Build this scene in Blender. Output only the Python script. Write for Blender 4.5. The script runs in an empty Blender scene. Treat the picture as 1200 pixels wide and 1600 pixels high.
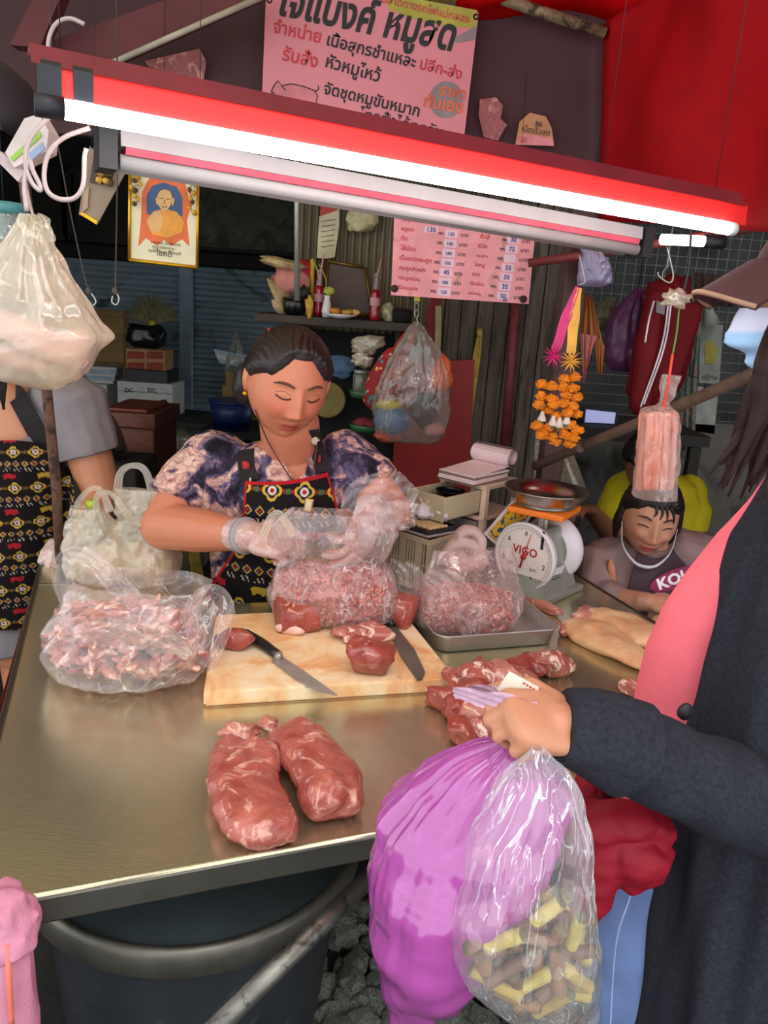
import bpy, bmesh, math, random
import numpy as np
from mathutils import Vector, Matrix, noise as mnoise
from mathutils.bvhtree import BVHTree
random.seed(7); RNG = np.random.default_rng(7)
S = bpy.context.scene; COL = S.collection
# ---------------------------------------------------------------- camera
FPX, CAMH, CZ = 1215.0, 1.55, 0.84           # focal length in pixels of the 1200x1600 frame, eye height, counter height
_P, _R = math.radians(15), math.radians(4)
FW = np.array([0, math.cos(_P), -math.sin(_P)]); _u = np.array([0, math.sin(_P), math.cos(_P)]); _r = np.array([1., 0, 0])
RT = _r*math.cos(_R) + _u*math.sin(_R); UP = -_r*math.sin(_R) + _u*math.cos(_R)
CAM = np.array([0, 0, CAMH])
cd = bpy.data.cameras.new('camera'); cam = bpy.data.objects.new('camera', cd); COL.objects.link(cam)
cd.sensor_fit = 'VERTICAL'; cd.sensor_height = 24; cd.lens = FPX/1600*24; cd.clip_start = .02
cam.matrix_world = Matrix([[RT[0], UP[0], -FW[0], 0], [RT[1], UP[1], -FW[1], 0], [RT[2], UP[2], -FW[2], CAMH], [0, 0, 0, 1]])
S.camera = cam
def ray(px, py): return FW*FPX + RT*(px-600) - UP*(py-800)
def A(px, py, y):                              # point on the upright plane at distance y
    d = ray(px, py); return CAM + d*(y/d[1])
def Z(px, py, z=None):                         # point on the level plane at height z (the counter top)
    d = ray(px, py); return CAM + d*(((CZ if z is None else z)-CAMH)/d[2])
# ---------------------------------------------------------------- light
w = bpy.data.worlds.new('world'); S.world = w; w.use_nodes = True
bg = w.node_tree.nodes['Background']; bg.inputs[0].default_value = (.93, .97, 1, 1); bg.inputs[1].default_value = 1.9
sun = bpy.data.lights.new('sun', 'SUN'); sun.energy = 1.0; sun.angle = .6; sun.color = (1, .96, .9)
so = bpy.data.objects.new('sun', sun); COL.objects.link(so); so.rotation_euler = (math.radians(38), math.radians(14), 0)
S.view_settings.view_transform = 'Standard'; S.view_settings.look = 'None'; S.view_settings.gamma = 1
S.view_settings.use_curve_mapping = False; S.view_settings.exposure = 0.0
TUBE_POWER = 24.0
def proj(V):
    d = np.asarray(V)-CAM; z = d@FW; return np.stack([600+FPX*(d@RT)/z, 800-FPX*(d@UP)/z], -1)
# ---------------------------------------------------------------- object helpers
BASE = {}
def base(p): return BASE.get(p.name, np.zeros(3)) if p is not None else np.zeros(3)
def tag(o, label=None, cat=None, group=None, kind=None):
    if label: o['label'] = label
    if cat: o['category'] = cat
    if group: o['group'] = group
    if kind: o['kind'] = kind
    return o
def thing(name, loc, label, cat, group=None):
    o = bpy.data.objects.new(name, None); COL.objects.link(o); o.location = tuple(loc); o.empty_display_size = .02
    BASE[o.name] = np.array(loc, float); return tag(o, label, cat, group)
def mk(name, V, F, m, parent=None, smooth=True, col=None, org=None, label=None):
    me = bpy.data.meshes.new(name); V = np.asarray(V, float)
    b = base(parent); o0 = b if parent is not None else (np.zeros(3) if org is None else np.asarray(org, float))
    V = V - o0
    me.from_pydata(V.tolist(), [], F if isinstance(F, list) else F.tolist())
    if smooth: me.shade_smooth()
    if col is not None:
        a = me.color_attributes.new('Col', 'FLOAT_COLOR', 'POINT'); c = np.ones((len(V), 4)); c[:, :3] = col
        a.data.foreach_set('color', c.ravel())
    me.materials.append(m); me.update()
    o = bpy.data.objects.new(name, me); COL.objects.link(o)
    if parent is not None: o.parent = parent; BASE[o.name] = b
    else: o.location = tuple(o0); BASE[o.name] = o0
    if label: o['label'] = label
    return o
def copy_tree(o, parent=None):
    c = o.copy(); COL.objects.link(c); c.parent = parent; BASE[c.name] = base(o)
    for ch in list(o.children): copy_tree(ch, c)
    return c
def dup(o, loc=None, label=None, rz=0, sc=None):
    c = copy_tree(o)
    if loc is not None: c.location = tuple(loc)
    if rz: c.rotation_euler = (0, 0, rz)
    if sc: c.scale = (sc,)*3 if not hasattr(sc, '__len__') else sc
    if label: c['label'] = label
    return c
class MB:                                      # collects shapes that make ONE mesh
    def __init__(s): s.V = []; s.F = []; s.C = []; s.n = 0
    def add(s, VF, col=None):
        V, F = VF; V = np.asarray(V, float); s.V.append(V); n = s.n
        s.F += [[i+n for i in f] for f in F]; s.n += len(V)
        if col is not None: s.C.append(np.tile(col, (len(V), 1)) if np.ndim(col) == 1 else col)
        return s
    def arr(s): return np.vstack(s.V), s.F
    def build(s, name, m, parent=None, smooth=True, **k):
        V, F = s.arr(); return mk(name, V, F, m, parent, smooth, col=np.vstack(s.C) if s.C else None, **k)
def gfaces(n, m, cu=False, cv=False):          # n rows x m columns
    F = []
    for i in range(n if cu else n-1):
        for j in range(m if cv else m-1):
            i2, j2 = (i+1) % n, (j+1) % m; F.append([i*m+j, i*m+j2, i2*m+j2, i2*m+j])
    return F
def unit(v): v = np.asarray(v, float); return v/max(1e-9, np.linalg.norm(v))
def rotz(a): c, s = math.cos(a), math.sin(a); return np.array([[c, -s, 0], [s, c, 0], [0, 0, 1.]])
def rotx(a): c, s = math.cos(a), math.sin(a); return np.array([[1., 0, 0], [0, c, -s], [0, s, c]])
def roty(a): c, s = math.cos(a), math.sin(a); return np.array([[c, 0, s], [0, 1., 0], [-s, 0, c]])
def spline(P, n):
    P = np.asarray(P, float); k = len(P)
    if k == 2: return np.array([P[0]+(P[1]-P[0])*t for t in np.linspace(0, 1, n)])
    Q = np.vstack([2*P[0]-P[1], P, 2*P[-1]-P[-2]]); out = []
    for t in np.linspace(0, k-1-1e-9, n):
        i = int(t); f = t-i; a, b, c, d = Q[i:i+4]
        out.append(.5*((2*b)+(c-a)*f+(2*a-5*b+4*c-d)*f*f+(3*b-a-3*c+d)*f**3))
    return np.array(out)
def tube(P, r, seg=8, n=None, flat=1.0, up=None, cap=True):
    P = np.asarray(P, float)
    if n: R = np.interp(np.linspace(0, 1, n), np.linspace(0, 1, len(P)), r if np.ndim(r) else [r]*len(P)); P = spline(P, n)
    else: R = (np.interp(np.linspace(0, 1, len(P)), np.linspace(0, 1, len(r)), r) if len(r) != len(P) else np.asarray(r, float)) if np.ndim(r) else np.full(len(P), r)
    V = []; k = len(P); T = np.gradient(P, axis=0); nrm = None
    for i in range(k):
        t = unit(T[i])
        if nrm is None:
            u0 = np.array(up if up is not None else ([0, 0, 1] if abs(t[2]) < .9 else [1, 0, 0]), float); nrm = unit(u0 - t*(u0@t))
        else: nrm = unit(nrm - t*(nrm@t))
        b = np.cross(t, nrm)
        for j in range(seg):
            a = 2*math.pi*j/seg; V.append(P[i] + R[i]*(math.cos(a)*nrm*flat + math.sin(a)*b))
    F = gfaces(k, seg, cv=True)
    if cap: F += [list(range(seg))[::-1], list(range((k-1)*seg, k*seg))]
    return np.array(V), F
def lathe(prof, c=(0, 0, 0), seg=24, R=None, sx=1, sy=1, cap=True):
    V = []; c = np.asarray(c, float)
    for r, z in prof:
        for j in range(seg):
            a = 2*math.pi*j/seg; p = np.array([r*sx*math.cos(a), r*sy*math.sin(a), z]); V.append(c + (R@p if R is not None else p))
    F = gfaces(len(prof), seg, cv=True)
    if cap: F += [list(range(seg))[::-1], list(range((len(prof)-1)*seg, len(prof)*seg))]
    return np.array(V), F
def box(c, s, R=None, bev=.0, seg=2):
    bm = bmesh.new(); bmesh.ops.create_cube(bm, size=1)
    for v in bm.verts: v.co = (v.co.x*s[0], v.co.y*s[1], v.co.z*s[2])
    if bev: bmesh.ops.bevel(bm, geom=bm.edges[:], offset=min(bev, min(s)*.45), segments=seg, affect='EDGES', profile=.5)
    bm.verts.index_update(); V = np.array([v.co[:] for v in bm.verts]); F = [[v.index for v in f.verts] for f in bm.faces]; bm.free()
    if R is not None: V = V@np.asarray(R).T
    return V + np.asarray(c, float), F
def prism(pts, z0, z1):                        # level polygon with thickness
    n = len(pts); V = [[p[0], p[1], z0] for p in pts]+[[p[0], p[1], z1] for p in pts]
    return np.array(V, float), [list(range(n))[::-1], list(range(n, 2*n))]+[[i, (i+1) % n, (i+1) % n+n, i+n] for i in range(n)]
def slab(pts, o, ux, uy, t):                   # polygon in the plane (ux, uy) at o with thickness t along the normal
    o, ux, uy = map(lambda q: np.asarray(q, float), (o, ux, uy)); nn = unit(np.cross(ux, uy)); n = len(pts)
    f = [o+ux*p[0]+uy*p[1] for p in pts]; V = np.array([p-nn*t/2 for p in f]+[p+nn*t/2 for p in f])
    return V, [list(range(n))[::-1], list(range(n, 2*n))]+[[i, (i+1) % n, (i+1) % n+n, i+n] for i in range(n)]
_ico = {}
def ico(sub):
    if sub not in _ico:
        bm = bmesh.new(); bmesh.ops.create_icosphere(bm, subdivisions=sub, radius=1)
        _ico[sub] = (np.array([v.co[:] for v in bm.verts]), [[v.index for v in f.verts] for f in bm.faces]); bm.free()
    return _ico[sub]
def nz(P, sc, seed=0): return np.array([mnoise.noise(Vector((p[0]*sc+seed*7.3, p[1]*sc+seed*3.1, p[2]*sc-seed))) for p in P])
def lump(c, r, R=None, sub=3, amp=.15, sc=1.6, seed=0, power=1.0, amp2=0):
    V, F = ico(sub); D = V.copy()
    if power != 1: V = np.sign(V)*np.abs(V)**power
    k = 1 + amp*nz(D, sc, seed) + (amp2*nz(D, sc*3.5, seed+5) if amp2 else 0)
    V = V*k[:, None]*np.asarray(r, float)
    if R is not None: V = V@np.asarray(R).T
    return V + np.asarray(c, float), F
def flat_base(VF, z, t=.4):                    # settle a lump on a level surface
    V, F = VF; V = V.copy(); lo = V[:, 2].min(); V[:, 2] += z - lo - 1e-4
    h = V[:, 2]-z; hi = h.max(); k = np.clip(h/(hi*t), 0, 1); V[:, 2] = z + np.where(h < hi*t, h*k, h)
    return V, F
def loft(rings, seg=32, cap=True, power=1.0):  # ring: centre, rx, ry[, yaw]
    V = []
    for r in rings:
        c = np.asarray(r[0], float); yaw = r[3] if len(r) > 3 else 0; Rm = rotz(yaw)
        for j in range(seg):
            a = 2*math.pi*j/seg; ca, sa = math.cos(a), math.sin(a)
            V.append(c + Rm@np.array([r[1]*np.sign(ca)*abs(ca)**power, r[2]*np.sign(sa)*abs(sa)**power, 0]))
    F = gfaces(len(rings), seg, cv=True)
    if cap: F += [list(range(seg))[::-1], list(range((len(rings)-1)*seg, len(rings)*seg))]
    return np.array(V), F
def remesh(VF, voxel, it=4, fac=.5):
    V, F = VF; me = bpy.data.meshes.new('tmp'); me.from_pydata(np.asarray(V).tolist(), [], F)
    o = bpy.data.objects.new('tmp', me); COL.objects.link(o)
    m = o.modifiers.new('r', 'REMESH'); m.mode = 'VOXEL'; m.voxel_size = voxel
    if it: s = o.modifiers.new('s', 'SMOOTH'); s.factor = fac; s.iterations = it
    e = o.evaluated_get(bpy.context.evaluated_depsgraph_get()); q = e.data
    n = len(q.vertices); W = np.zeros(n*3); q.vertices.foreach_get('co', W)
    G = [list(p.vertices) for p in q.polygons]
    bpy.data.objects.remove(o); bpy.data.meshes.remove(me); return W.reshape(-1, 3), G
def chain(mb, P, R, seg=14):
    """tapered capsule through the points"""
    P = [np.asarray(p, float) for p in P]; a, b = unit(P[1]-P[0]), unit(P[-1]-P[-2])
    p0 = [P[0]-a*R[0]*math.cos(t) for t in (0.05, .5, .95, 1.3)]; r0 = [R[0]*math.sin(t) for t in (0.05, .5, .95, 1.3)]
    p1 = [P[-1]+b*R[-1]*math.cos(t) for t in (1.3, .95, .5, .05)]; r1 = [R[-1]*math.sin(t) for t in (1.3, .95, .5, .05)]
    mb.add(tube(p0+P+p1, r0+list(R)+r1, seg)); return mb
# ---------------------------------------------------------------- materials
def lin(c):
    if isinstance(c, str): c = [int(c[i:i+2], 16)/255 for i in (1, 3, 5)]
    return tuple((x/12.92 if x <= .04045 else ((x+.055)/1.055)**2.4) for x in c[:3])+(1,)
_m = {}
class NT:
    def __init__(s, name):
        s.m = bpy.data.materials.new(name); s.m.use_nodes = True; s.t = s.m.node_tree; s.b = s.t.nodes['Principled BSDF']; s.out = s.t.nodes['Material Output']
    def n(s, ty, **k):
        q = s.t.nodes.new(ty)
        for a, v in k.items():
            if a.startswith('i_'): q.inputs[int(a[2:]) if a[2:].isdigit() else a[2:].replace('_', ' ')].default_value = v
            else: setattr(q, a, v)
        return q
    def l(s, a, b): s.t.links.new(a, b)
    def coord(s, which='Object', scale=(1, 1, 1), rot=(0, 0, 0)):
        tc = s.n('ShaderNodeTexCoord'); mp = s.n('ShaderNodeMapping'); mp.inputs['Scale'].default_value = scale; mp.inputs['Rotation'].default_value = rot
        s.l(tc.outputs[which], mp.inputs[0]); return mp.outputs[0]
    def noise(s, co, sc, det=3, dist=0, rough=.55):
        q = s.n('ShaderNodeTexNoise'); q.inputs['Scale'].default_value = sc; q.inputs['Detail'].default_value = det; q.inputs['Distortion'].default_value = dist; q.inputs['Roughness'].default_value = rough
        s.l(co, q.inputs['Vector']); return q.outputs[0]
    def ramp(s, fac, stops, interp='LINEAR'):
        q = s.n('ShaderNodeValToRGB'); r = q.color_ramp; r.interpolation = interp
        while len(r.elements) < len(stops): r.elements.new(.5)
        for e, (p, c) in zip(r.elements, stops): e.position = p; e.color = lin(c) if isinstance(c, (str, tuple)) else (c, c, c, 1)
        s.l(fac, q.inputs[0]); return q.outputs[0]
    def mix(s, f, a, b, mode='MIX'):
        q = s.n('ShaderNodeMix', data_type='RGBA', blend_type=mode)
        for inp, v in ((q.inputs[0], f), (q.inputs[6], a), (q.inputs[7], b)):
            if hasattr(v, 'is_output'): s.l(v, inp)
            elif np.isscalar(v): inp.default_value = v
            else: inp.default_value = tuple(v)
        return q.outputs[2]
    def bump(s, h, st, d=.01):
        q = s.n('ShaderNodeBump'); q.inputs['Strength'].default_value = st; q.inputs['Distance'].default_value = d; s.l(h, q.inputs['Height']); s.l(q.outputs[0], s.b.inputs['Normal'])
    def set(s, **k):
        for a, v in k.items():
            i = s.b.inputs[a.replace('_', ' ')]
            if hasattr(v, 'is_output'): s.l(v, i)
            else: i.default_value = v
        return s
def mat(name, c, rough=.55, metal=0, var=.18, sc=14, bump=0, bsc=60, coat=0, sss=0, trans=0, stretch=(1, 1, 1), dirt=None, spec=.5):
    if name in _m: return _m[name]
    n = NT(name); co = n.coord('Object', stretch); f = n.noise(co, sc, 4)
    a = np.array(lin(c)); lo = tuple(np.clip(a[:3]*(1-var*1.4), 0, 1))+(1,); hi = tuple(np.clip(a[:3]*(1+var), 0, 1))+(1,)
    r = n.n('ShaderNodeValToRGB'); r.color_ramp.elements[0].position = .3; r.color_ramp.elements[1].position = .7
    r.color_ramp.elements[0].color = lo; r.color_ramp.elements[1].color = hi; n.l(f, r.inputs[0]); cc = r.outputs[0]
    if dirt:
        d = n.ramp(n.noise(co, dirt[1], 5, 1), [(dirt[2], 0.0), (dirt[2]+.12, 1.0)]); cc = n.mix(d, cc, lin(dirt[0]))
    n.set(Base_Color=cc, Roughness=rough, Metallic=metal, Coat_Weight=coat, Specular_IOR_Level=spec)
    if sss: n.set(Subsurface_Weight=sss, Subsurface_Scale=.01)
    if trans: n.set(Transmission_Weight=trans)
    if bump: n.bump(n.noise(co, bsc, 4), bump, .004)
    _m[name] = n.m; return n.m
def colmat(name, rough=.6, bump=0, bsc=300, sss=0, coat=0, var=.1, vsc=40, spec=.5):   # colour comes from the printed pattern stored on the mesh
    if name in _m: return _m[name]
    n = NT(name); at = n.n('ShaderNodeAttribute', attribute_name='Col'); co = n.coord('Object')
    f = n.ramp(n.noise(co, vsc, 3), [(.3, 1-var), (.7, 1.0)]); n.set(Base_Color=n.mix(1.0, at.outputs[0], f, 'MULTIPLY'), Roughness=rough, Coat_Weight=coat, Specular_IOR_Level=spec)
    if sss: n.set(Subsurface_Weight=sss, Subsurface_Scale=.008)
    if bump: n.bump(n.noise(co, bsc, 3), bump, .002)
    _m[name] = n.m; return n.m
def film(name, tint='#ffffff', body='#f4f2f2', lo=.10, hi=.55, edge=.5, rough=.12, stretch=(1, 1, 1), sc=22, bump=.5, thick=.0):
    """thin plastic film: clear where taut, milky at grazing angles, with white crease lines painted as highlights"""
    if name in _m: return _m[name]
    n = NT(name); co = n.coord('Object', stretch); f = n.noise(co, sc, 5, 1.6, .6)
    v_ = n.ramp(f, [(.3, lo), (.7, lo+.16)]); cr = n.ramp(n.noise(co, sc*.8, 3, 2.2, .5), [(.478, 0.0), (.498, hi), (.504, hi), (.524, 0.0)]); cg = n.ramp(n.noise(co, sc*.5, 2), [(.45, 0.0), (.6, 1.0)])  # thin white noise lines paint highlights along the creases
    cm = n.mix(1.0, cr, cg, 'MULTIPLY'); d = n.mix(1.0, v_, cm, 'ADD'); lw = n.n('ShaderNodeLayerWeight'); lw.inputs[0].default_value = .5
    e = n.n('ShaderNodeMath', operation='MULTIPLY_ADD'); n.l(lw.outputs['Facing'], e.inputs[0]); e.inputs[1].default_value = edge; n.l(d, e.inputs[2]); e.use_clamp = True
    tr = n.n('ShaderNodeBsdfTransparent'); tr.inputs[0].default_value = lin(tint)
    n.set(Base_Color=lin(body), Roughness=rough, Specular_IOR_Level=.7); n.bump(n.noise(co, sc*.7, 3, 1.2, .45), bump, .012)
    tl = n.n('ShaderNodeBsdfTranslucent'); tl.inputs[0].default_value = lin(body)
    m1 = n.n('ShaderNodeMixShader'); m1.inputs[0].default_value = .35; n.l(n.b.outputs[0], m1.inputs[1]); n.l(tl.outputs[0], m1.inputs[2])
    m2 = n.n('ShaderNodeMixShader'); n.l(e.outputs[0], m2.inputs[0]); n.l(tr.outputs[0], m2.inputs[1]); n.l(m1.outputs[0], m2.inputs[2])
    gl = n.n('ShaderNodeBsdfGlossy'); gl.inputs['Roughness'].default_value = rough*.8; n.l(n.b.inputs['Normal'].links[0].from_socket, gl.inputs['Normal'])
    pw_ = n.n('ShaderNodeMath', operation='POWER'); n.l(lw.outputs['Facing'], pw_.inputs[0]); pw_.inputs[1].default_value = 3.0; fr = n.n('ShaderNodeMath', operation='MULTIPLY_ADD'); n.l(pw_.outputs[0], fr.inputs[0]); fr.inputs[1].default_value = .55; fr.inputs[2].default_value = .06; m3 = n.n('ShaderNodeMixShader'); n.l(fr.outputs[0], m3.inputs[0]); n.l(m2.outputs[0], m3.inputs[1]); n.l(gl.outputs[0], m3.inputs[2])
    n.l(m3.outputs[0], n.out.inputs[0]); _m[name] = n.m; return n.m
def emit(name, c, s):
    if name in _m: return _m[name]
    n = NT(name); n.set(Base_Color=(.9, .9, .9, 1), Emission_Color=lin(c), Emission_Strength=s); _m[name] = n.m; return n.m
def cloth(name, c, trans=0, rough=.85, var=.15, bump=.25, bsc=400, sc=8):
    if name in _m: return _m[name]
    m = mat(name, c, rough, 0, var, sc, bump, bsc, spec=.2)
    if trans:
        t = m.node_tree; b = t.nodes['Principled BSDF']; tl = t.nodes.new('ShaderNodeBsdfTranslucent'); t.links.new(b.inputs['Base Color'].links[0].from_socket, tl.inputs[0])
        mx = t.nodes.new('ShaderNodeMixShader'); mx.inputs[0].default_value = trans; t.links.new(b.outputs[0], mx.inputs[1]); t.links.new(tl.outputs[0], mx.inputs[2]); t.links.new(mx.outputs[0], t.nodes['Material Output'].inputs[0])
    return m
def meat(name, red, pink, fat, fs=22, th=.58, rough=.3):
    if name in _m: return _m[name]
    n = NT(name); co = n.coord('Object'); a = n.noise(co, 18, 4, .8); base_ = n.ramp(a, [(.3, red), (.7, pink)])
    f = n.ramp(n.noise(co, fs, 5, 2.2, .65), [(th, 0.0), (th+.09, 1.0)]); n.set(Base_Color=n.mix(f, base_, lin(fat)), Roughness=rough, Subsurface_Weight=.15, Subsurface_Scale=.006, Coat_Weight=.25, Coat_Roughness=.2)
    n.bump(n.noise(co, 90, 4, 1.0), .35, .004); _m[name] = n.m; return n.m
TEXTS = []
def text(s, o, L, ux, uy, m, parent, name='lettering', bold=.0, shear=0, hk=1.0):   # one line of lettering, L wide
    TEXTS.append((s, L, np.asarray(o, float), np.asarray(ux, float), np.asarray(uy, float), m, parent, name, bold, shear, hk))
def flush_texts():
    obs = []
    for t in TEXTS:
        c = bpy.data.curves.new('t', 'FONT'); c.body = t[0]; c.size = 1; c.resolution_u = 2; c.offset = t[8]; c.shear = t[9]
        o = bpy.data.objects.new('t', c); COL.objects.link(o); obs.append(o)
    dg = bpy.context.evaluated_depsgraph_get()
    for t, o in zip(TEXTS, obs):
        q = o.evaluated_get(dg).to_mesh(); n = len(q.vertices)
        if n:
            W = np.zeros(n*3); q.vertices.foreach_get('co', W); W = W.reshape(-1, 3); F = [list(p.vertices) for p in q.polygons]
            W[:, 0] -= W[:, 0].min(); k = t[1]/max(1e-6, W[:, 0].max())
            mk(t[7], t[2]+W[:, :1]*k*t[3]+W[:, 1:2]*k*t[10]*t[4], F, t[5], t[6], False)
    for o in obs: c = o.data; bpy.data.objects.remove(o); bpy.data.curves.remove(c)
def ptext(s, p0, p1, y, m, parent, name='lettering', **k):     # lettering on an upright surface
    a, b = A(*p0, y), A(*p1, y); L = np.linalg.norm(b-a); ux = (b-a)/L; text(s, a, L, ux, np.array([-ux[2], 0, ux[0]]), m, parent, name, **k)
def plate(name, pts, y, t, m, parent=None, warp=0, **k):       # flat panel on the upright plane y, thickness t going back
    f = np.array([A(*p, y) for p in pts]); n = len(f); V = np.vstack([f, f+[0, t, 0]])
    F = [list(range(n)), list(range(n, 2*n))[::-1]]+[[i+n, (i+1) % n+n, (i+1) % n, i] for i in range(n)]
    return mk(name, V, F, m, parent, False, **k)
def quad_sheet(name, c4, n, m_, mt, parent=None, disp=None, thick=.0, **k):   # c4: world corners TL TR BR BL, rippled sheet with a little thickness
    c = [np.asarray(q, float) for q in c4]; nn = unit(np.cross(c[1]-c[0], c[3]-c[0])); V = []
    for i in range(n):
        for j in range(m_):
            u, v = j/(m_-1), i/(n-1); p = (c[0]*(1-u)+c[1]*u)*(1-v)+(c[3]*(1-u)+c[2]*u)*v
            V.append(p + nn*(disp(u, v) if disp else 0))
    V = np.array(V); F = gfaces(n, m_)
    if thick:
        q = len(V); V = np.vstack([V, V-nn*thick]); F = F+[[a+q for a in f[::-1]] for f in F]
        rim = [i for i in range(m_)]+[i*m_+m_-1 for i in range(1, n)]+[(n-1)*m_+j for j in range(m_-2, -1, -1)]+[i*m_ for i in range(n-2, 0, -1)]
        F += [[rim[i]+q, rim[(i+1) % len(rim)]+q, rim[(i+1) % len(rim)], rim[i]] for i in range(len(rim))]
    return mk(name, V, F, mt, parent, **k)
# ================================================================ the setting
steel = None
def m_steel(name, c='#a7a28c', rough=.3, met=1.0):
    if name in _m: return _m[name]
    n = NT(name); co = n.coord('Object'); st = n.coord('Object', (3, 90, 3)); f = n.noise(st, 6, 4); g = n.noise(co, 7, 5, 1)
    cc = n.mix(n.ramp(g, [(.3, 0.0), (.8, 1.0)]), lin(c), tuple(x*.78 for x in lin(c)[:3])+(1,))
    n.set(Base_Color=cc, Metallic=met, Roughness=n.ramp(g, [(.3, rough-.04), (.75, rough+.1)])); n.bump(n.mix(.5, f, n.noise(co, 14, 3, .5)), .12, .004); _m[name] = n.m; return n.m
def struct(o): o['kind'] = 'structure'; return o
m_ballast_bed = mat('ballast_bed', '#23221f', .95, bump=.6, bsc=40)
m_stone = mat('ballast_stone', '#7d8279', .8, 0, .3, 9, .5, 60, dirt=('#23261f', 12, .5))
fl = struct(mk('floor', *box((0, 3.2, -.05), (9, 8.4, .1)), m_ballast_bed, smooth=False))
# ballast stones of the railway bed under and before the table
shapes = []
for k in range(7):
    V, F = lump((0, 0, 0), (1, .8, .62), sub=2, amp=.5, sc=1.3, seed=k, power=.72)
    me = bpy.data.meshes.new('ballast_stone'); me.from_pydata(V.tolist(), [], F); me.materials.append(m_stone); shapes.append(me)
cnt = 0
for iy in range(16):
    for ix in range(22):
        x = -.45+ix*.052+random.uniform(-.016, .016)+(.026 if iy % 2 else 0); y = .98+iy*.055+random.uniform(-.016, .016)
        if x < -.28 and y < 1.3 or cnt >= 290: continue
        r = random.uniform(.026, .042); o = bpy.data.objects.new('ballast_stone', random.choice(shapes)); COL.objects.link(o); o.parent = fl
        bx = np.array([x, y, r*.4+random.uniform(-.004, .012)])-base(fl); o.location = tuple(bx)
        o.scale = (r, r, r); o.rotation_euler = (random.uniform(-.5, .5), random.uniform(-.5, .5), random.uniform(0, 6.28)); cnt += 1
m_rail = mat('weathered_timber', '#4a3c33', .85, 0, .25, 30, .4, 80, stretch=(1, 8, 8))
struct(mk('trim_1', *box((.22, .9, .06), (1.6, .2, .14), rotz(.1), .012), m_rail, smooth=False))
# shutter front across the alley
m_shut = mat('shutter_paint', '#94a6b0', .55, .0, .12, 5, dirt=('#4b5559', 3, .55))
zb, zt, pit = .45, 1.74, .046; ns = int((zt-zb)/pit); prof = []
for i in range(ns):
    for t in (0, .12, .32, .5, .68, .88): prof.append((zb+(i+t)*pit, -.016*math.sin(math.pi*t) if t else .003))
V = [];
for z, d in prof: V += [[-5, 6.5+d, z], [-1.76, 6.5+d, z], [-1.66, 6.5+d, z], [1.2, 6.5+d, z]]
struct(mk('door_1', V, gfaces(len(prof), 4), m_shut, smooth=False))
m_shutpost = mat('shutter_post_paint', '#93a8b6', .5)
struct(mk('trim_2', *box((-1.705, 6.45, 1.09), (.11, .06, 1.3), None, .008), m_shutpost, smooth=False))
m_conc = mat('grey_concrete', '#6b6862', .9, 0, .2, 6, .4, 50, dirt=('#3c3a35', 4, .55))
struct(mk('trim_3', *box((-1.6, 6.55, .22), (8, .5, .45)), m_conc, smooth=False))
m_dark = mat('dark_panel', '#2b2a26', .8, 0, .3, 5); m_olive = mat('stained_glazing', '#57523f', .6, 0, .3, 9, dirt=('#2c2a20', 7, .5))  # plain dark colour, mottled at random
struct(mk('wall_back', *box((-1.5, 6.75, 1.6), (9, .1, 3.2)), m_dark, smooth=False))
struct(mk('trim_4', *box((-1.6, 6.42, 1.79), (8, .1, .1), None, .01), mat('dark_lintel', '#1d1a18', .8), smooth=False))
for k, x0 in enumerate((-4.4, -3.5, -2.6, -1.62, -.75)):
    o = struct(mk('window_%d' % (k+1), *box((x0+.42, 6.45, 2.11), (.8, .03, .5), None, .006), m_olive if k in (3, 4, 0) else m_dark, smooth=False))
    mk('window_frame', *box((x0+.42, 6.44, 1.87), (.86, .06, .03)), m_dark, o, False); mk('window_frame', *box((x0-.01, 6.44, 2.11), (.035, .06, .5)), m_dark, o, False); mk('window_frame', *box((x0+.42, 6.44, 2.37), (.86, .06, .03)), m_dark, o, False)
# grey corrugated wall behind the altar shelf, planks to its right
m_zinc = mat('weathered_zinc', '#85795f', .65, .15, .2, 3, .2, 70, stretch=(2, 2, .5), dirt=('#4a3f30', 4, .62))
m_plank = mat('weathered_plank', '#5d5449', .85, 0, .35, 7, .5, 90, stretch=(9, 9, .7), dirt=('#3a3029', 6, .52))
x0, x1 = A(462, 400, 2.9)[0], A(702, 400, 2.9)[0]; nx = 190; V = []
for z in (0, 2.05):
    for i in range(nx):
        x = x0+(x1-x0)*i/(nx-1); V.append([x, 2.9+.010*math.sin(2*math.pi*(x-x0)/.026), z])
wr = struct(mk('wall_rear', V, gfaces(2, nx), m_zinc))
x2 = A(872, 500, 2.85)[0]; wp = struct(mk('wall_right', *box(((x1+x2)/2, 2.9, 1.0), (x2-x1, .02, 2.0)), m_plank, smooth=False))
npl = 7
for i in range(npl):
    wd = (x2-x1)/npl; z1 = 2.0-random.uniform(0, .02)
    mk('plank', *box((x1+wd*(i+.5), 2.875+random.uniform(-.006, .006), z1/2), (wd*.95, .022, z1), rotz(random.uniform(-.03, .03)), .003), m_plank, wp, False)
m_redpanel = mat('red_painted_board', '#8e1a17', .6, 0, .15, 5)
plate('trim_5', [(622, 566), (742, 562), (722, 1000), (600, 1000)], 2.82, .02, m_redpanel)['kind'] = 'structure'
m_redrust = mat('red_rusted_paint', '#6d262a', .6, 0, .25, 12, .2, 60, dirt=('#3e1c1b', 14, .55))
struct(mk('trim_6', *tube([A(812, 400, 2.8), A(785, 745, 2.8)], .018, 14), m_redrust))
m_woodpost = mat('dark_timber_post', '#4a3531', .8, 0, .3, 9, .3, 60, stretch=(6, 6, .7))
struct(mk('trim_7', *box((A(880, 560, 2.25)[0], 2.25, .93), (.062, .062, 1.86), rotz(.1), .004), m_woodpost, smooth=False))
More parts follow.
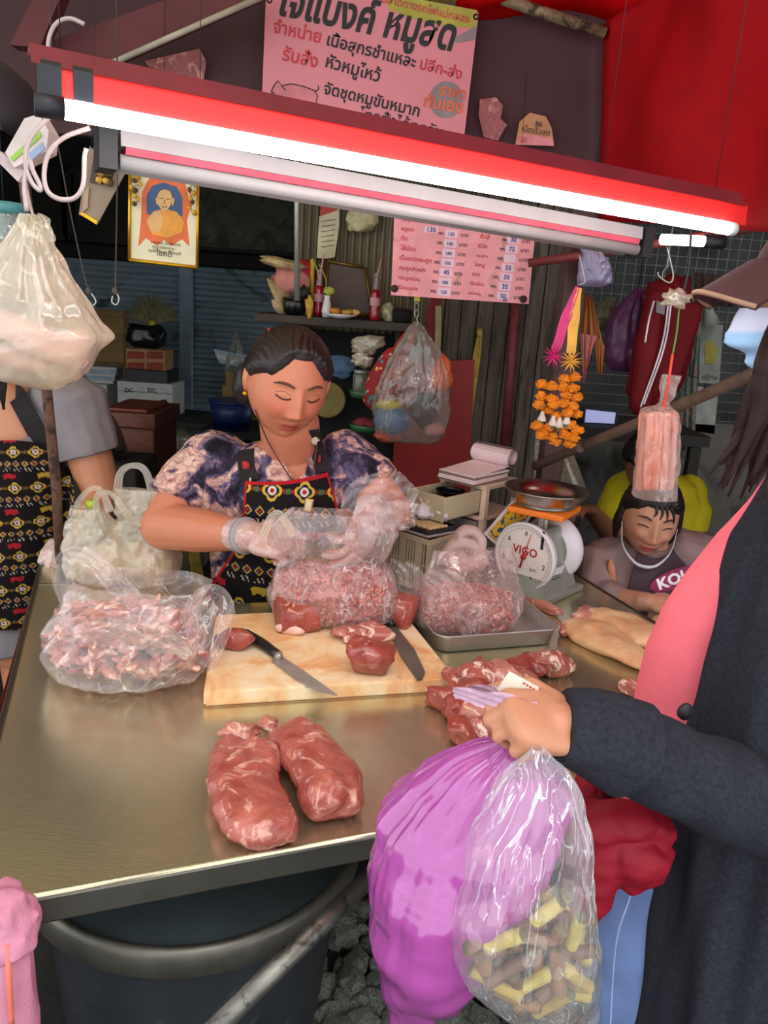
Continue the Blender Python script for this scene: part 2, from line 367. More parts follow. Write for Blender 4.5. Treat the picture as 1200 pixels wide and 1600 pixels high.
# upper hoarding that carries the banner, and the red awning
m_maroon = mat('maroon_hoarding', '#47272c', .75, 0, .15, 4, .15, 30); m_maroon2 = mat('maroon_board', '#5f262c', .7, 0, .2, 5)
pr = A(946, 160, 2.5)[0]
struct(mk('wall_upper', *box(((-2.6+pr)/2, 2.52, 2.5), (pr+2.6, .03, 1.06), None, .004), m_maroon, smooth=False))
plate('trim_8', [(58, 72), (340, -30), (430, -14), (182, 97)], 2.3, .03, m_maroon2)['kind'] = 'structure'
struct(mk('trim_9', *tube([A(170, 101, 2.27), A(425, -12, 2.27)], .008, 8), mat('bare_edge', '#a9a08e', .6)))
plate('trim_10', [(15, 70), (60, -20), (100, -20), (62, 74)], 2.2, .05, m_maroon2)['kind'] = 'structure'
zc = A(946, 45, 2.5)[2]
m_rust = mat('rusted_steel', '#8d7a5c', .7, .3, .4, 30, .4, 80, dirt=('#43352a', 26, .48))
struct(mk('trim_11', *tube([A(755, -12, 2.44), A(946, 52, 2.44)], .016, 8), m_rust))
m_tarp = cloth('red_awning', '#d8161a', .55, .6, .08, .1, 60); m_curt = cloth('red_side_curtain', '#b20d17', .2, .7, .12, .15, 60)
# awning: slopes up towards the railway
aw = quad_sheet('ceiling', [(.1, .3, 2.9), (2.6, .3, 2.9), (2.6, 2.52, zc+.02), (.1, 2.52, zc+.02)], 24, 40, m_tarp, disp=lambda u, v: .03*math.sin(v*3.14)*math.sin(u*14)+.02*math.sin(u*31+v*4), thick=.004); struct(aw)
struct(quad_sheet('unseen_ceiling_left', [(-3.0, .5, 2.85), (.1, .5, 2.9), (.1, 2.5, zc+.04), (-3.0, 2.5, zc+.1)], 16, 30, cloth('added_cream_sheet', '#d8cb94', .6, .6, .08, .1, 60), disp=lambda u, v: .03*math.sin(v*3.14)*math.sin(u*14), thick=.004))  # unseen cream sheet, added to give the counter a yellowish reflection
ct, cb = A(943, 50, 2.46), A(936, 345, 2.46)
cu = quad_sheet('wall_side', [ct+[0, 0, .02], (1.22, .75, 2.68), (1.22, .75, 1.64), cb], 30, 50, m_curt,
    disp=lambda u, v: min(1, u*7)*(.03*math.sin(u*19+v*2.5)*(1-.4*v)+.05*math.sin(u*7-v*5)*v+.02*math.exp(-((u-.12-.25*v)/.05)**2)), thick=.003); struct(cu)
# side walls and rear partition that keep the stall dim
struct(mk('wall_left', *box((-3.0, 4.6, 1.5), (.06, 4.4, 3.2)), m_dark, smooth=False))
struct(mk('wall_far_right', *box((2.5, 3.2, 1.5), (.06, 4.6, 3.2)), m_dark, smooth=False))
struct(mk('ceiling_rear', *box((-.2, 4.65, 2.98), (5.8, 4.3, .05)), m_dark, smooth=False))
struct(mk('wall_partition', *box((1.45, 3.62, .55), (2.2, .08, 1.14), None, .008), m_conc, smooth=False))
struct(mk('wall_rear_right', *box((1.4, 4.4, 1.6), (3.4, .06, 3.2)), mat('shed_back_panel', '#5a5c5a', .8, 0, .3, 4), smooth=False))
# welded wire mesh above the low concrete wall: one mesh of fine wires
g = MB()
for i in range(44): x = .5+i*.044; g.add(tube([(x, 3.6, 1.12), (x, 3.6, 2.2)], .0016, 4))
for i in range(25): z = 1.13+i*.044; g.add(tube([(.5, 3.597, z), (2.4, 3.597, z)], .0016, 4))
o = g.build('trim_12', mat('galvanised_wire', '#9a9c9a', .5, .6)); struct(o)
# ================================================================ steel counter
m_ss = m_steel('counter_steel', '#dad2b2', .2, met=.86); m_ssd = m_steel('edge_steel', '#77746b', .4)
q = math.radians(21.2); CU = np.array([math.cos(q), math.sin(q), 0]); CV = np.array([-math.sin(q), math.cos(q), 0])
def Zc(px, py): return Z(px, py, CZ)
FL, FR = np.array([-.462, .738, CZ]), np.array([.872, 1.256, CZ]); BR = np.array([.50, 2.28, CZ])
cnt_ = thing('market_counter', (0, 1.2, 0), 'long stainless steel market counter heaped with pork', 'counter')
BL = np.array([-.935, 2.06, CZ]); N1 = np.array([-.545, 2.14, CZ]); N2 = Zc(316, 944); N3 = Zc(612, 936); N4 = np.array([-.02, 2.14, CZ])
mk('counter_top', *prism([p[:2] for p in (FL, FR, BR, N4, N3, N2, N1, BL)], CZ-.012, CZ), m_ss, cnt_, False)
def edge(name, a, b, h, t, m): c = (a+b)/2; d = b-a; L = np.linalg.norm(d); mk(name, *box(c-[0, 0, h/2-.002], (L, t, h), rotz(math.atan2(d[1], d[0])), .003), m, cnt_, False)
edge('front_edge', FL, FR, .038, .012, m_ssd); edge('side_edge', FL, BL, .034, .012, m_ssd); edge('side_edge', FR, BR, .034, .012, m_ssd)
mk('rolled_rim', *tube([FL+[0, 0, .001], FR+[0, 0, .001]], .0045, 8), m_ss, cnt_)
sa, sb = Zc(58, 913), Zc(292, 911); mk('sheet_seam', *box((sa+sb)/2+[0, 0, .0008], (np.linalg.norm(sb-sa), .004, .0016), rotz(math.atan2(*(sb-sa)[:2][::-1]))), m_ssd, cnt_, False)
ya = (N1+N2)/2; mk('yellow_edge', *box(ya+[0, 0, -.006], (np.linalg.norm(N1-N2), .03, .02), rotz(math.atan2(*(N1-N2)[:2][::-1])), .003), mat('yellowed_steel', '#b9ab55', .45, .5), cnt_, False)
m_leg = mat('dark_painted_steel', '#2e2a29', .6, .4)
for p in (FL+CU*.05+CV*.04, FR-CU*.05+CV*.05, BR-CU*.06-CV*.05, BL+CU*.06-CV*.06, N2+[-.06, -.03, 0], N3+[.06, .06, 0]):
    mk('leg', *box((p[0], p[1], (CZ-.03)/2), (.035, .035, CZ-.03), rotz(q), .003), m_leg, cnt_, False)
m_brace = mat('bare_pipe_steel', '#7d7a72', .42, .8, .25, 20, .2, 80, dirt=('#3d3a34', 30, .56))
mk('brace_pipe', *tube([A(318, 1625, .74), A(600, 1348, .97)], .0135, 14), m_brace, cnt_)
m_redcloth = cloth('dark_red_cloth', '#6e1215', .0, .8)
a0, a1 = FL+CU*-.012+CV*.25, BL+CU*-.012-CV*.1
quad_sheet('side_skirt', [a0-[0, 0, .02], a1-[0, 0, .02], a1-[.03, 0, .7], a0-[.03, 0, .7]], 12, 40, m_redcloth, cnt_, disp=lambda u, v: .008*math.sin(u*40)*v, thick=.002)
# ================================================================ lamps
T0, T1 = A(101, 171, .86), A(1138, 357, 1.30); TD = unit(T1-T0); TN = unit(np.cross([0, 0, 1], TD)); TZ = np.cross(TD, TN)
if TN[1] < 0: TN = -TN
def sweep(poly, a, b):
    V = np.array([p+TN*u+TZ*v for p in (a, b) for u, v in poly]); n = len(poly)
    return V, [list(range(n))[::-1], list(range(n, 2*n))]+[[i, (i+1) % n, (i+1) % n+n, i+n] for i in range(n)]
lamp = thing('tube_lamp', (T0+T1)/2, 'long lit tube lamp on a red batten above the counter', 'lamp')
m_redbat = mat('red_lamp_batten', '#e2201f', .45, 0, .05, 10); m_tape = mat('black_tape', '#1b1c22', .5)
mk('batten', *sweep([(.0, .0085), (.055, .0085), (.055, .052), (.022, .054), (.002, .0375)], T0-TD*.012, T1+TD*.036), m_redbat, lamp, False)
mk('batten_fold', *sweep([(-.001, .0372), (.017, .0585), (.06, .062), (.06, .054), (.022, .052)], T0-TD*.03, T1+TD*.03), mat('red_vinyl_fold', '#6e1a24', .6), lamp, False)
mk('tube', *tube([T0, T1], .0098, 16), emit('lit_tube', '#fbfff8', TUBE_POWER), lamp)
mk('end_cap', *tube([T0-TD*.028, T0-TD*.0005], .0115, 12), m_tape, lamp); mk('end_cap', *tube([T1+TD*.0005, T1+TD*.012], .0105, 12), mat('white_plastic', '#d9d5d2', .4), lamp)
for k, s_ in enumerate((-.012, .012)):
    c = T0+TD*(s_+.006*k); mk('tape_strap', *sweep([(-.0018, .0105), (-.0015, .038), (.020, .058), (.062, .0615), (.062, .007), (.002, .007)], c-TD*.0095, c+TD*.0095), m_tape, lamp, False)
mk('hanger_wire', *tube([T0+TN*.04+TZ*.05, T0+TN*.05+TZ*.6], .0007, 6), m_tape, lamp); mk('hanger_wire', *tube([T1+TN*.04+TZ*.05, T1+TN*.05+TZ*.7], .0007, 6), m_tape, lamp)
U0, U1 = A(188, 226, 1.06), A(1000, 372, 1.46); m_wh = mat('aged_white_enamel', '#a39c9e', .4, 0, .05); m_pink = mat('painted_red_reflection', '#c8455c', .4)
lamp2 = thing('unlit_lamp_fixture', (U0+U1)/2, 'white double tube fixture, unlit, hanging just behind the lit tube', 'lamp')
mk('housing', *sweep([(-.006, -.002), (-.004, .018), (.05, .02), (.05, -.002)], U0, U1), m_wh, lamp2, False)
mk('red_reflection', *sweep([(-.004, -.011), (-.006, -.0025), (.04, -.0025), (.04, -.011)], U0+TD*.006, U1-TD*.004), m_pink, lamp2, False)  # pink strip painted in for the red reflected by the fixture
for n_ in (.004, .036): mk('tube', *tube([U0+TN*n_-TZ*.0195, U1+TN*n_-TZ*.0195], .0095, 12), m_wh, lamp2)
for p, d in ((U0, -1), (U1, 1)): mk('end_socket', *sweep([(-.008, -.031), (-.008, .02), (.052, .022), (.052, -.031)], p+TD*d*.004, p+TD*d*.026), m_tape, lamp2, False)
mk('hanger_wire', *tube([U0+TD*.1, U0+TD*.1+[0, 0, .8]], .0006, 6), m_tape, lamp2); mk('hanger_wire', *tube([U1-TD*.1, U1-TD*.1+[0, 0, .8]], .0006, 6), m_tape, lamp2)
mk('tie', *tube([A(845, 350, 1.4), A(850, 340, 1.4), A(854, 349, 1.4), A(848, 357, 1.4)], .0016, 6), m_wh, lamp2)
L3a, L3b = A(1034, 374, 2.0), A(1100, 377, 2.02)
lamp3 = thing('small_tube_lamp', L3a, 'short lit lamp behind the right end of the long tube', 'lamp'); mk('tube', *tube([L3a, L3b], .0125, 12), emit('small_lit_tube', '#fffbe8', 9), lamp3)
mk('fitting', *tube([L3b, L3b+[.05, 0, 0]], .016, 12), m_tape, lamp3); mk('hanger_wire', *tube([L3b+[.02, 0, 0], L3b+[.02, 0, .6]], .0015, 6), m_tape, lamp3)
# ================================================================ on the counter
m_board = None
def mk_board():
    n = NT('cutting_board_plastic'); co = n.coord('Object'); f = n.noise(co, 9, 4, 1.2); g = n.noise(co, 26, 4, 1.5)
    c = n.ramp(f, [(.3, '#f0e2c6'), (.5, '#ecca9a'), (.66, '#e2a06a'), (.78, '#cf7a4c')]); r = n.ramp(g, [(.6, 0.0), (.72, .6)])
    n.set(Base_Color=n.mix(r, c, lin('#f3e6cf')), Roughness=.5, Subsurface_Weight=.1, Subsurface_Scale=.01); n.bump(n.noise(co, 150, 3), .15, .002); return n.m
BZ = CZ+.031
def ZB(px, py): return Z(px, py, BZ)
bc = [ZB(318, 1081), ZB(713, 1058), ZB(624, 947), ZB(338, 960)]
V, F = prism([p[:2] for p in bc], CZ+.0005, BZ); bm = bmesh.new(); vs = [bm.verts.new(v) for v in V]; [bm.faces.new([vs[i] for i in f]) for f in F]
bmesh.ops.bevel(bm, geom=bm.edges[:], offset=.004, segments=2, affect='EDGES'); bm.verts.index_update()
tag(mk('cutting_board', [v.co[:] for v in bm.verts], [[v.index for v in f.verts] for f in bm.faces], mk_board(), smooth=False, org=(bc[0]+bc[2])/2), 'thick stained white plastic cutting board in the middle of the counter', 'cutting board'); bm.free()
m_lean = meat('lean_pork', '#8c332e', '#b05a4c', '#d8a090', 26, .58); m_pale = meat('pale_pork', '#b4685c', '#cb8c7c', '#e8c2ae', 20, .54); m_fatty = meat('fatty_pork', '#9c453c', '#bf7264', '#ecd2c2', 26, .5)
m_fat = mat('pork_fat', '#eec3b4', .4, 0, .12, 30, .2, 90, sss=.2); m_mince = meat('minced_pork', '#a14a42', '#c97a6c', '#e8b8a6', 60, .54, .35); m_skin_pork = None
def chunk(c, r, yaw, m, label, seed, group=None, zb=None, power=.8, amp=.3, name='pork_chunk', sub=3, fatcap=False):
    r = tuple(x*(1.32 if name == 'pork_trimming' else 1.2) for x in r); V, F = lump((0, 0, 0), r, None, max(sub, 3), amp, 1.3, seed, power, .10); rq = np.random.default_rng(seed+100)
    for _ in range(7):                          # flat knife cuts
        d = unit(rq.normal(size=3)); w_ = V/np.array(r); e = np.maximum(0, w_@d-rq.uniform(.62, .85)); V = V-(e[:, None]*d*.92)*np.array(r)
    V = V@rotz(yaw).T+np.asarray(c); V = V+np.stack([nz(V, 90, seed+j) for j in range(3)], 1)*.0016; VF = flat_base((V, F), BZ if zb is None else zb); o = mk(name, *VF, m, org=(c[0], c[1], BZ if zb is None else zb))
    tag(o, label, 'meat', group); return o
c_ = chunk(ZB(461, 983), (.048, .034, .032), -.1, m_lean, 'thick cut pork loin steak with a flat face, before the mince bag', 3, power=.62, amp=.16)
mk('fat_rim', *lump(ZB(452, 990)+[0, -.006, .012], (.034, .006, .012), rotz(-.15), 2, .3, 2, 4), m_fat, c_)
chunk(ZB(366, 1012), (.036, .02, .019), .05, m_lean, 'small block of lean pork at the left side of the cutting board', 5, power=.55, amp=.12)
chunk(ZB(545, 996), (.034, .026, .012), .4, m_pale, 'flat pale pork slice half under a fatty slab on the board', 8, power=.7)
c_ = chunk(ZB(577, 998), (.046, .036, .016), .2, m_fatty, 'pinkish fatty pork slab beside the flat grey blade', 9, power=.65, amp=.3)
chunk(ZB(577, 1050), (.038, .03, .032), .3, m_lean, 'knobbly red pork piece near the front edge of the board', 12, amp=.5, power=.85)
mk('fat_seam', *lump(ZB(560, 1045)+[0, -.004, .024], (.022, .008, .014), rotz(1.0), 2, .4, 2, 6), m_fat, bpy.data.objects['pork_chunk.004'])
chunk(ZB(625, 975), (.032, .034, .03), .9, m_lean, 'dark pork piece at the back right corner of the board', 15, amp=.4, power=.8)
# knives
m_blade = mat('knife_steel', '#a9a39c', .3, .55, .12, 30); m_handle = mat('black_handle', '#17171a', .4)
def plane_shape(name, pts, z, t, m, parent, toward=None):
    V, F = prism([Z(px, py, z)[:2] for px, py in pts], z, z+t); return mk(name, V, F, m, parent, False)
kn = thing('knife', ZB(450, 1040), 'chef knife with black handle lying across the cutting board', 'knife')
plane_shape('blade', [(424, 1034), (436, 1024), (470, 1046), (505, 1071), (528, 1088), (497, 1082), (460, 1062)], BZ+.001, .0022, m_blade, kn)
h0, h1 = ZB(383, 996), ZB(434, 1030); mk('handle', *tube([h0+[0, 0, .011], (h0+h1)/2+[0, 0, .012], h1+[0, 0, .009]], [.010, .0115, .0105], 12, 8, flat=.75), m_handle, kn)
mk('bolster', *tube([h1+[0, 0, .008], h1+(h1-h0)*.08+[0, 0, .006]], [.0105, .006], 10), m_blade, kn)
kb = thing('knife', ZB(635, 1020), 'plain grey narrow knife lying along the right of the board', 'knife')
plane_shape('blade', [(606, 983), (617, 978), (648, 1018), (664, 1052), (660, 1062), (652, 1064), (625, 1025)], BZ+.001, .004, mat('dull_steel', '#77726a', .42, .5), kb)
mk('handle', *tube([ZB(612, 983)+[0, 0, .009], ZB(592, 955)+[0, 0, .010]], .009, 10, 6), m_handle, kb)
# the two loins at the front
def loin(p, radii, hgt, m, label, seed, ends=None):
    P = spline([np.array([q[0], q[1], CZ]) for q in p], 26); R = np.interp(np.linspace(0, 1, 26), np.linspace(0, 1, len(radii)), radii)
    V = []; sg = 30; T = np.gradient(P, axis=0)
    for i in range(26):
        t = unit(T[i]); s_ = np.array([-t[1], t[0], 0]); k = i/25; e = min(1, math.sqrt(max(.02, 1-(2*k-1)**8)))
        for j in range(sg):
            a = 2*math.pi*j/sg; V.append(P[i]+s_*R[i]*e*math.cos(a)+np.array([0, 0, hgt*e*(1+.9*math.sin(a))*.55*(R[i]/max(radii))**.5]))
    V = np.array(V); F = gfaces(26, sg, cv=True)+[list(range(sg))[::-1], list(range(25*sg, 26*sg))]
    d = nz(V, 22, seed)*.006+nz(V, 60, seed+2)*.002; cen = np.repeat(P+[0, 0, hgt*.5], sg, axis=0); V = V+(V-cen)/np.linalg.norm(V-cen, axis=1)[:, None]*d[:, None]
    g_ = MB(); g_.add((V, F))
    for lc, lr_, ly in (ends or []): g_.add(lump(lc, lr_, rotz(ly), 3, .2, 1.8, seed+9, .9))
    V, F = remesh(g_.arr(), .004, 5); V = V+np.stack([nz(V, 45, seed+j) for j in range(3)], 1)*.003+np.stack([nz(V*np.array([1, 1, 2]), 110, seed+j) for j in range(3)], 1)*.0012
    lo = V[:, 2].min(); V[:, 2] = np.maximum(V[:, 2]-lo+CZ-.001, CZ+.0006); o = mk('pork_loin', V, F, m, org=P[12]); tag(o, label, 'meat'); return o
m_loin = meat('loin_pork', '#92403a', '#b8685a', '#d8a08e', 14, .56, .24)
l1 = loin([Zc(366, 1182), Zc(378, 1242), Zc(402, 1302), Zc(424, 1332)], [.036, .052, .052, .034], .05, m_loin, 'left raw pork loin with a ragged top at the counter front', 2, [(Zc(425, 1318)+[0, 0, .026], (.036, .03, .026), .5), (Zc(358, 1195)+[0, 0, .022], (.022, .04, .02), .2), (Zc(405, 1215)+[0, 0, .035], (.03, .045, .02), .4)])
l2 = loin([Zc(436, 1160), Zc(476, 1198), Zc(512, 1248), Zc(530, 1286)], [.04, .05, .05, .038], .056, m_loin, 'right raw pork loin with a smooth pale top at the counter front', 5, [(Zc(505, 1272)+[0, 0, .03], (.036, .04, .03), .2), (Zc(541, 1268)+[0, 0, .024], (.024, .034, .024), .3), (Zc(470, 1180)+[0, 0, .03], (.03, .04, .028), .2)])
mk('membrane', *lump(Zc(372, 1168)+[0, 0, .03], (.03, .02, .012), rotz(.2), 3, .5, 2, 9), m_pale, l1)
mk('fat_edge', *lump(Zc(418, 1150)+[0, 0, .022], (.016, .02, .012), rotz(.2), 3, .5, 2, 9), m_pale, l2)
# skin of a pork leg, split in two
n = NT('pork_skin'); co = n.coord('Object'); n.set(Base_Color=n.ramp(n.noise(co, 11, 4, .8), [(.3, '#c98f6c'), (.5, '#e0b184'), (.72, '#ecc9a0')]), Roughness=.42, Subsurface_Weight=.12, Subsurface_Scale=.008); n.bump(n.noise(co, 55, 4, 1), .4, .004); m_skin_pork = n.m
mb = MB()
for pts, rad in (([(893, 982), (925, 998), (965, 1022), (1010, 1046), (1060, 1068)], [.045, .068, .054, .036, .03]), ([(930, 968), (965, 984), (1005, 1002), (1060, 1022)], [.05, .064, .060, .044])):
    mb.add(tube([Zc(*p)+[0, 0, .014] for p in pts], rad, 20, 24, flat=.38, up=(0, 0, 1)))
V, F = remesh(mb.arr(), .004, 6); V[:, 2] += .008*nz(V, 16, 3); V[:, 2] = np.maximum(V[:, 2], CZ+.0006)
ps = mk('pork_leg_skin', V, F, m_skin_pork, org=Zc(940, 1000)); tag(ps, 'tan pork leg skin spread in two lobes on the right of the counter', 'meat')
mk('cut_flesh', *flat_base(lump(Zc(912, 972)+[0, 0, .014], (.05, .024, .016), rotz(.9), 3, .4, 2, 4), CZ+.001), m_pale, ps); mk('cut_flesh', *flat_base(lump(Zc(884, 990)+[0, 0, .012], (.014, .04, .012), rotz(-.5), 3, .4, 2, 7), CZ+.001), m_pale, ps)
tag(mk('pork_rind_strip', *flat_base(lump(Zc(848, 955)+[0, 0, .01], (.055, .012, .012), rotz(-.75), 3, .4, 2.2, 14), CZ+.001), m_pale, org=Zc(848, 955)), 'curled strip of pork rind just behind the steel tray', 'meat')
# heap of trimmings under the customer's hand
pile = [(690, 1108, 0), (712, 1085, 0), (716, 1125, 0), (735, 1098, 0), (742, 1135, 0), (722, 1160, 0), (752, 1158, 0), (765, 1112, 0), (776, 1140, 0), (790, 1085, 0), (752, 1076, 0), (775, 1066, 0), (806, 1064, 0), (800, 1110, 0), (820, 1090, 0), (835, 1056, 0), (862, 1057, 0), (730, 1112, 1), (757, 1092, 1), (782, 1098, 1), (745, 1120, 1), (768, 1128, 1)]
for k, (px, py, up) in enumerate(pile):
    c = Zc(px, py); r = random.uniform(.021, .030)
    chunk(c, (r*1.25, r*.9, r*.75), random.uniform(0, 3), (m_lean, m_fatty, m_lean, m_fatty, m_pale)[k % 5], 'red and white pork trimming in the heap under the customer hand', 30+k, 'pork trimmings in the heap on the counter', CZ+.001+.022*up, .8, .55, 'pork_trimming')
chunk(Zc(981, 1084), (.017, .014, .014), .3, m_fatty, 'small lone pork scrap beside the pink top', 61, None, CZ+.001); chunk(Zc(912, 1196), (.035, .016, .016), .3, m_fatty, 'pork scrap under the dark sleeve by the red jacket', 62, None, CZ+.001)
# ---------------------------------------------------------------- plastic bags of meat
def crumple(V, cen, amp, sc, seed, lift=None):
    d = V-cen; L = np.linalg.norm(d, axis=1)[:, None]+1e-9; k = np.abs(nz(V, sc, seed))*2-.5; k2 = nz(V, sc*2.6, seed+3)
    return V+d/L*((k+.5*k2)*amp)[:, None]
def bag(name, rings, m, parent, seed, amp=.006, sc=26, seg=110, n=44, folds=0, foldfrom=.6, power=.85, top=False):
    C = spline([r[0] for r in rings], n); ts = np.linspace(0, 1, n); tk = np.linspace(0, 1, len(rings))
    RX, RY, YW = (np.interp(ts, tk, [r[i] if len(r) > i else 0 for r in rings]) for i in (1, 2, 3)); V = []
    for i in range(n):
        Rm = rotz(YW[i]); fk = folds*max(0, ts[i]-foldfrom)/(1-foldfrom+1e-9)
        for j in range(seg):
            a = 2*math.pi*j/seg; ca, sa = math.cos(a), math.sin(a); k = 1+fk*(.22*math.sin(a*9+seed)+.16*math.sin(a*17+2*seed)+.1*math.sin(a*29))
            V.append(C[i]+Rm@np.array([RX[i]*k*np.sign(ca)*abs(ca)**power, RY[i]*k*np.sign(sa)*abs(sa)**power, 0]))
    V = np.array(V); V = crumple(V, np.repeat(C, seg, axis=0), amp, sc, seed); F = gfaces(n, seg, cv=True)+[list(range(seg))[::-1]]
    if top: F.append(list(range((n-1)*seg, n*seg)))
    return mk(name, V, F, m, parent)
def ribbon(name, P, w, m, parent, seed=0, n=40, up=(0, 0, 1), amp=.004, curl=.0):
    P = spline(P, n); W = np.interp(np.linspace(0, 1, n), np.linspace(0, 1, len(w)), w) if np.ndim(w) else np.full(n, w); T = np.gradient(P, axis=0); V = []; q = 9
    for i in range(n):
        s_ = unit(np.cross(unit(T[i]), up)); nn = np.cross(s_, unit(T[i]))
        for j in range(q): x = j/(q-1)*2-1; V.append(P[i]+s_*W[i]*x+nn*(curl*x*x+amp*math.sin(j*2.2+i*.35+seed)))
    return mk(name, V, gfaces(n, q), m, parent)
def mince(name, c, r, n, label, seed, parent=None, zb=BZ, lr=(.0045, .0085), power=.8):
    g = MB(); V0, F0 = lump(c, np.array(r)*.96, None, 3, .08, 2, seed, power); V0[:, 2] = np.maximum(V0[:, 2], zb+.002); g.add((V0, F0)); rg = np.random.default_rng(seed)
    for i in range(n):
        d = unit(rg.normal(size=3)); d = np.sign(d)*np.abs(d)**power; p = np.array(c)+d*np.array(r)*rg.uniform(.93, 1.0)
        if p[2] < zb+.008 or p[1] > c[1]+r[1]*.6: continue
        s_ = rg.uniform(*lr); g.add(lump(p, (s_*1.7, s_*.9, s_*.8), rotz(rg.uniform(0, 3))@roty(rg.uniform(-1, 1)), 1, .5, 1.5, i))
    o = g.build(name, m_mince, parent, org=(c[0], c[1], zb)); tag(o, label, 'meat', kind='stuff'); return o
m_film = film('clear_bag_film', '#fffafa', '#f6ecee', .05, .6, .32, .1, sc=12); m_filmw = film('milky_bag_film', '#fbf4e6', '#efe4d0', .32, .5, .4, .2, sc=10); m_film2 = film('gathered_film', '#fff8f8', '#f6e8ea', .05, .6, .3, .1, (5, 5, 2), 4)
mc = ZB(520, 965); mc = np.array([mc[0], mc[1], BZ+.062])
mince('minced_pork', mc, (.132, .085, .062), 1500, 'coarse minced pork inside the clear bag the seller is tying', 21)
hb = thing('plastic_bag', (mc[0], mc[1], BZ), 'clear plastic bag of mince gripped in both gloved hands of the seller', 'plastic bag')
yb = mc[1]
bag('bag_film', [(mc+[0, 0, -.058], .10, .06), (mc+[0, 0, -.045], .138, .088), (mc, .143, .096), (mc+[0, 0, .045], .132, .082), (mc+[-.005, -.015, .08], .112, .056), (A(522, 872, yb-.03), .105, .036), (A(520, 850, yb-.05), .12, .03), (A(522, 826, yb-.05), .13, .03), (A(530, 800, yb-.05), .10, .026)], m_film2, hb, 3, .006, 18, folds=.25, foldfrom=.5)
for k, (pp, ww) in enumerate(([[(566, 830), (590, 800), (615, 775), (640, 752)], [.03, .05, .045, .03]], [[(560, 812), (590, 808), (625, 805), (648, 804)], [.02, .034, .032, .028]], [[(545, 800), (560, 775), (580, 762), (600, 752)], [.02, .03, .03, .02]])):
    ribbon('loose_film', [A(px, py, yb-.06+.012*k) for px, py in pp], ww, m_film2, hb, k, up=(0, 1, 0), amp=.006)
ribbon('bag_handle', [A(412, 838, yb-.09), A(424, 808, yb-.09), A(440, 806, yb-.09), A(458, 838, yb-.09)], .008, m_filmw, hb, 2, up=(0, 1, 0), amp=.002)
# bag of pork strips at the left
sc0 = Zc(203, 1050); sc0 = np.array([sc0[0], sc0[1], CZ+.072]); m_sf = meat('strip_fat', '#dba59a', '#ecc6b8', '#f4dccf', 12, .5)
pro = []
for k in range(6):
    L = (.026, .034, .03, .022, .036, .03)[k]; V, F = tube([(-L, 0, 0), (-L*.3, .006, .003), (L*.4, -.004, 0), (L, .005, .002)], [.007, .0105, .010, .006], 10, 12, flat=.7); V = V+np.stack([nz(V, 70, k+j)*.003 for j in range(3)], 1)
    me = bpy.data.meshes.new('pork_strip'); me.from_pydata(V.tolist(), [], F); me.shade_smooth(); me.materials.append((m_pale, m_lean, m_pale, m_sf, m_fatty, m_pale)[k]); pro.append(me)
rg = np.random.default_rng(5); k = 0
for i in range(900):
    d = unit(rg.normal(size=3)); p = sc0+d*np.array([.132, .10, .062])*rg.uniform(.78, .98)*(1 if i % 9 else .6)
    if p[2] < CZ+.012 or (p[1] > sc0[1]+.04 and p[2] < CZ+.09): continue
    o = bpy.data.objects.new('pork_strip', pro[int(rg.integers(6))]); COL.objects.link(o); o.location = tuple(p); o.rotation_euler = (rg.uniform(-.5, .5), rg.uniform(-.6, .6), rg.uniform(-.9, .9) if i % 3 else rg.uniform(0, 3.1)); s_ = rg.uniform(.85, 1.25); o.scale = (s_, s_, s_)
    tag(o, 'raw pork strip inside the clear bag at the left of the counter', 'meat', 'pork strips in the clear bag'); k += 1
    if k >= 190: break
sb_ = thing('plastic_bag', (sc0[0], sc0[1], CZ), 'open clear bag full of pork strips left of the cutting board', 'plastic bag')
bag('bag_film', [(sc0+[0, 0, -.07], .10, .08), (sc0+[-.005, 0, -.055], .142, .11), (sc0+[-.008, 0, -.02], .152, .118), (sc0+[-.004, 0, .03], .142, .11), (sc0+[.0, .01, .062], .128, .095), (sc0+[.012, .02, .088], .125, .08), (sc0+[.02, .03, .104], .13, .07)], m_film, sb_, 7, .012, 17)
ys = sc0[1]
ribbon('bag_handle', [A(128, 985, ys), A(100, 905, ys+.02), A(112, 868, ys+.03), A(150, 880, ys+.03), A(195, 930, ys), A(225, 985, ys-.05)], [.02, .022, .018, .02, .026, .04], m_film2, sb_, 3, up=(0, 1, 0), amp=.005)
ribbon('bag_handle', [A(290, 1010, ys-.04), A(315, 950, ys-.02), A(338, 930, ys), A(350, 955, ys), A(336, 1000, ys-.02), A(318, 1040, ys-.03)], [.03, .03, .022, .02, .022, .02], m_film2, sb_, 6, up=(0, 1, 0), amp=.005)
ribbon('loose_film', [A(130, 1000, ys-.1), A(190, 985, ys-.12), A(250, 1000, ys-.12), A(300, 1020, ys-.1)], [.03, .05, .05, .02], m_film, sb_, 8, up=(0, .6, .4), amp=.008)
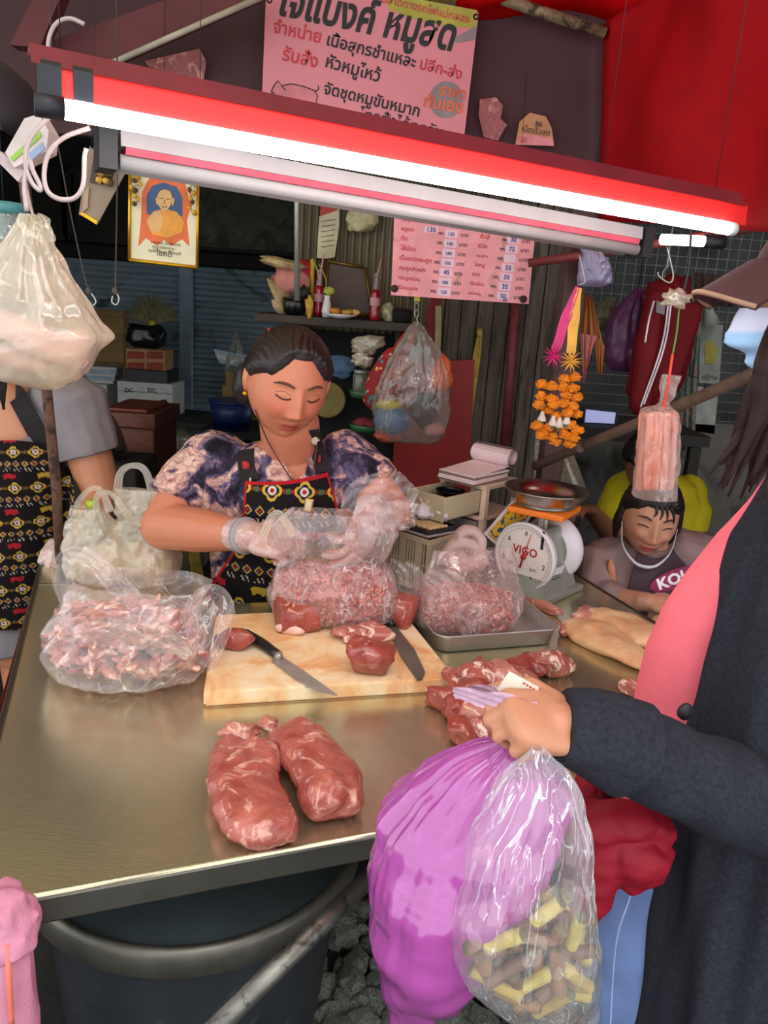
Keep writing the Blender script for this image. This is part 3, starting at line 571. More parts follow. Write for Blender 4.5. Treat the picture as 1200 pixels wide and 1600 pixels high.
# white grocery bags behind
g1 = Zc(232, 908); b1 = thing('grocery_bag', g1, 'tall milky white carrier bag beside the seller elbow', 'plastic bag')
bag('bag_film', [(g1+[0, 0, .002], .06, .05), (g1+[0, 0, .02], .082, .065), (g1+[-.005, 0, .07], .085, .068), (g1+[-.012, 0, .12], .07, .05), (g1+[-.02, 0, .165], .055, .035), (g1+[-.028, 0, .20], .05, .022), (g1+[-.03, 0, .235], .052, .012)], m_filmw, b1, 11, .009, 24, folds=.12)
ribbon('bag_handle', [A(183, 775, g1[1]), A(188, 740, g1[1]), A(205, 728, g1[1]), A(228, 737, g1[1]), A(243, 790, g1[1])], [.012, .009, .007, .009, .014], m_filmw, b1, 1, up=(0, 1, 0), amp=.002)
mk('bag_contents', *lump(g1+[0, 0, .055], (.066, .05, .052), None, 3, .2, 2, 4), mat('pale_bag_contents', '#d9c6b4', .6, 0, .15), b1)
g2 = Zc(158, 906); b2 = thing('grocery_bag', g2, 'shorter milky white carrier bag with a green capped bottle inside', 'plastic bag')
bag('bag_film', [(g2+[0, 0, .002], .06, .05), (g2+[0, 0, .02], .085, .06), (g2+[0, -.005, .06], .09, .062), (g2+[-.01, -.005, .11], .075, .05), (g2+[-.02, 0, .15], .058, .036), (g2+[-.025, 0, .185], .04, .026)], m_filmw, b2, 13, .009, 24, folds=.15)
for q_ in ([(128, 820), (120, 790), (142, 764), (160, 770), (172, 800)], [(150, 800), (152, 775), (170, 770), (190, 790), (205, 815)]): ribbon('bag_handle', [A(*p, g2[1]-.02) for p in q_], [.010, .007, .006, .008, .012], m_filmw, b2, 1, up=(0, 1, 0), amp=.002)
mk('bag_contents', *lump(g2+[0.01, 0, .05], (.07, .046, .045), None, 3, .2, 2, 9), mat('pale_bag_contents', '#d9c6b4'), b2)
bt = thing('bottle', g2+[-.022, .01, .02], 'clear water bottle with a lime green cap poking from the white bag', 'bottle'); q0 = g2+[-.022, .01, .02]
mk('body', *lathe([(.02, 0), (.028, .01), (.028, .12), (.022, .145), (.012, .16), (.012, .166)], q0, 20), film('bottle_plastic', '#f0f8f4', '#dfe8e2', .15, .25, .5), bt); mk('cap', *lathe([(.0135, .163), (.0135, .178), (.012, .181)], q0, 18), mat('lime_cap', '#b8c838', .4), bt)
# ---------------------------------------------------------------- steel tray with a bag of mince
TZ_ = CZ+.042; ta, tb, td = Z(686, 996, TZ_), Z(876, 982, TZ_), Z(617, 926, TZ_); tu = unit(tb-ta); tv = np.array([-tu[1], tu[0], 0]); tw, th_ = np.linalg.norm(tb-ta), (td-ta)@tv; tc = ta+tu*tw/2+tv*th_/2; tyaw = math.atan2(tu[1], tu[0])
def rr(hx, hy, r, z, n=8):
    P = []
    for cx, cy, a0 in ((hx-r, hy-r, 0), (-hx+r, hy-r, 90), (-hx+r, -hy+r, 180), (hx-r, -hy+r, 270)):
        for i in range(n+1): a = math.radians(a0+90*i/n); P.append(np.array([tc[0], tc[1], z])+tu*(cx+r*math.cos(a))+tv*(cy+r*math.sin(a)))
    return P
hx, hy = tw/2, th_/2; V = []; prof = [(.012, CZ+.001), (.006, CZ+.004), (.001, TZ_-.006), (-.004, TZ_-.001), (-.004, TZ_+.001), (.0005, TZ_+.001), (.006, CZ+.008), (.014, CZ+.0045)]
for ins, z in prof: V += rr(hx-ins, hy-ins, .03-ins*.4, z)
nn_ = 36; F = gfaces(len(prof), nn_, cv=True)+[list(range(nn_))[::-1], list(range(7*nn_, 8*nn_))]
tag(mk('steel_tray', V, F, m_steel('tray_steel', '#c4c2c2', .28, .75), org=(tc[0], tc[1], CZ)), 'shallow rectangular stainless tray right of the cutting board', 'tray')
mt = tc+tu*-.03+tv*-.0; mt = np.array([mt[0], mt[1], CZ+.05])
mince('minced_pork', mt, (.112, .082, .044), 1300, 'minced pork in the clear bag lying in the steel tray', 33, None, CZ+.006)
tbag = thing('plastic_bag', (mt[0], mt[1], CZ+.006), 'clear bag of mince with an upright top standing in the steel tray', 'plastic bag')
bag('bag_film', [(mt+[0, 0, -.042], .105, .075, tyaw), (mt+[0, 0, -.025], .126, .096, tyaw), (mt+[.002, 0, .01], .130, .098, tyaw), (mt+[.004, .0, .045], .126, .08, tyaw), (mt+[.008, .01, .08], .115, .045, tyaw), (mt+[.012, .02, .11], .105, .022, tyaw), (mt+[.012, .025, .132], .098, .010, tyaw)], m_film2, tbag, 5, .008, 20, folds=.15)
ribbon('bag_handle', [A(655, 945, mt[1]-.05), A(640, 905, mt[1]-.04), A(622, 890, mt[1]-.03), A(607, 885, mt[1]-.03)], [.05, .034, .02, .02], m_film2, tbag, 2, up=(0, 1, 0), amp=.006)
ribbon('loose_film', [A(665, 900, mt[1]-.06), A(700, 915, mt[1]-.09), A(725, 950, mt[1]-.1), A(745, 985, mt[1]-.1)], [.02, .035, .04, .03], m_film, tbag, 4, up=(0, 1, 0), amp=.006)
# ---------------------------------------------------------------- double faced spring scale
E1 = unit([-.66, -.75, 0]); E2 = np.array([-E1[1], E1[0], 0]); E2 = E2 if E2[0] > 0 else -E2; EY = math.atan2(E2[1], E2[0])
sp = Zc(838, 926)+[0, .03, 0]; scl = thing('weighing_scale', sp, 'white faced spring scale with a round steel pan on the counter', 'scale')
def P3(a, b, z): return sp+E1*a+E2*b+np.array([0, 0, z])
m_zn = m_steel('scale_body_metal', '#b4bab0', .38, .6); m_wp = mat('white_scale_plastic', '#dcd6de', .4, 0, .05); m_face = mat('dial_face', '#efe6e2', .5, 0, .04); m_redp = mat('red_print', '#b3202a', .6); m_blk = mat('black_print', '#1c1a1e', .6); m_orange = mat('orange_plastic', '#f07a1c', .45, 0, .05)
mk('base_plate', *box(P3(0, 0, .009), (.185, .2, .018), rotz(EY), .006), m_zn, scl, False)
Vb = [P3(a, b, z) for z, hx_, hy_ in ((.018, .082, .075), (.165, .05, .036), (.175, .045, .03)) for a, b in ((hx_, -hy_), (hx_, hy_), (-hx_, hy_), (-hx_, -hy_))]
mk('housing', Vb, gfaces(3, 4, cv=True)+[[8, 9, 10, 11], [3, 2, 1, 0]], m_zn, scl, False)
mk('spindle', *tube([P3(0, .0, .17), P3(0, 0, .215)], .012, 10), m_wp, scl); mk('spindle', *tube([P3(.02, .02, .17), P3(.02, .02, .215)], .006, 8), m_zn, scl)
for sgn in (1, -1):
    c = P3(sgn*.066, 0, .105); Rm = np.stack([E2*sgn, np.array([0, 0, 1.]), E1*sgn], 1)
    mk('dial_bezel', *lathe([(.062, -.03), (.086, -.012), (.09, .006), (.088, .012), (.083, .0125), (.0815, .008)], c, 44, Rm, cap=False), m_wp, scl)
    mk('dial_back', *lathe([(.001, -.031), (.062, -.03)], c, 44, Rm, cap=False), m_zn, scl)
    dl = mk('dial', *lathe([(.0001, .0075), (.082, .0078)], c, 44, Rm, cap=False), m_face, scl)
    if sgn == 1:
        f = c+E1*.009
        text('VIGO', f-E2*.036+np.array([0, 0, .006]), .074, E2, [0, 0, 1], m_redp, dl, bold=.02)
        for k, s_ in enumerate('0 1 2 3 4 5 6'.split()):
            a = math.pi/2-k*2*math.pi/7; text(s_, f+E2*(.062*math.cos(a)-.004)+np.array([0, 0, .062*math.sin(a)-.006]), .008, E2, [0, 0, 1], m_blk, dl, bold=.01)
        text('กก.', f+E2*-.044+np.array([0, 0, -.028]), .018, E2, [0, 0, 1], m_blk, dl); text('2กก.', f+E2*.02+np.array([0, 0, -.032]), .022, E2, [0, 0, 1], m_blk, dl)
        mb = MB()
        for k in range(70): a = 2*math.pi*k/70; r0 = .072 if k % 10 else .068; d = E2*math.cos(a)+np.array([0, 0, math.sin(a)]); mb.add(tube([f+d*r0, f+d*.0765], .0005, 4))
        mb.build('tick_marks', m_blk, dl)
        mk('needle', *tube([f+E1*.003+np.array([0, 0, -.03])-E2*.006, f+E1*.003, f+E1*.003+E2*.016+np.array([0, 0, .066])], [.003, .0022, .0007], 6), m_redp, scl); mk('needle_hub', *lathe([(.008, 0), (.006, .006)], f, 16, Rm), m_redp, scl)
mk('inspection_label', *box(P3(.012, .064, .062), (.06, .0015, .044), rotz(EY+math.pi/2)@rotx(.27), 0), mat('white_label', '#e6dfe6', .7), scl, False)
for k in range(5): mk('label_line', *box(P3(.012, .0665-.0025*k, .052+.0065*k), (.045-.006*(k % 2), .0015, .0011), rotz(EY+math.pi/2)@rotx(.27)), m_blk, scl, False)
mk('orange_plate', *box(P3(0, 0, .222), (.15, .15, .016), rotz(EY+.2), .004), m_orange, scl, False)
mk('pan_support', *lathe([(.06, .23), (.075, .236)], sp, 30), m_zn, scl)
mk('pan', *lathe([(.001, .236), (.07, .238), (.092, .25), (.106, .272), (.110, .275), (.111, .2775), (.108, .2775), (.090, .254), (.068, .2415), (.001, .24)], sp, 56, cap=False), m_steel('pan_steel', '#c2beb8', .2), scl)
# ---------------------------------------------------------------- drawer tower, baskets, paper
m_bp = mat('yellowed_plastic', '#b8a98c', .45, 0, .1, 8); m_bp2 = mat('cream_frame_plastic', '#e2c6b0', .5, 0, .06); m_void = mat('shadow_black_plastic', '#141214', .6)
dp = A(694, 778, 1.94); dz = dp[2]
def D(a, b, z): return dp-E1*a+E2*b+np.array([0, 0, z])      # a back from the drawer front, b along the front, z up
tw_ = thing('drawer_tower', np.array([*D(.15, -.06, 0)[:2], CZ]), 'small cream plastic drawer tower with its top drawer pulled out', 'drawers')
def dbox(name, a0, a1, b0, b1, z0, z1, m, p, bev=.002): return mk(name, *box(D((a0+a1)/2, (b0+b1)/2, (z0+z1)/2), (b1-b0, a1-a0, z1-z0), rotz(EY), bev), m, p, False)
dr = dbox('drawer', 0, .2, -.118, 0, -.064, -.06, m_bp, tw_); dbox('drawer_side', 0, .2, -.002, .002, -.06, .0, m_bp, dr); dbox('drawer_side', 0, .2, -.12, -.116, -.06, 0, m_bp, dr); dbox('drawer_front', -.004, 0, -.124, .006, -.066, .003, m_bp, dr)
mk('handle', *tube([D(-.006, -.06+.013*math.cos(a), -.014+.016*math.sin(a)) for a in np.linspace(math.pi, 2*math.pi, 10)], .0022, 6), m_bp2, dr)
dbox('frame_top', .155, .33, -.14, .02, .002, .014, m_bp2, tw_); dbox('frame_shelf', .155, .33, -.14, .02, -.085, -.074, m_bp2, tw_)
for a in (.158, .31):
    for b in (.004, -.138): dbox('post', a, a+.02, b, b+.016, CZ-dz+.001, .004, m_bp2, tw_)
dbox('drawer', .15, .32, -.118, 0, -.15, -.09, mat('grey_drawer', '#8d8684', .5), tw_)
tag(mk('black_bowl', *lathe([(.02, -.058), (.035, -.04), (.038, -.006), (.041, -.004), (.040, -.003), (.034, -.02), (.001, -.03)], D(.10, -.055, 0), 28, cap=False), mat('black_lacquer', '#0d0d10', .25), org=D(.10, -.055, -.06)), 'round black bowl sitting in the open top drawer', 'bowl')
# ruled pad with its pages rolled back
pd = thing('receipt_pad', D(.2, -.06, .016), 'pink ruled receipt pad with its pages rolled back on the drawer tower', 'notepad'); m_paper = mat('red_tinted_paper', '#ecd3d8', .8, 0, .04); m_card = mat('brown_card', '#8c7a66', .8)  # white paper coloured with the pink cast of the red tarp
for k in range(5): mk('page_block', *box(D(.20+random.uniform(-.004, .004), -.055, .018+k*.0055), (.12, .17, .005), rotz(EY+random.uniform(-.05, .05)), .001), m_paper if k % 3 else m_card, pd, False)
mk('top_page', *box(D(.20, -.052, .047), (.115, .17, .003), rotz(EY+.04)@rotx(.06)), m_paper, pd, False)
V = []
for i in range(70):
    t = i/69; a = -1.6+t*12.5; r = .028-.0155*t
    for b in (-.115, .012): V.append(D(.285-r*math.cos(a)*1.0, b, .078+r*math.sin(a)*.95))
mk('rolled_pages', V, gfaces(70, 2), m_paper, pd)
for k in range(6): mk('ruled_line', *tube([D(.285-.0285*math.cos(a), -.113, .078+.0272*math.sin(a)), D(.285-.0285*math.cos(a), .01, .078+.0272*math.sin(a))], .0005, 4) if False else tube([D(.285+.0286*math.cos(1.2+.28*k), -.113, .078+.0273*math.sin(1.2+.28*k)), D(.285+.0286*math.cos(1.2+.28*k), .01, .078+.0273*math.sin(1.2+.28*k))], .0004, 4), mat('faint_ink', '#a79aa8', .8), pd)
# basket, calculator, tissue, cloth, booklet
bk = A(668, 884, 1.86)
def Bk(a, b, z): return bk-E1*a+E2*b+np.array([0, 0, z])
bz0 = CZ+.004-bk[2]; bz1 = A(668, 845, 1.86)[2]-bk[2]
bas = thing('plastic_basket', Bk(.09, -.05, bz0), 'beige slotted plastic basket under the calculator', 'basket')
mk('floor_panel', *box(Bk(.08, -.07, bz0+.004), (.14, .17, .006), rotz(EY)), m_bp, bas, False)
for (a0, b0, a1, b1) in ((0, -.14, 0, 0), (0, 0, .16, 0), (.16, 0, .16, -.14), (0, -.14, .16, -.14)):
    p, q_ = Bk(a0, b0, 0), Bk(a1, b1, 0); d = q_-p; L = np.linalg.norm(d); yw = math.atan2(d[1], d[0]); c = (p+q_)/2
    mk('rim', *box(c+[0, 0, bz1-.006], (L+.006, .005, .014), rotz(yw), .001), m_bp, bas, False); mk('lower_band', *box(c+[0, 0, bz0+.01], (L, .004, .014), rotz(yw)), m_bp, bas, False); mk('middle_band', *box(c+[0, 0, (bz0+bz1)/2], (L, .004, .004), rotz(yw)), m_bp, bas, False)
    for k in range(int(L/.009)+1): mk('slat', *box(p+d*(k*.009/L)+[0, 0, (bz0+bz1)/2], (.0045 if k % 6 else .014, .003, bz1-bz0-.01), rotz(yw)), m_bp, bas, False)
ca = thing('calculator', Bk(.06, -.05, bz1+.012), 'black desk calculator with cream keys on the beige basket', 'calculator')
mk('casing', *box(Bk(.075, -.06, bz1+.012), (.105, .15, .016), rotz(EY)@rotx(-.06), .005), mat('black_casing', '#211f22', .4), ca, False); mk('silver_trim', *box(Bk(.075, -.06, bz1+.004), (.108, .153, .006), rotz(EY)@rotx(-.06), .002), mat('silver_plastic', '#b9b3b6', .35, .3), ca, False)
for i in range(5):
    for j in range(6): mk('key', *box(Bk(.018+.016*i, -.1+.0165*j, bz1+.0235-.001*i+.0018), (.011, .010, .006), rotz(EY)@rotx(-.06), .001), mat('cream_keys', '#d8b98a', .5) if (i, j) != (0, 0) else m_orange, ca, False)
mk('display', *box(Bk(.122, -.06, bz1+.021), (.085, .03, .006), rotz(EY)@rotx(-.3), .001), mat('lcd_dark', '#3a3d38', .2), ca, False)
ti = MB(); [ti.add(lump(Bk(.06+.02*k, -.11+.025*k, bz1+.045), (.035, .022, .02), rotz(k), 3, .6, 2, 50+k)) for k in range(3)]
tag(ti.build('tissue_wad', mat('white_tissue', '#cfc9cc', .9, 0, .06, bump=.3)), 'crumpled white tissue under the open drawer', 'tissue')
m_rag = cloth('pink_rag', '#cdb0ac', 0, .95); rg_ = MB()
for pts, r in (([(705, 885), (700, 862), (722, 848), (748, 862), (752, 885)], .016), ([(716, 870), (718, 836), (738, 830), (752, 846), (748, 872)], .014), ([(700, 892), (730, 880), (760, 868)], .022)): rg_.add(tube([A(px, py, 1.84) for px, py in pts], r, 12, 20, flat=1.7, up=(0, 1, 0)))
V, F = remesh(rg_.arr(), .004, 4); V = V+np.stack([nz(V, 40, j)*.004 for j in range(3)], 1); tag(mk('rag', V, F, m_rag, org=A(730, 880, 1.84)), 'crumpled pink rag between the basket and the scale', 'cloth')
n = NT('booklet_print'); co = n.coord('Object'); n.set(Base_Color=n.ramp(n.noise(co, 38, 3, 1.5), [(.36, '#2f4f86'), (.44, '#e3b92e'), (.58, '#d99a20'), (.64, '#7c2c1c'), (.7, '#e8d9a0')], 'CONSTANT'), Roughness=.3)
bo = thing('booklet', A(790, 850, 1.99), 'colourful yellow and blue booklet leaning behind the scale dial', 'booklet'); yo = 2.0
plate('back_page', [(800, 783), (835, 800), (790, 866), (756, 834)], yo+.003, .003, mat('white_label', '#e6dfe6'), bo); plate('cover', [(801, 789), (829, 802), (789, 858), (762, 834)], yo, .002, n.m, bo)
# ================================================================ signs
m_banner = mat('faded_pink_vinyl', '#d8818c', .5, 0, .06, 4); m_ink = mat('black_print', '#1c1a1e', .6); m_redink = mat('red_ink', '#c4323c', .6); m_orink = mat('orange_ink', '#e8663a', .6); m_sign = mat('weathered_pink_board', '#ee9ba0', .55, 0, .12, 12, dirt=('#b8897a', 14, .6))
yb_ = 2.44
bn = thing('banner', A(570, 100, yb_), 'pink vinyl banner with big black Thai lettering above the lamps', 'banner')
plate('vinyl_sheet', [(417, -45), (748, 20), (725, 216), (409, 160)], yb_, .004, m_banner, bn)
plate('green_print', [(598, -12), (640, -4), (746, 16), (744, 44), (700, 42), (640, 28), (608, 14)], yb_-.001, .0008, mat('olive_print', '#a9a03c', .6), bn); plate('grey_print', [(706, 60), (746, 40), (742, 62), (715, 67)], yb_-.0012, .0008, mat('grey_print', '#8d7c80', .6), bn)
T = lambda s, a, b, m, k=0, **q: ptext(s, a, b, yb_-.002-.0004*k, m, bn, **q)
T('ใจแบงค์ หมูสด', (436, 22), (708, 79), m_ink, 1, bold=.03, shear=.15, hk=1.25); T('ตลาดทางรถไฟแม่กลอง', (596, 3), (732, 36), m_redink, 2, bold=.01)
T('จำหน่าย', (426, 50), (500, 67), m_redink, bold=.02); T('เนื้อสุกรชำแหละ', (510, 70), (648, 106), m_ink, bold=.02); T('ปลีก-ส่ง', (655, 107), (720, 124), m_redink, bold=.02)
T('รับสั่ง', (440, 93), (495, 106), m_redink, bold=.02); T('หัวหมูไหว้', (508, 104), (592, 128), m_ink, bold=.02); T('จัดชุดหมูขันหมาก', (505, 146), (654, 182), m_ink, bold=.02); T('โทรสั่งได้ทุกวัน', (560, 186), (690, 216), m_ink, bold=.01)
c_ = A(697, 156, yb_-.001); mk('grey_disc', *lathe([(.0001, 0), (.048, .0)], c_, 30, rotx(math.pi/2), cap=False), mat('grey_print', '#8d7c80'), bn)
T('ราคา', (686, 148), (726, 156), m_orink, 2, bold=.02); T('กันเอง', (661, 166), (722, 177), m_orink, 2, bold=.02)
pg = [(428, 134), (434, 126), (440, 134), (455, 131), (475, 135), (492, 142), (496, 150), (492, 168), (430, 160), (426, 150), (424, 142)]
plate('pig_drawing', pg, yb_-.001, .0008, mat('pig_pink_print', '#cf7880', .6), bn); mk('pig_outline', *tube([A(*p, yb_-.002) for p in pg+pg[:1]], .0014, 5), m_ink, bn)
for p in (((424, 142), (430, 148), (428, 152)), ((440, 134), (446, 141)), ((493, 143), (498, 139), (497, 134))): mk('pig_line', *tube([A(*q_, yb_-.002) for q_ in p], .0014, 5), m_ink, bn)
for p in ((744, 26), (421, 0)): mk('eyelet', *lathe([(.004, -.001), (.008, -.001), (.008, 0)], A(*p, yb_-.002), 14, rotx(math.pi/2), cap=False), m_ink, bn)
ys_ = 2.36
sg = thing('price_sign', A(725, 400, ys_), 'pink handwritten price board with Thai words and baht prices', 'sign')
plate('board', [(617, 312), (838, 345), (826, 475), (611, 461)], ys_, .008, m_sign, sg); m_patch = mat('price_patch', '#e8c6d4', .6, 0, .06); m_violet = mat('violet_ink', '#4c3a78', .6)
def cp(x, y): return (600+x/4.8, 320+y/4.8)
rows = [('กระดูกหน้าแข้ง', '120', 'ไส้ใหญ่', '60'), ('หมูบด', '135', 'คั้วไส้', '30'), ('ตับ', '100', 'หัวใจ', '75'), ('ไส้อ่อน', '180', 'กระเพาะ', ''), ('เนื้อแดงกระดูก', '100', 'ไขหมู', '55'), ('กระดูกสันหลัง', '45', 'ปอด', '30'), ('กระดูกอ่อน', '180', 'ตับอ่อน', '35'), ('ซี่โครงแท่ง', '120', 'เครื่องหมู', '50')]
wl = (172, 92, 48, 115, 240, 200, 160, 148); wr_ = (82, 70, 68, 90, 78, 58, 105, 95)
for i, (a, b, c, d) in enumerate(rows):
    y0 = 118+i*73; x = 133-4.2*i; sl = .11
    def L(s, x0, w, dy, m, bold=.01, **q): ptext(s, cp(x0, y0+dy+sl*(x0-x)), cp(x0+w, y0+dy+sl*(x0+w-x)), ys_-.0016, m, sg, bold=bold, **q)
    L(a, x, wl[i], 0, m_redink, .015); xk = 418-9.8*i; L('กก.', xk, 44, 0, m_ink, .02); xn = 492-9.5*i
    plate('price_patch', [cp(xn-22, y0+sl*(xn-x)-46), cp(xn+72, y0+sl*(xn+72-x)-46), cp(xn+70, y0+sl*(xn-x)+22), cp(xn-24, y0+sl*(xn-x)+14)], ys_-.001, .0006, m_patch, sg)
    L(b, xn, 44, 0, m_violet, .03); L('บาท', 588-11.6*i, 56, -2, m_ink, .01)
    x = 735-15*i; y0 = 180+i*70; sl = .10; L(c, x, wr_[i], 0, m_redink, .015); L('กก.', x+165-1.5*i, 42, 4, m_ink, .02); xn = x+226+2*i
    plate('price_patch', [cp(xn-22, y0+sl*(xn-x)-44), cp(xn+68, y0+sl*(xn+72-x)-44), cp(xn+66, y0+sl*(xn-x)+22), cp(xn-24, y0+sl*(xn-x)+14)], ys_-.001, .0006, m_patch, sg)
    if d: L(d, xn, 44, 4, m_violet, .03)
    L('บาท', x+310+4.5*i, 58, 2, m_ink, .01)
plate('price_patch', [cp(308, 160), cp(410, 165), cp(400, 212), cp(300, 206)], ys_-.001, .0006, m_patch, sg); ptext('130', cp(325, 200), cp(388, 206), ys_-.002, m_violet, sg, bold=.02); ptext('60', cp(890, 722), cp(925, 725), ys_-.0016, m_violet, sg, bold=.03)
for p in ((80, 628), (1045, 708)): mk('screw_cap', *lathe([(.0001, -.003), (.010, -.002), (.011, 0)], A(*cp(*p), ys_-.001), 16, rotx(-math.pi/2), cap=False), mat('dark_rust_spot', '#3d2524', .8), sg)
for px in (640, 810): mk('hanger_wire', *tube([A(px, 330, ys_+.004), A(px, 330, ys_+.004)+[0, .145, .4]], .0007, 5), m_tape, sg)
for nm, pts, lb, mm in (('sticker', [(805, 226), (812, 190), (828, 176), (853, 182), (862, 200), (866, 228)], 'torn orange and pink 5G sticker right of the banner', mat('orange_sticker', '#c08a5e', .6)), ('sticker', [(750, 155), (775, 152), (786, 165), (782, 185), (792, 195), (778, 220), (756, 214), (748, 180)], 'torn reddish sticker scrap beside the banner edge', mat('red_sticker', '#9d5a5c', .7, dirt=('#c58f88', 40, .55))), ('sticker', [(226, 95), (312, 76), (322, 96), (318, 128), (285, 118), (232, 104)], 'curled reddish sticker scrap above the red batten at left', mat('red_sticker', '#9d5a5c'))):
    t = thing(nm, A(*pts[0], 2.47), lb, 'sticker'); plate('paper', pts, 2.47, .003, mm, t)
    if '5G' in lb: ptext('5G', (836, 196), (846, 198), 2.467, m_ink, t, bold=.03); plate('pink_print', [(806, 226), (816, 208), (862, 216), (865, 228)], 2.468, .001, mat('pink_sticker', '#dd8a92', .6), t); ptext('20', (812, 222), (822, 223), 2.466, m_redink, t); ptext('เน็ตเร็วสุด', (815, 205), (858, 212), 2.466, m_ink, t)
# framed portrait of a monk, small flower strings on its corners
yf = 2.25
fr = thing('framed_portrait', A(255, 335, yf), 'gold framed portrait of a seated monk in an orange robe', 'picture'); m_gold = mat('gold_frame', '#d8a325', .3, .8, .1, 30); m_cream = mat('cream_print', '#e6dcb8', .6, 0, .05)
fc = [(203, 252), (310, 266), (308, 418), (202, 406)]; ins = lambda k: [((p[0]*(1-k)+256*k), (p[1]*(1-k)+335*k)) for p in fc]
plate('backing', fc, yf+.006, .008, m_gold, fr); plate('print_sheet', ins(.04), yf+.002, .003, m_cream, fr)
for i in range(4): a, b = A(*fc[i], yf), A(*fc[(i+1) % 4], yf); mk('frame_bar', *tube([a, b], .0045, 8), m_gold, fr)
def P_(name, pts, k, m): plate(name, pts, yf+.0015-.0006*k, .0006, m, fr)
m_or = mat('orange_print', '#df6a34', .6); m_bl = mat('blue_print', '#3c557e', .6); m_sk = mat('skin_print', '#d9a76b', .6); m_rb = mat('robe_print', '#e59a3a', .6)
P_('ornament', [(258, 262), (268, 280), (290, 288), (298, 320), (292, 345), (296, 385), (284, 374), (268, 384), (256, 375), (245, 384), (228, 372), (216, 385), (220, 345), (222, 300), (232, 280)], 0, m_or)
P_('blue_arch', [(229, 335), (229, 305), (238, 290), (256, 285), (276, 292), (285, 308), (285, 338)], 1, m_bl); P_('robe', [(229, 345), (240, 330), (257, 326), (276, 331), (288, 346), (284, 364), (262, 372), (238, 366)], 2, m_rb)
P_('bare_shoulder', [(229, 345), (240, 331), (250, 330), (256, 345), (250, 362), (236, 362)], 3, m_sk); P_('face', [(246, 305), (250, 298), (258, 296), (266, 299), (269, 308), (267, 320), (261, 330), (254, 330), (247, 320)], 4, m_sk); P_('ear', [(243, 309), (246, 308), (247, 320), (244, 318)], 4, m_sk); P_('ear', [(269, 310), (273, 310), (271, 321), (268, 320)], 4, m_sk)
m_pen = mat('brown_print', '#6b4526', .6)
for a in ([(249, 310), (255, 310)], [(260, 311), (266, 311)], [(257, 312), (257, 318)], [(253, 323), (261, 323.5)]): mk('print_line', *tube([A(*q_, yf-.0015) for q_ in a], .0009, 5), m_pen, fr)
for k, (a, b, s) in enumerate((((236, 380), (282, 385), 'หลวงพ่อ วัดในคลอง'), ((238, 387), (272, 391), 'สมุทรสงคราม'), ((232, 393), (282, 399), 'ขอให้ร่ำรวย ค้าขายดี'), ((244, 399), (268, 402), 'โชคดี'), ((232, 268), (250, 270), 'มงคล'), ((272, 272), (286, 274), 'บารมี'))): ptext(s, a, b, yf-.0015, m_ink, fr)
mk('hanger_string', *tube([A(255, 259, yf+.012), A(255, 259, yf+.012)+[0, .03, .5]], .001, 5), m_tape, fr)
m_gfl = mat('gold_flowers', '#cfa23a', .6, 0, .3, 60); m_gdk = mat('dried_flowers', '#5a4420', .7, 0, .3, 50)
def flower_string(name, pts, y, label, seed):
    t = thing(name, A(*pts[0], y), label, 'garland'); rg = random.Random(seed)
    for k, p in enumerate(pts): mk('flower', *lump(A(p[0]+rg.uniform(-3, 3), p[1], y), (.008,)*3, None, 1, .6, 3, seed+k), m_gfl if k % 3 else m_gdk, t, False)
    mk('string', *tube([A(p[0], p[1], y) for p in pts], .0012, 5, 10), m_gdk, t); return t
flower_string('flower_string', [(212, 262), (209, 272), (216, 276), (210, 282), (218, 288), (208, 292), (214, 298), (209, 306), (217, 312), (212, 318)], yf-.014, 'gold flower string on the left corner of the monk portrait', 3)
flower_string('flower_string', [(299, 270), (296, 284), (303, 288), (294, 296), (301, 302), (295, 310), (303, 316), (296, 324), (301, 332)], yf-.014, 'gold flower string on the right corner of the monk portrait', 5)
am = thing('amulet_card', A(160, 290, 1.7), 'tilted brown card in a plastic sleeve hanging left of the portrait', 'card'); plate('card', [(140, 228), (160, 245), (200, 262), (152, 350), (123, 335), (133, 270)], 1.7, .004, mat('brown_card', '#8c7a66'), am); plate('dark_print', [(146, 245), (165, 258), (180, 265), (170, 290), (140, 285)], 1.697, .002, mat('dark_brown_print', '#4e3a33', .7), am); plate('gold_edge', [(124, 334), (128, 331), (152, 345), (151, 351)], 1.697, .002, m_gold, am); plate('card_fold', [(131, 300), (139, 290), (137, 325), (128, 332)], 1.695, .002, mat('tan_card', '#a58b72', .7), am); mk('string', *tube([A(142, 232, 1.7), A(150, 150, 1.7), A(150, 150, 1.7)+[0, 0, .5]], .001, 5), m_tape, am)
flower_string('flower_string', [(156, 240), (160, 246), (165, 252), (158, 258), (166, 263), (159, 270), (168, 272), (157, 280), (164, 283), (172, 286)], 1.69, 'small orange flower string on the tilted brown card', 8)
m_cord = mat('dark_cord', '#4a3f38', .8)
for pts, lb in (([(84, 200), (95, 250), (107, 316), (131, 428), (139, 455), (146, 463), (150, 472), (144, 478), (140, 472)], 'thin dark cord with a wire hook, left of the pair'), ([(184, 190), (183, 300), (181, 417), (180, 455), (186, 466), (182, 476), (175, 472), (176, 462)], 'thin brown cord with a wire hook, right of the pair')):
    t = thing('hook_cord', A(*pts[0], 1.6), lb, 'hook'); mk('cord_top', *tube([A(*pts[0], 1.6), A(*pts[0], 1.6)+[0, .02, .66]], .0014, 5), m_cord, t); mk('cord', *tube([A(*p, 1.6) for p in pts[:-4]], .0014, 5, 24), m_cord, t); mk('hook', *tube([A(*p, 1.6) for p in pts[-5:]], .0016, 6, 16), m_zn, t); mk('knot', *lump(A(*pts[-5], 1.6), (.006, .006, .009), None, 1, .3), m_cord, t)
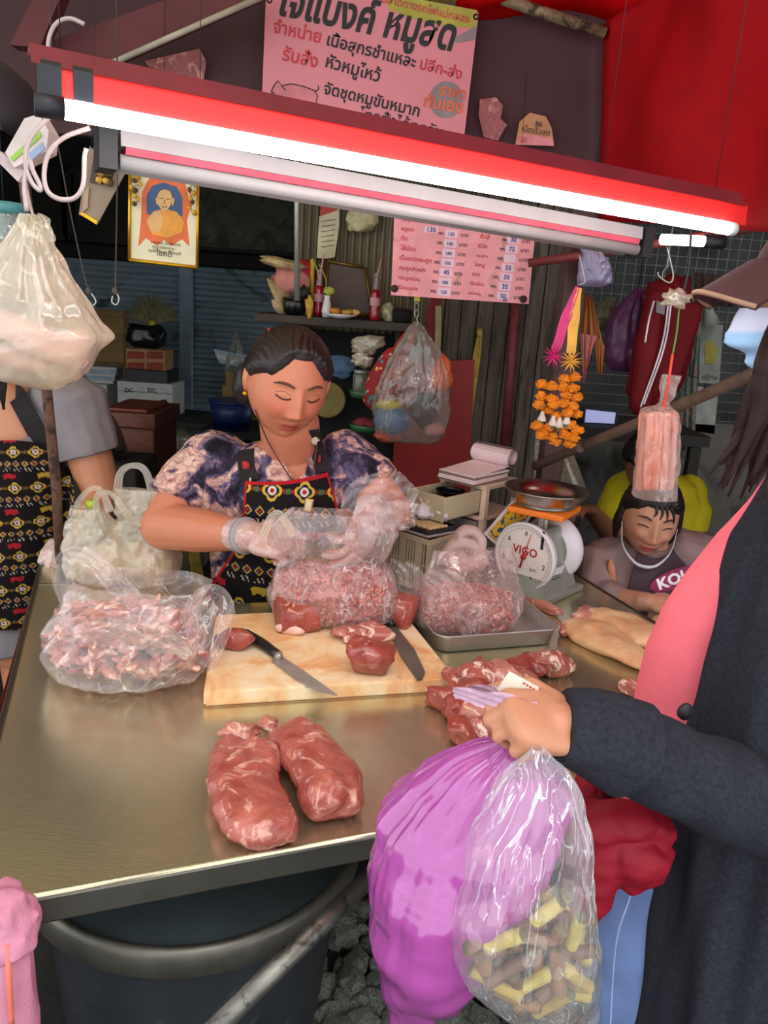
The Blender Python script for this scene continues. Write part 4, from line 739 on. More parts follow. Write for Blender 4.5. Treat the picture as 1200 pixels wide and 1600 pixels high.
# cables and clutter at the left end of the lamp
m_cable = mat('white_cable', '#ab9896', .5)
for pts, lb in (([(112, 150), (78, 182), (55, 205), (42, 230), (40, 258), (50, 285), (62, 297), (63, 290), (52, 268), (45, 250), (38, 290), (42, 330)], 'white cable looping down from the black lamp end'), ([(140, 200), (100, 215), (77, 238), (69, 270), (74, 298), (93, 311), (117, 309), (130, 288), (132, 248), (135, 232)], 'white cable hanging in a wide loop under the lamp end'), ([(74, 82), (78, 55), (90, 35), (110, 29), (132, 38)], 'thin pale cable arching over the red batten')):
    tag(mk('cable', *tube([A(*p, .92 if 'arch' not in lb else 1.1) for p in pts], .0027, 8, 50), m_cable, org=A(*pts[0], .92)), lb, 'cable')
ad = thing('power_adapter', A(45, 230, 1.02), 'pale power box with a green stripe hanging beside the cables', 'adapter'); plate('casing', [(8, 238), (38, 185), (60, 178), (76, 205), (72, 236), (22, 262)], 1.02, .03, mat('pale_grey_casing', '#b9aba6', .5), ad); plate('green_stripe', [(16, 246), (62, 205), (64, 213), (20, 252)], 1.018, .002, mat('green_stripe', '#7fa03a', .5), ad); plate('label_print', [(44, 240), (66, 222), (70, 232), (48, 252)], 1.018, .002, mat('blue_grey_label', '#7d8ba6', .5), ad); plate('lower_cover', [(0, 236), (16, 250), (38, 268), (28, 284), (0, 256)], 1.03, .02, m_cable, ad)
tag(mk('folded_umbrella', *tube([A(-30, 100, 1.1), A(12, 150, 1.08), A(28, 205, 1.06)], [.03, .045, .02], 12, 12, flat=.6), cloth('black_umbrella_cloth', '#241c20', 0, .7), org=A(0, 140, 1.1)), 'dark folded umbrella in the upper left corner', 'umbrella')
jr = thing('plastic_jar', A(10, 390, 1.35), 'clear jar with a teal lid rim behind the hanging white bag', 'jar'); ja = A(10, 400, 1.35); mk('body', *lathe([(.03, 0), (.035, .01), (.035, .06), (.032, .07)], ja, 20), film('bottle_plastic'), jr); mk('lid', *lathe([(.036, .066), (.037, .078), (.03, .084)], ja, 20), mat('teal_lid', '#4d8f92', .4), jr); mk('hanger', *tube([ja+[0, 0, .082], ja+[0, 0, .5]], .001, 5), m_tape, jr)
# rusty strut at the left and the white bag hung in front of it
m_rustp = mat('rusty_strut', '#6b4a3c', .8, .2, .3, 40, .4, 90, dirt=('#35261f', 30, .5)); stt = thing('rusty_strut', Z(94, 884), 'rusty round strut rising from the left side of the counter', 'pole')
mk('pole', *tube([Z(94, 884)+[0, 0, .001], A(88, 760, 1.76), A(60, 480, 1.75), A(40, 300, 1.74), A(22, 120, 1.73)], .0115, 12), m_rustp, stt); mk('plastic_wrap', *lathe([(.016, 0), (.02, .02), (.014, .05), (.017, .07)], Z(94, 884)+[0, 0, .002], 16), m_filmw, stt)
yh = 1.13; hg = thing('hanging_bag', A(60, 330, yh), 'milky plastic bag of pink parcels hanging in front of the strut', 'plastic bag')
def lv(px0, px1, py, y, d): a, b = A(px0, py, y), A(px1, py, y); return ((a+b)/2, np.linalg.norm(b-a)/2, d)
bag('bag_film', [lv(50, 90, 608, yh, .012), lv(-20, 122, 588, yh, .05), lv(-48, 150, 548, yh, .075), lv(-50, 168, 520, yh, .08), lv(-32, 140, 480, yh, .068), lv(-10, 108, 430, yh, .05), lv(14, 82, 380, yh, .03), lv(34, 66, 335, yh, .012)], m_filmw, hg, 17, .006, 22, folds=.35, foldfrom=.35)
for k, (cx, cy, s, r) in enumerate(((40, 520, (.1, .06, .035), .35), (85, 545, (.1, .07, .03), .3), (30, 560, (.09, .06, .03), .1), (110, 540, (.06, .05, .04), -.3))):
    tag(mk('wrapped_parcel', *box(A(cx, cy, yh), s, roty(r)@rotz(.2), .012), mat('pink_parcel', '#dcb4b8', .5, 0, .1), org=A(cx, cy, yh)), ('pink', 'lilac', 'pale', 'rosy')[k]+' wrapped parcel '+('lying uppermost', 'in the middle', 'at the bottom', 'at the right corner')[k]+' inside the hanging milky bag', 'parcel', 'parcels in the hanging bag')
mk('tie', *tube([A(52, 338, yh), A(45, 310, yh), A(40, 270, yh), A(44, 180, yh)], .0022, 6, 20), m_cable, hg); ribbon('bag_ear', [A(56, 340, yh), A(64, 350, yh-.01), A(76, 380, yh-.01)], [.004, .014, .01], m_filmw, hg, 3, up=(0, 1, 0))
# ================================================================ altar shelf and wall items
m_shelf = mat('dark_shelf_wood', '#3a2f26', .7, 0, .3, 20, .2, 60, stretch=(1, 8, 8)); ysf = 2.62; zs = A(520, 497, ysf)[2]; xs0, xs1 = A(398, 490, ysf)[0], A(648, 500, ysf)[0]
sh = thing('wall_shelf', ((xs0+xs1)/2, 2.75, zs), 'dark wooden altar shelf on the corrugated wall', 'shelf'); mk('shelf_board', *box(((xs0+xs1)/2, 2.755, zs-.014), (xs1-xs0, .27, .028), None, .004), m_shelf, sh, False)
for x in (xs0+.1, xs1-.05): mk('bracket', *box((x, 2.8, zs-.07), (.02, .18, .085), None, .003), m_shelf, sh, False)
mk('recess_shade', *box(((A(462, 600, 2.86)[0]+A(640, 600, 2.86)[0])/2, 2.875, zs-.3), (A(640, 600, 2.86)[0]-A(462, 600, 2.86)[0], .02, .5)), mat('shade_and_holder_black', '#121010', .9), sh, False)  # flat black panel stands in for the shade inside the recess
mk('steel_post', *tube([A(464, 470, 2.6), A(464, 290, 2.6), A(464, 200, 2.6)], .009, 10), m_zn, sh)
def SH(px, dy=0): p = A(px, 490, ysf+.05+dy); return np.array([p[0], p[1], zs])
m_redj = mat('red_syrup', '#9c1524', .15, 0, .05, coat=.5); m_glass = film('bottle_glass', '#f6eef0', '#d8ced0', .08, .2, .5)
btl = thing('soda_bottle', SH(497), 'red soda bottle with a pink straw, left of the two on the altar shelf', 'bottle')
q0 = SH(497); mk('drink', *lathe([(.012, .001), (.0165, .006), (.0165, .025), (.0145, .04), (.0165, .06), (.016, .085), (.011, .1)], q0, 20), m_redj, btl); mk('neck', *lathe([(.0115, .1), (.008, .122), (.0085, .14), (.0095, .142), (.0095, .15)], q0, 18, cap=False), m_glass, btl); mk('label', *lathe([(.0172, .048), (.0172, .074)], q0, 20, cap=False), mat('pale_label', '#c98d92', .6), btl); mk('straw', *tube([q0+[0, 0, .03], q0+[.003, 0, .15], q0+[.012, 0, .2]], .0025, 8), mat('pink_straw', '#d98f98', .5), btl)
btl2 = dup(btl, SH(585, -.03), 'red soda bottle with a straw, right of the brown frame on the shelf'); btl['group'] = btl2['group'] = 'soda bottles on the altar shelf'
pf = thing('picture_frame', SH(540, .1), 'brown framed picture leaning on the wall behind the red bottles', 'picture'); yy = ysf+.14
plate('picture', [(512, 408), (570, 418), (582, 492), (506, 488)], yy, .01, mat('dark_brown_picture', '#4c3326', .5, 0, .25, 20), pf); fp = [(512, 408), (570, 418), (582, 492), (506, 488)]
for i in range(4): mk('frame_bar', *tube([A(*fp[i], yy-.004), A(*fp[(i+1) % 4], yy-.004)], .006, 8), mat('antique_gold', '#7a5c2c', .4, .6), pf)
vs = thing('vase', SH(510, -.04), 'small white vase with a yellow green flower on the shelf', 'vase'); q0 = SH(510, -.04); mk('vessel', *lathe([(.012, .001), (.017, .02), (.013, .045), (.009, .062), (.012, .07)], q0, 20), mat('white_ceramic', '#d6d2d0', .3), vs); mk('flower', *lump(q0+[.006, 0, .085], (.018, .014, .014), None, 2, .6, 3, 3), mat('lime_flower', '#a9b04c', .7), vs); mk('stem', *tube([q0+[0, 0, .05], q0+[-.006, 0, .12], q0+[-.03, 0, .165]], .002, 6), mat('dry_stem', '#b49a58', .7), vs)
tag(mk('plate', *lathe([(.02, .001), (.04, .006), (.058, .014), (.056, .015), (.03, .007), (.001, .006)], SH(530, -.06), 30, cap=False), mat('white_ceramic', '#d6d2d0'), org=SH(530, -.06)), 'shallow white plate of offerings before the brown frame', 'plate')
for k, (px, c, lb) in enumerate(((543, '#b98a35', 'golden offering scrap in the middle of the white plate'), (525, '#d98a2c', 'orange marigold head left on the white plate'), (556, '#c9a15a', 'pale dry leaf at the right of the white plate'))): tag(mk('offering', *lump(SH(px, -.06)+[0, 0, .022], (.02, .012, .01), rotz(k), 2, .6, 2, k), mat('offering_%s' % 'abc'[k], c, .7), org=SH(px, -.06)), lb, 'offering')
m_straw_ = mat('woven_straw', '#c2a878', .8, 0, .2, 60, .3, 150)
tag(mk('straw_hat', *lathe([(.075, 0), (.06, .012), (.035, .03), (.005, .045)], A(434, 466, ysf+.08), 26, roty(1.05)@rotz(.2)), m_straw_, org=A(434, 468, ysf)), 'round straw hat standing on edge at the left end of the shelf', 'hat')
bw = thing('black_helmet', SH(460, -.02), 'round black pot on the left part of the shelf', 'pot'); bw.name = 'cooking_pot'; BASE['cooking_pot'] = BASE['black_helmet']; mk('body', *lathe([(.02, .001), (.036, .01), (.04, .04), (.036, .052)], SH(460, -.02), 24), mat('black_lacquer', '#0d0d10'), bw); mk('rim', *lathe([(.036, .05), (.041, .052), (.041, .056), (.036, .057)], SH(460, -.02), 24), m_blk, bw); mk('ladle', *tube([SH(460, -.02)+[0, 0, .05], SH(470, -.02)+[.02, 0, .085]], [.012, .022], 10), m_blk, bw)
tag(mk('cream_bowl', *lathe([(.012, .001), (.03, .02), (.036, .045), (.034, .045), (.028, .02), (.001, .006)], SH(440, .02), 24, cap=False), m_straw_, org=SH(440, .02)), 'small cream bowl beside the black pot', 'bowl')
pb = thing('bundle_bag', A(455, 430, ysf+.1), 'pink and red cloth bundle with a cream flap on the shelf', 'bag'); mk('cloth_fold', *lump(A(455, 443, ysf+.1), (.065, .05, .055), None, 3, .4, 2, 4), mat('pink_bundle', '#c98276', .8), pb); mk('cloth_fold', *lump(A(478, 425, ysf+.12), (.03, .03, .045), roty(-.5), 3, .4, 2, 6), mat('red_bundle', '#b5262e', .8), pb); mk('cream_flap', *lump(A(444, 412, ysf+.08), (.075, .05, .018), roty(.15), 3, .5, 2, 8), m_straw_, pb)
tag(mk('candle', *tube([A(487, 488, ysf+.1), A(488, 405, ysf+.1)], .007, 8), mat('yellow_wax', '#cdb43a', .5), org=SH(487, .05)), 'tall thin yellow candle left of the brown frame', 'candle'); tag(mk('palm_leaf', *tube([A(502, 450, ysf+.1), A(497, 425, ysf+.1), A(488, 404, ysf+.1)], [.002, .009, .006], 6, 10, flat=.25), mat('pale_leaf', '#cfc35a', .6), org=A(500, 440, ysf)), 'bent pale palm leaf leaning over the left bottle', 'leaf')
tag(mk('flower_posy', *lump(SH(606)+[0, 0, .03], (.026, .02, .03), None, 2, .6, 3, 12), mat('white_green_flowers', '#aaa77c', .8, 0, .5, 60), org=SH(606)), 'posy of small white flowers at the right end of the shelf', 'flowers'); tag(mk('incense_holder', *lump(SH(628)+[0, 0, .022], (.035, .03, .024), None, 2, .2, 2, 3, .6), mat('shade_and_holder_black', '#121010'), org=SH(628)), 'black block shaped holder at the far right of the shelf', 'holder')
tag(mk('yellow_garland', *lump(SH(483, -.05)+[0, 0, .03], (.014, .012, .034), None, 2, .7, 4, 7), m_gfl, org=SH(483, -.05)), 'small yellow garland beside the left soda bottle', 'garland')
yw = 2.87
cal = thing('wall_calendar', A(512, 355, yw), 'curling paper calendar with a red top on the corrugated wall', 'calendar'); plate('red_heading', [(502, 305), (531, 308), (528, 328), (500, 338)], yw, .003, mat('calendar_red', '#c2412e', .6), cal); plate('paper', [(499, 338), (530, 326), (530, 352), (523, 402), (510, 404), (495, 403), (497, 365)], yw+.001, .003, mat('cream_paper', '#d9cca4', .8), cal); ptext('ปฏิทิน', (505, 320), (526, 317), yw-.002, mat('yellow_ink', '#e3b43a', .6), cal)
for k in range(6): mk('text_line', *tube([A(502, 346+8*k, yw-.001), A(524-k*.5, 343+8*k, yw-.001)], .0012, 4), mat('grey_ink', '#8d846c', .8), cal)
pk = thing('packet', A(566, 340, yw), 'wrinkled pale yellow paper packet pinned to the corrugated wall', 'packet'); mk('wrapper', *lump(A(566, 340, yw-.01), (.052, .014, .045), roty(-.2), 3, .5, 2, 5, .7), mat('pale_yellow_wrap', '#c9bd8a', .5, 0, .2, 40), pk); plate('loose_end', [(541, 334), (556, 345), (566, 362), (552, 352)], yw-.015, .003, mat('pale_yellow_wrap', '#c9bd8a'), pk)
# bags hanging below the shelf
yk = 2.5
hk = thing('chain_hook', A(651, 470, yk), 'small chain with a yellow tag under the price board', 'hook')
for k in range(3): mk('chain_link', *tube([A(651, 468+11*k, yk)+[.006*math.cos(a), .003*math.sin(a)*(k % 2), .012*math.sin(a)] for a in np.linspace(0, 6.28, 14)], .0022, 6), m_zn, hk)
plate('yellow_tag', [(648, 462), (656, 463), (656, 471), (648, 470)], yk-.01, .004, mat('yellow_tag', '#d8cf3a', .5), hk); mk('hook', *tube([A(651, 495, yk), A(652, 506, yk), A(647, 512, yk), A(643, 506, yk)], .0022, 6, 14), m_zn, hk)
n = NT('folk_print'); co = n.coord('Object'); v = n.n('ShaderNodeTexVoronoi'); v.inputs['Scale'].default_value = 46; n.l(co, v.inputs['Vector']); wn = n.n('ShaderNodeTexWhiteNoise'); n.l(v.outputs['Position'], wn.inputs[0])
dots = n.ramp(wn.outputs[0], [(0, '#d8cfc0'), (.25, '#3d7a78'), (.5, '#b3242a'), (.75, '#c9a24a')], 'CONSTANT'); mk_ = n.ramp(v.outputs['Distance'], [(.28, 1.0), (.34, 0.0)]); n.set(Base_Color=n.mix(mk_, lin('#8e1d24'), dots), Roughness=.85); m_folk = n.m
tt = thing('tote_bag', A(620, 520, yk), 'red folk patterned cloth tote hanging under the shelf', 'bag')
mk('body', *lump(A(603, 594, yk), (.055, .035, .105), roty(.42), 3, .12, 2, 3, .75), m_folk, tt); m_strapred = cloth('red_strap', '#a02a24', 0, .8)
for a in ([(610, 556), (628, 530), (645, 510)], [(622, 562), (640, 535), (650, 510)]): ribbon('strap', [A(*p, yk-.02) for p in a], .008, m_strapred, tt, up=(0, 1, 0), amp=0)
mk('strap_tip', *tube([A(636, 523, yk-.02), A(646, 508, yk-.015)], .008, 8), m_tape, tt)
cb = thing('carrier_bag', A(650, 505, yk-.05), 'big clear bag of folded cloths hanging beside the red tote', 'plastic bag'); yc = yk-.06
bag('bag_film', [lv(600, 680, 690, yc, .03), lv(584, 696, 670, yc, .06), lv(582, 703, 630, yc, .07), lv(596, 704, 590, yc, .065), lv(615, 692, 555, yc, .05), lv(636, 668, 520, yc, .025), lv(646, 656, 503, yc, .008)], film('cloudy_film', '#f4f2ee', '#d8d4cc', .08, .22, .35, .15, (3, 3, 1), 4), cb, 4, .006, 24, folds=.3, foldfrom=.3)
for px, py, r, c, lb, s in ((612, 658, (.055, .04, .05), '#3f6d9e', 'blue folded cloth low in the big clear hanging bag', 3), (608, 633, (.04, .03, .018), '#c9b52e', 'yellow folded cloth atop the blue one in the clear bag', 5), (606, 680, (.045, .03, .022), '#b4533c', 'orange red cloth at the bottom of the clear bag', 7), (690, 585, (.034, .03, .06), '#cf5a24', 'orange cloth bundle at the right of the clear bag', 9), (663, 640, (.045, .03, .055), '#1d161c', 'black plastic bundle in the middle of the clear bag', 11), (678, 672, (.035, .03, .026), '#b87a78', 'pinkish bundle under the black one in the clear bag', 13)):
    tag(mk('cloth_bundle', *lump(A(px, py, yc), r, None, 3, .3, 2.2, s), mat('bundle_cloth_%s' % 'abcdefgh'[s//2], c, .7, 0, .15, 20), org=A(px, py, yc)), lb, 'cloth', 'bundles in the clear hanging bag')
cw = thing('crumpled_bag', A(576, 545, 2.6), 'crumpled clear bag stuffed above the red tote', 'plastic bag'); mk('film_fold', *lump(A(576, 540, 2.6), (.05, .03, .03), roty(-.3), 3, .8, 2.2, 3), m_filmw, cw); mk('film_fold', *lump(A(566, 562, 2.58), (.03, .02, .022), roty(.3), 3, .8, 2, 5, .7), m_filmw, cw)
for (px, py), lb, gm in (((572, 620), 'green plastic tray under the shelf, upper of the two', 'up'), ((572, 672), 'green plastic tray with red bits, lower of the two', 'low')):
    p = A(px, py, 2.74); t = thing('green_tray', p, lb, 'tray'); mk('basin', *lathe([(.05, 0), (.062, .022), (.064, .022), (.052, -.002)], p, 24), mat('green_plastic', '#2f6a3a', .5), t); mk('hanger', *tube([p+[.05, .05, 0], p+[.05, .13, .0]], .004, 6), m_blk, t)
    if gm == 'low': tag(mk('red_scraps', *lump(p+[0, 0, .022], (.045, .04, .022), None, 3, .6, 3, 4), mat('dull_red_scraps', '#8d2f38', .7, 0, .4, 60), org=p), 'red packets heaped on the lower green tray', 'packets')
    else: jj = thing('glass_jar', p+[-.02, 0, .012], 'short glass jar standing on the upper green tray', 'jar'); mk('body', *lathe([(.026, .012), (.03, .02), (.03, .075), (.026, .08)], p+[-.02, 0, 0], 20), mat('dull_glass', '#6d7060', .2, coat=.4), jj); mk('lid', *lathe([(.028, .08), (.028, .092)], p+[-.02, 0, 0], 20), m_zn, jj)
tag(mk('round_lid', *lathe([(.001, -.004), (.06, -.002), (.066, .004), (.06, .003), (.001, .001)], A(512, 625, 2.8), 30, rotx(1.4)), mat('brass_lid', '#6b5a24', .5, .4), org=A(512, 625, 2.8)), 'round brassy tray lid hanging in the dark recess', 'lid')
tag(mk('blue_cloth', *lump(A(533, 572, 2.8), (.05, .02, .04), None, 3, .4, 2, 4), mat('slate_blue_cloth', '#4f6a86', .9), org=A(533, 572, 2.8)), 'slate blue cloth hanging in the dark recess', 'cloth')
rp = MB(); rg2 = random.Random(4)
for k in range(16):
    o_ = rg2.uniform(-7, 7); rp.add(tube([A(750+o_*.4, 516+abs(o_), 2.84), A(744+o_*.9, 560, 2.835+.01*rg2.random()), A(735+o_, 620, 2.83+.012*rg2.random()), A(725+o_*.9, 690, 2.83), A(718+o_, 722, 2.84)], .0045, 5, 14))
yr = thing('yellow_rope', A(735, 520, 2.72), 'hank of frayed yellow raffia hanging on the grey planks', 'rope'); rp.build('strands', mat('yellow_raffia', '#a8923e', .8, 0, .25, 40), yr); mk('tie', *lump(A(750, 520, 2.835), (.012, .012, .016), None, 2, .4), mat('yellow_raffia', '#a8923e'), yr)
ribbon_t = thing('red_strap', A(675, 470, 2.7), 'dull red strap with a cloth tape hanging behind the clear bag', 'strap'); ribbon('strap', [A(682, 465, 2.7), A(674, 500, 2.7), A(678, 540, 2.7), A(686, 575, 2.7)], .018, cloth('dull_red_strap', '#7a2c30', 0, .8), ribbon_t, up=(0, 1, 0), amp=.001); ribbon('tape', [A(685, 478, 2.69), A(684, 545, 2.69)], .010, mat('tan_tape', '#a08f6a', .8), ribbon_t, up=(0, 1, 0), amp=0)
# ================================================================ goods stored far behind at the left
def carton(px0, py0, px1, py1, y, d, m, label, cat='box', name='carton', flaps=True):
    a, b = A(px0, py1, y), A(px1, py1, y); z1 = A(px0, py0, y)[2]; c = (a+b)/2; t = thing(name, (c[0], y+d/2, c[2]), label, cat)
    w_, h_ = np.linalg.norm(b-a), z1-a[2]; mk('shell', *box((c[0], y+d/2, c[2]+h_/2), (w_, d, h_), None, .006), m, t, False)
    if flaps: mk('tape', *box((c[0], y+d/2, c[2]+h_+.001), (w_*.96, .05, .003)), mat('brown_tape', '#a98a5e', .4), t, False); mk('flap_seam', *box((c[0], y-.001, c[2]+h_*.72), (w_*.98, .004, .004)), mat('seam_brown', '#6e5638', .8), t, False)
    return t
m_cart = mat('brown_cardboard', '#8f7345', .85, 0, .15, 8); m_cwh = mat('white_cardboard', '#c9c8c2', .7, 0, .08); yq = 5.2
tb_ = thing('storage_table', (A(200, 655, yq)[0], yq+.25, 0), 'dark low stand under the stored cartons', 'table'); zt_ = A(200, 652, yq)[2]; xa, xb = A(110, 652, yq)[0], A(400, 652, yq)[0]
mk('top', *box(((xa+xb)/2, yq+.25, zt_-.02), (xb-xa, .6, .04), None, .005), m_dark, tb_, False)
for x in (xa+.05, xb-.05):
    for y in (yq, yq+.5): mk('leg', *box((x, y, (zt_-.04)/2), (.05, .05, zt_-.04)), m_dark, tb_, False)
for c0, lb in (((184, 598, 270, 651), 'white carton lettered DC, right of the two'), ((130, 600, 168, 651), 'white carton lettered DC half hidden at the left')):
    t = carton(*c0, yq, .3, m_cwh, lb)
    for k, (dx, dy) in enumerate(((.2, .2), (.62, .2), (.36, .72), (.78, .72), (.1, .72))):
        x = c0[0]+dx*(c0[2]-c0[0]); y = c0[1]+dy*(c0[3]-c0[1])+4; ptext('DC', (x-6, y), (x+7, y+.9), yq-.003, m_ink, t, bold=.02)
carton(196, 578, 262, 602, yq+.03, .28, mat('black_crate_plastic', '#17181a', .5), 'black open plastic crate on the right DC carton', name='plastic_crate', flaps=False)
t = carton(197, 546, 258, 580, yq+.06, .2, mat('buff_carton', '#b5875c', .8), 'buff carton with red panels above the black crate')
for k in range(4): x, y = 199+(k % 2)*30, 549+(k//2)*17; plate('red_panel', [(x, y), (x+26, y+.6), (x+26, y+12), (x, y+11.4)], yq+.056, .003, mat('brick_red_print', '#9c3a24', .7), t)
tag(mk('black_bag', *flat_base(lump(A(228, 530, yq+.16), (.13, .1, .075), None, 3, .4, 1.8, 4, .8), A(228, 545, yq+.16)[2]+.003), mat('black_plastic_sheet', '#16171b', .3), org=A(228, 545, yq+.15)), 'black plastic bag bundle under the straw broom', 'plastic bag')
bm_ = thing('broom', A(237, 512, yq+.2), 'fan shaped pale straw broom standing behind the black bag', 'broom'); mb = MB(); rg3 = random.Random(3)
for k in range(110): a = math.radians(-72+144*k/109)+rg3.uniform(-.03, .03); L = rg3.uniform(.17, .215); p = A(238, 508, yq+.2); mb.add(tube([p+[rg3.uniform(-.012, .012), rg3.uniform(-.01, .01), 0], p+[L*.55*math.sin(a), rg3.uniform(-.02, .02), L*.55*math.cos(a)], p+[L*math.sin(a)*1.03, rg3.uniform(-.02, .02), L*math.cos(a)*1.0-.02*abs(math.sin(a))]], [.0035, .005, .002], 4))
mb.build('bristles', mat('pale_straw', '#8f8660', .85, 0, .25, 30), bm_); mk('binding', *lathe([(.022, -.03), (.026, 0), (.018, .03)], A(238, 508, yq+.2), 14), mat('yellow_tag', '#d8cf3a'), bm_); mk('handle', *tube([A(238, 508, yq+.2), A(240, 560, yq+.2)], .012, 8), mat('yellow_wax', '#cdb43a'), bm_)
carton(137, 520, 193, 566, yq+.32, .12, m_cart, 'large brown carton, lower of the tall pair at the left'); carton(138, 484, 193, 521, yq+.32, .12, m_cart, 'brown taped carton, upper of the tall pair at the left')
bs_ = carton(137, 566, 193, 652, yq+.32, .12, m_cart, 'plain brown carton at the base of the tall pair')
t = thing('paper_stack', A(146, 582, yq), 'pale blue and white paper stack on the left DC carton', 'papers'); zz = A(150, 600, yq)[2]
for k in range(5): mk('sheet_block', *box((A(150, 590, yq)[0]+.006*(k % 2), yq+.15, zz+.012+k*.022), (.19, .2, .02), rotz(.05*k)), mat('pale_blue_sheet', '#9fb3c4', .6) if k % 2 else m_cwh, t, False)
ych = 3.5
ch = thing('wooden_chest', (A(200, 700, ych)[0], ych+.2, 0), 'reddish brown lidded wooden chest behind the white bags', 'chest'); m_chest = mat('red_brown_wood', '#6d3626', .45, 0, .25, 14, .2, 50, stretch=(1, 6, 6)); xa, xb = A(158, 700, ych)[0], A(245, 700, ych)[0]; z1 = A(200, 668, ych)[2]
mk('body', *box(((xa+xb)/2, ych+.2, z1/2), (xb-xa-.03, .38, z1), None, .008), m_chest, ch, False); mk('lid', *box(((xa+xb)/2, ych+.19, z1+.035), (xb-xa, .42, .07), None, .008), m_chest, ch, False); mk('lid_panel', *box(((xa+xb)/2-.02, ych+.19, z1+.075), (xb-xa-.06, .34, .014), None, .004), mat('worn_red_wood', '#84422f', .5), ch, False); mk('band', *box(((xa+xb)/2, ych-.008, z1*.8), (xb-xa-.02, .016, .02)), m_chest, ch, False)
for k, (px, py) in enumerate(((170, 672), (173, 680), (176, 688))): tag(mk('pot_lid', *lathe([(.001, .03), (.01, .03), (.012, .02), (.08, .008), (.11, 0), (.112, .004)], A(px, py, 3.2+.02*k), 30, roty(1.1)@rotz(.3)), m_steel('lid_metal', '#a8a48e', .35), org=A(px, py, 3.2)), ('uppermost', 'middle', 'lowest')[k]+' round metal pot lid leaning against the wooden chest', 'lid', 'pot lids by the chest')
pcr = A(172, 716, 3.22); pc_ = thing('crate', (pcr[0], 3.25, 0), 'dark crate hidden behind the white bags, under the pot lids', 'crate'); mk('shell', *box((pcr[0], 3.25, pcr[2]/2), (.3, .3, pcr[2]), None, .01), m_dark, pc_, False)
tag(mk('blue_sack', *flat_base(lump(A(252, 680, 4.3), (.08, .08, .14), None, 3, .3, 2, 6), A(252, 705, 4.3)[2]), mat('navy_plastic', '#27374a', .4), org=A(252, 700, 4.3)), 'dark navy plastic sack right of the chest', 'sack'); tag(mk('film_heap', *flat_base(lump(A(274, 690, 4.3), (.08, .09, .06), None, 3, .6, 2.2, 3), A(274, 705, 4.3)[2]), m_filmw, org=A(278, 700, 4.4)), 'heap of clear film on the ground behind the seller', 'plastic')
lg = thing('low_bench', (A(280, 707, 4.3)[0], 4.4, 0), 'low grey bench carrying the sack and film heap', 'bench'); zl = A(252, 705, 4.3)[2]; mk('seat', *box((A(258, 707, 4.3)[0], 4.3, zl-.03), (.5, .4, .05)), m_conc, lg, False)
for s_ in (-.2, .2): mk('leg', *box((A(258, 707, 4.3)[0]+s_, 4.3, (zl-.055)/2), (.06, .4, zl-.055)), m_conc, lg, False)
ct1 = carton(352, 582, 400, 605, 4.9, .25, m_cart, 'small brown carton behind the seller head, upper of two'); carton(346, 604, 402, 662, 4.88, .3, m_cart, 'wide brown carton behind the seller head, lower of two')
tub = A(362, 655, 4.5); tt_ = thing('blue_tub', tub, 'dark blue plastic tub behind the seller shoulder', 'tub'); rt_ = abs(A(395, 640, 4.5)[0]-A(324, 640, 4.5)[0])/2; mk('body', *lathe([(rt_*.8, -.05), (rt_*.95, .1), (rt_*.98, .1), (rt_*.8, -.04)], tub, 30), mat('dark_blue_plastic', '#1f2f66', .4), tt_); mk('rim', *lathe([(rt_*.94, .096), (rt_*1.03, .1), (rt_*1.03, .112), (rt_*.94, .112)], tub, 30), mat('dark_blue_plastic', '#1f2f66'), tt_)
st2 = thing('stool', (tub[0], 4.6, 0), 'dark stand under the blue tub and the cartons', 'stand'); zz = tub[2]-.055; mk('top', *box((tub[0]+.09, 4.74, zz-.02), (.5, .72, .04)), m_dark, st2, False)
for sx in (-.1, .3):
    for sy in (-.3, .3): mk('leg', *box((tub[0]+sx, 4.72+sy, (zz-.04)/2), (.04, .04, zz-.04)), m_dark, st2, False)
bdg = thing('sheet_pile', A(360, 556, 5.0), 'tilted pile of blue and white sheets behind the seller head', 'sheets')
for k in range(3): plate('sheet', [(332+3*k, 545+7*k), (392+2*k, 556+7*k), (394, 563+7*k), (338+3*k, 553+7*k)], 5.0+.03*k, .2, mat('pale_blue_sheet', '#9fb3c4') if k != 1 else m_cwh, bdg)
tag(mk('film_cone', *lathe([(.075, 0), (.06, .08), (.035, .18), (.006, .27)], A(368, 581, 5.0), 18), film('cloudy_film'), org=A(368, 581, 5.0)), 'pointed clear plastic cone standing on the small carton', 'plastic')
# ================================================================ right hand side
rb = thing('red_rail', A(834, 410, 2.2), 'rusty red horizontal pipe carrying hooks at the right', 'pipe'); mk('pipe', *tube([A(826, 411, 2.2), A(950, 394, 2.13), A(1078, 372, 2.05), A(1300, 335, 1.95)], .0115, 12), m_redrust, rb)
for a in ([(1040, 378), (1048, 410), (1052, 432), (1046, 442), (1030, 432), (1028, 425)], [(905, 398), (912, 430), (914, 440), (906, 445)]): mk('hook', *tube([A(*p, 2.09) for p in a], .0022, 6, 16), m_zn, rb)
pw = thing('bamboo_pole', A(838, 726, 2.15), 'weathered bamboo pole slanting across the right side', 'pole'); mk('pole', *tube([A(836, 728, 2.17), A(1000, 660, 1.85), A(1165, 590, 1.55), A(1260, 548, 1.42)], .0135, 12), m_brace if False else mat('grey_bamboo', '#5f4b40', .7, 0, .25, 30, .2, 80), pw)
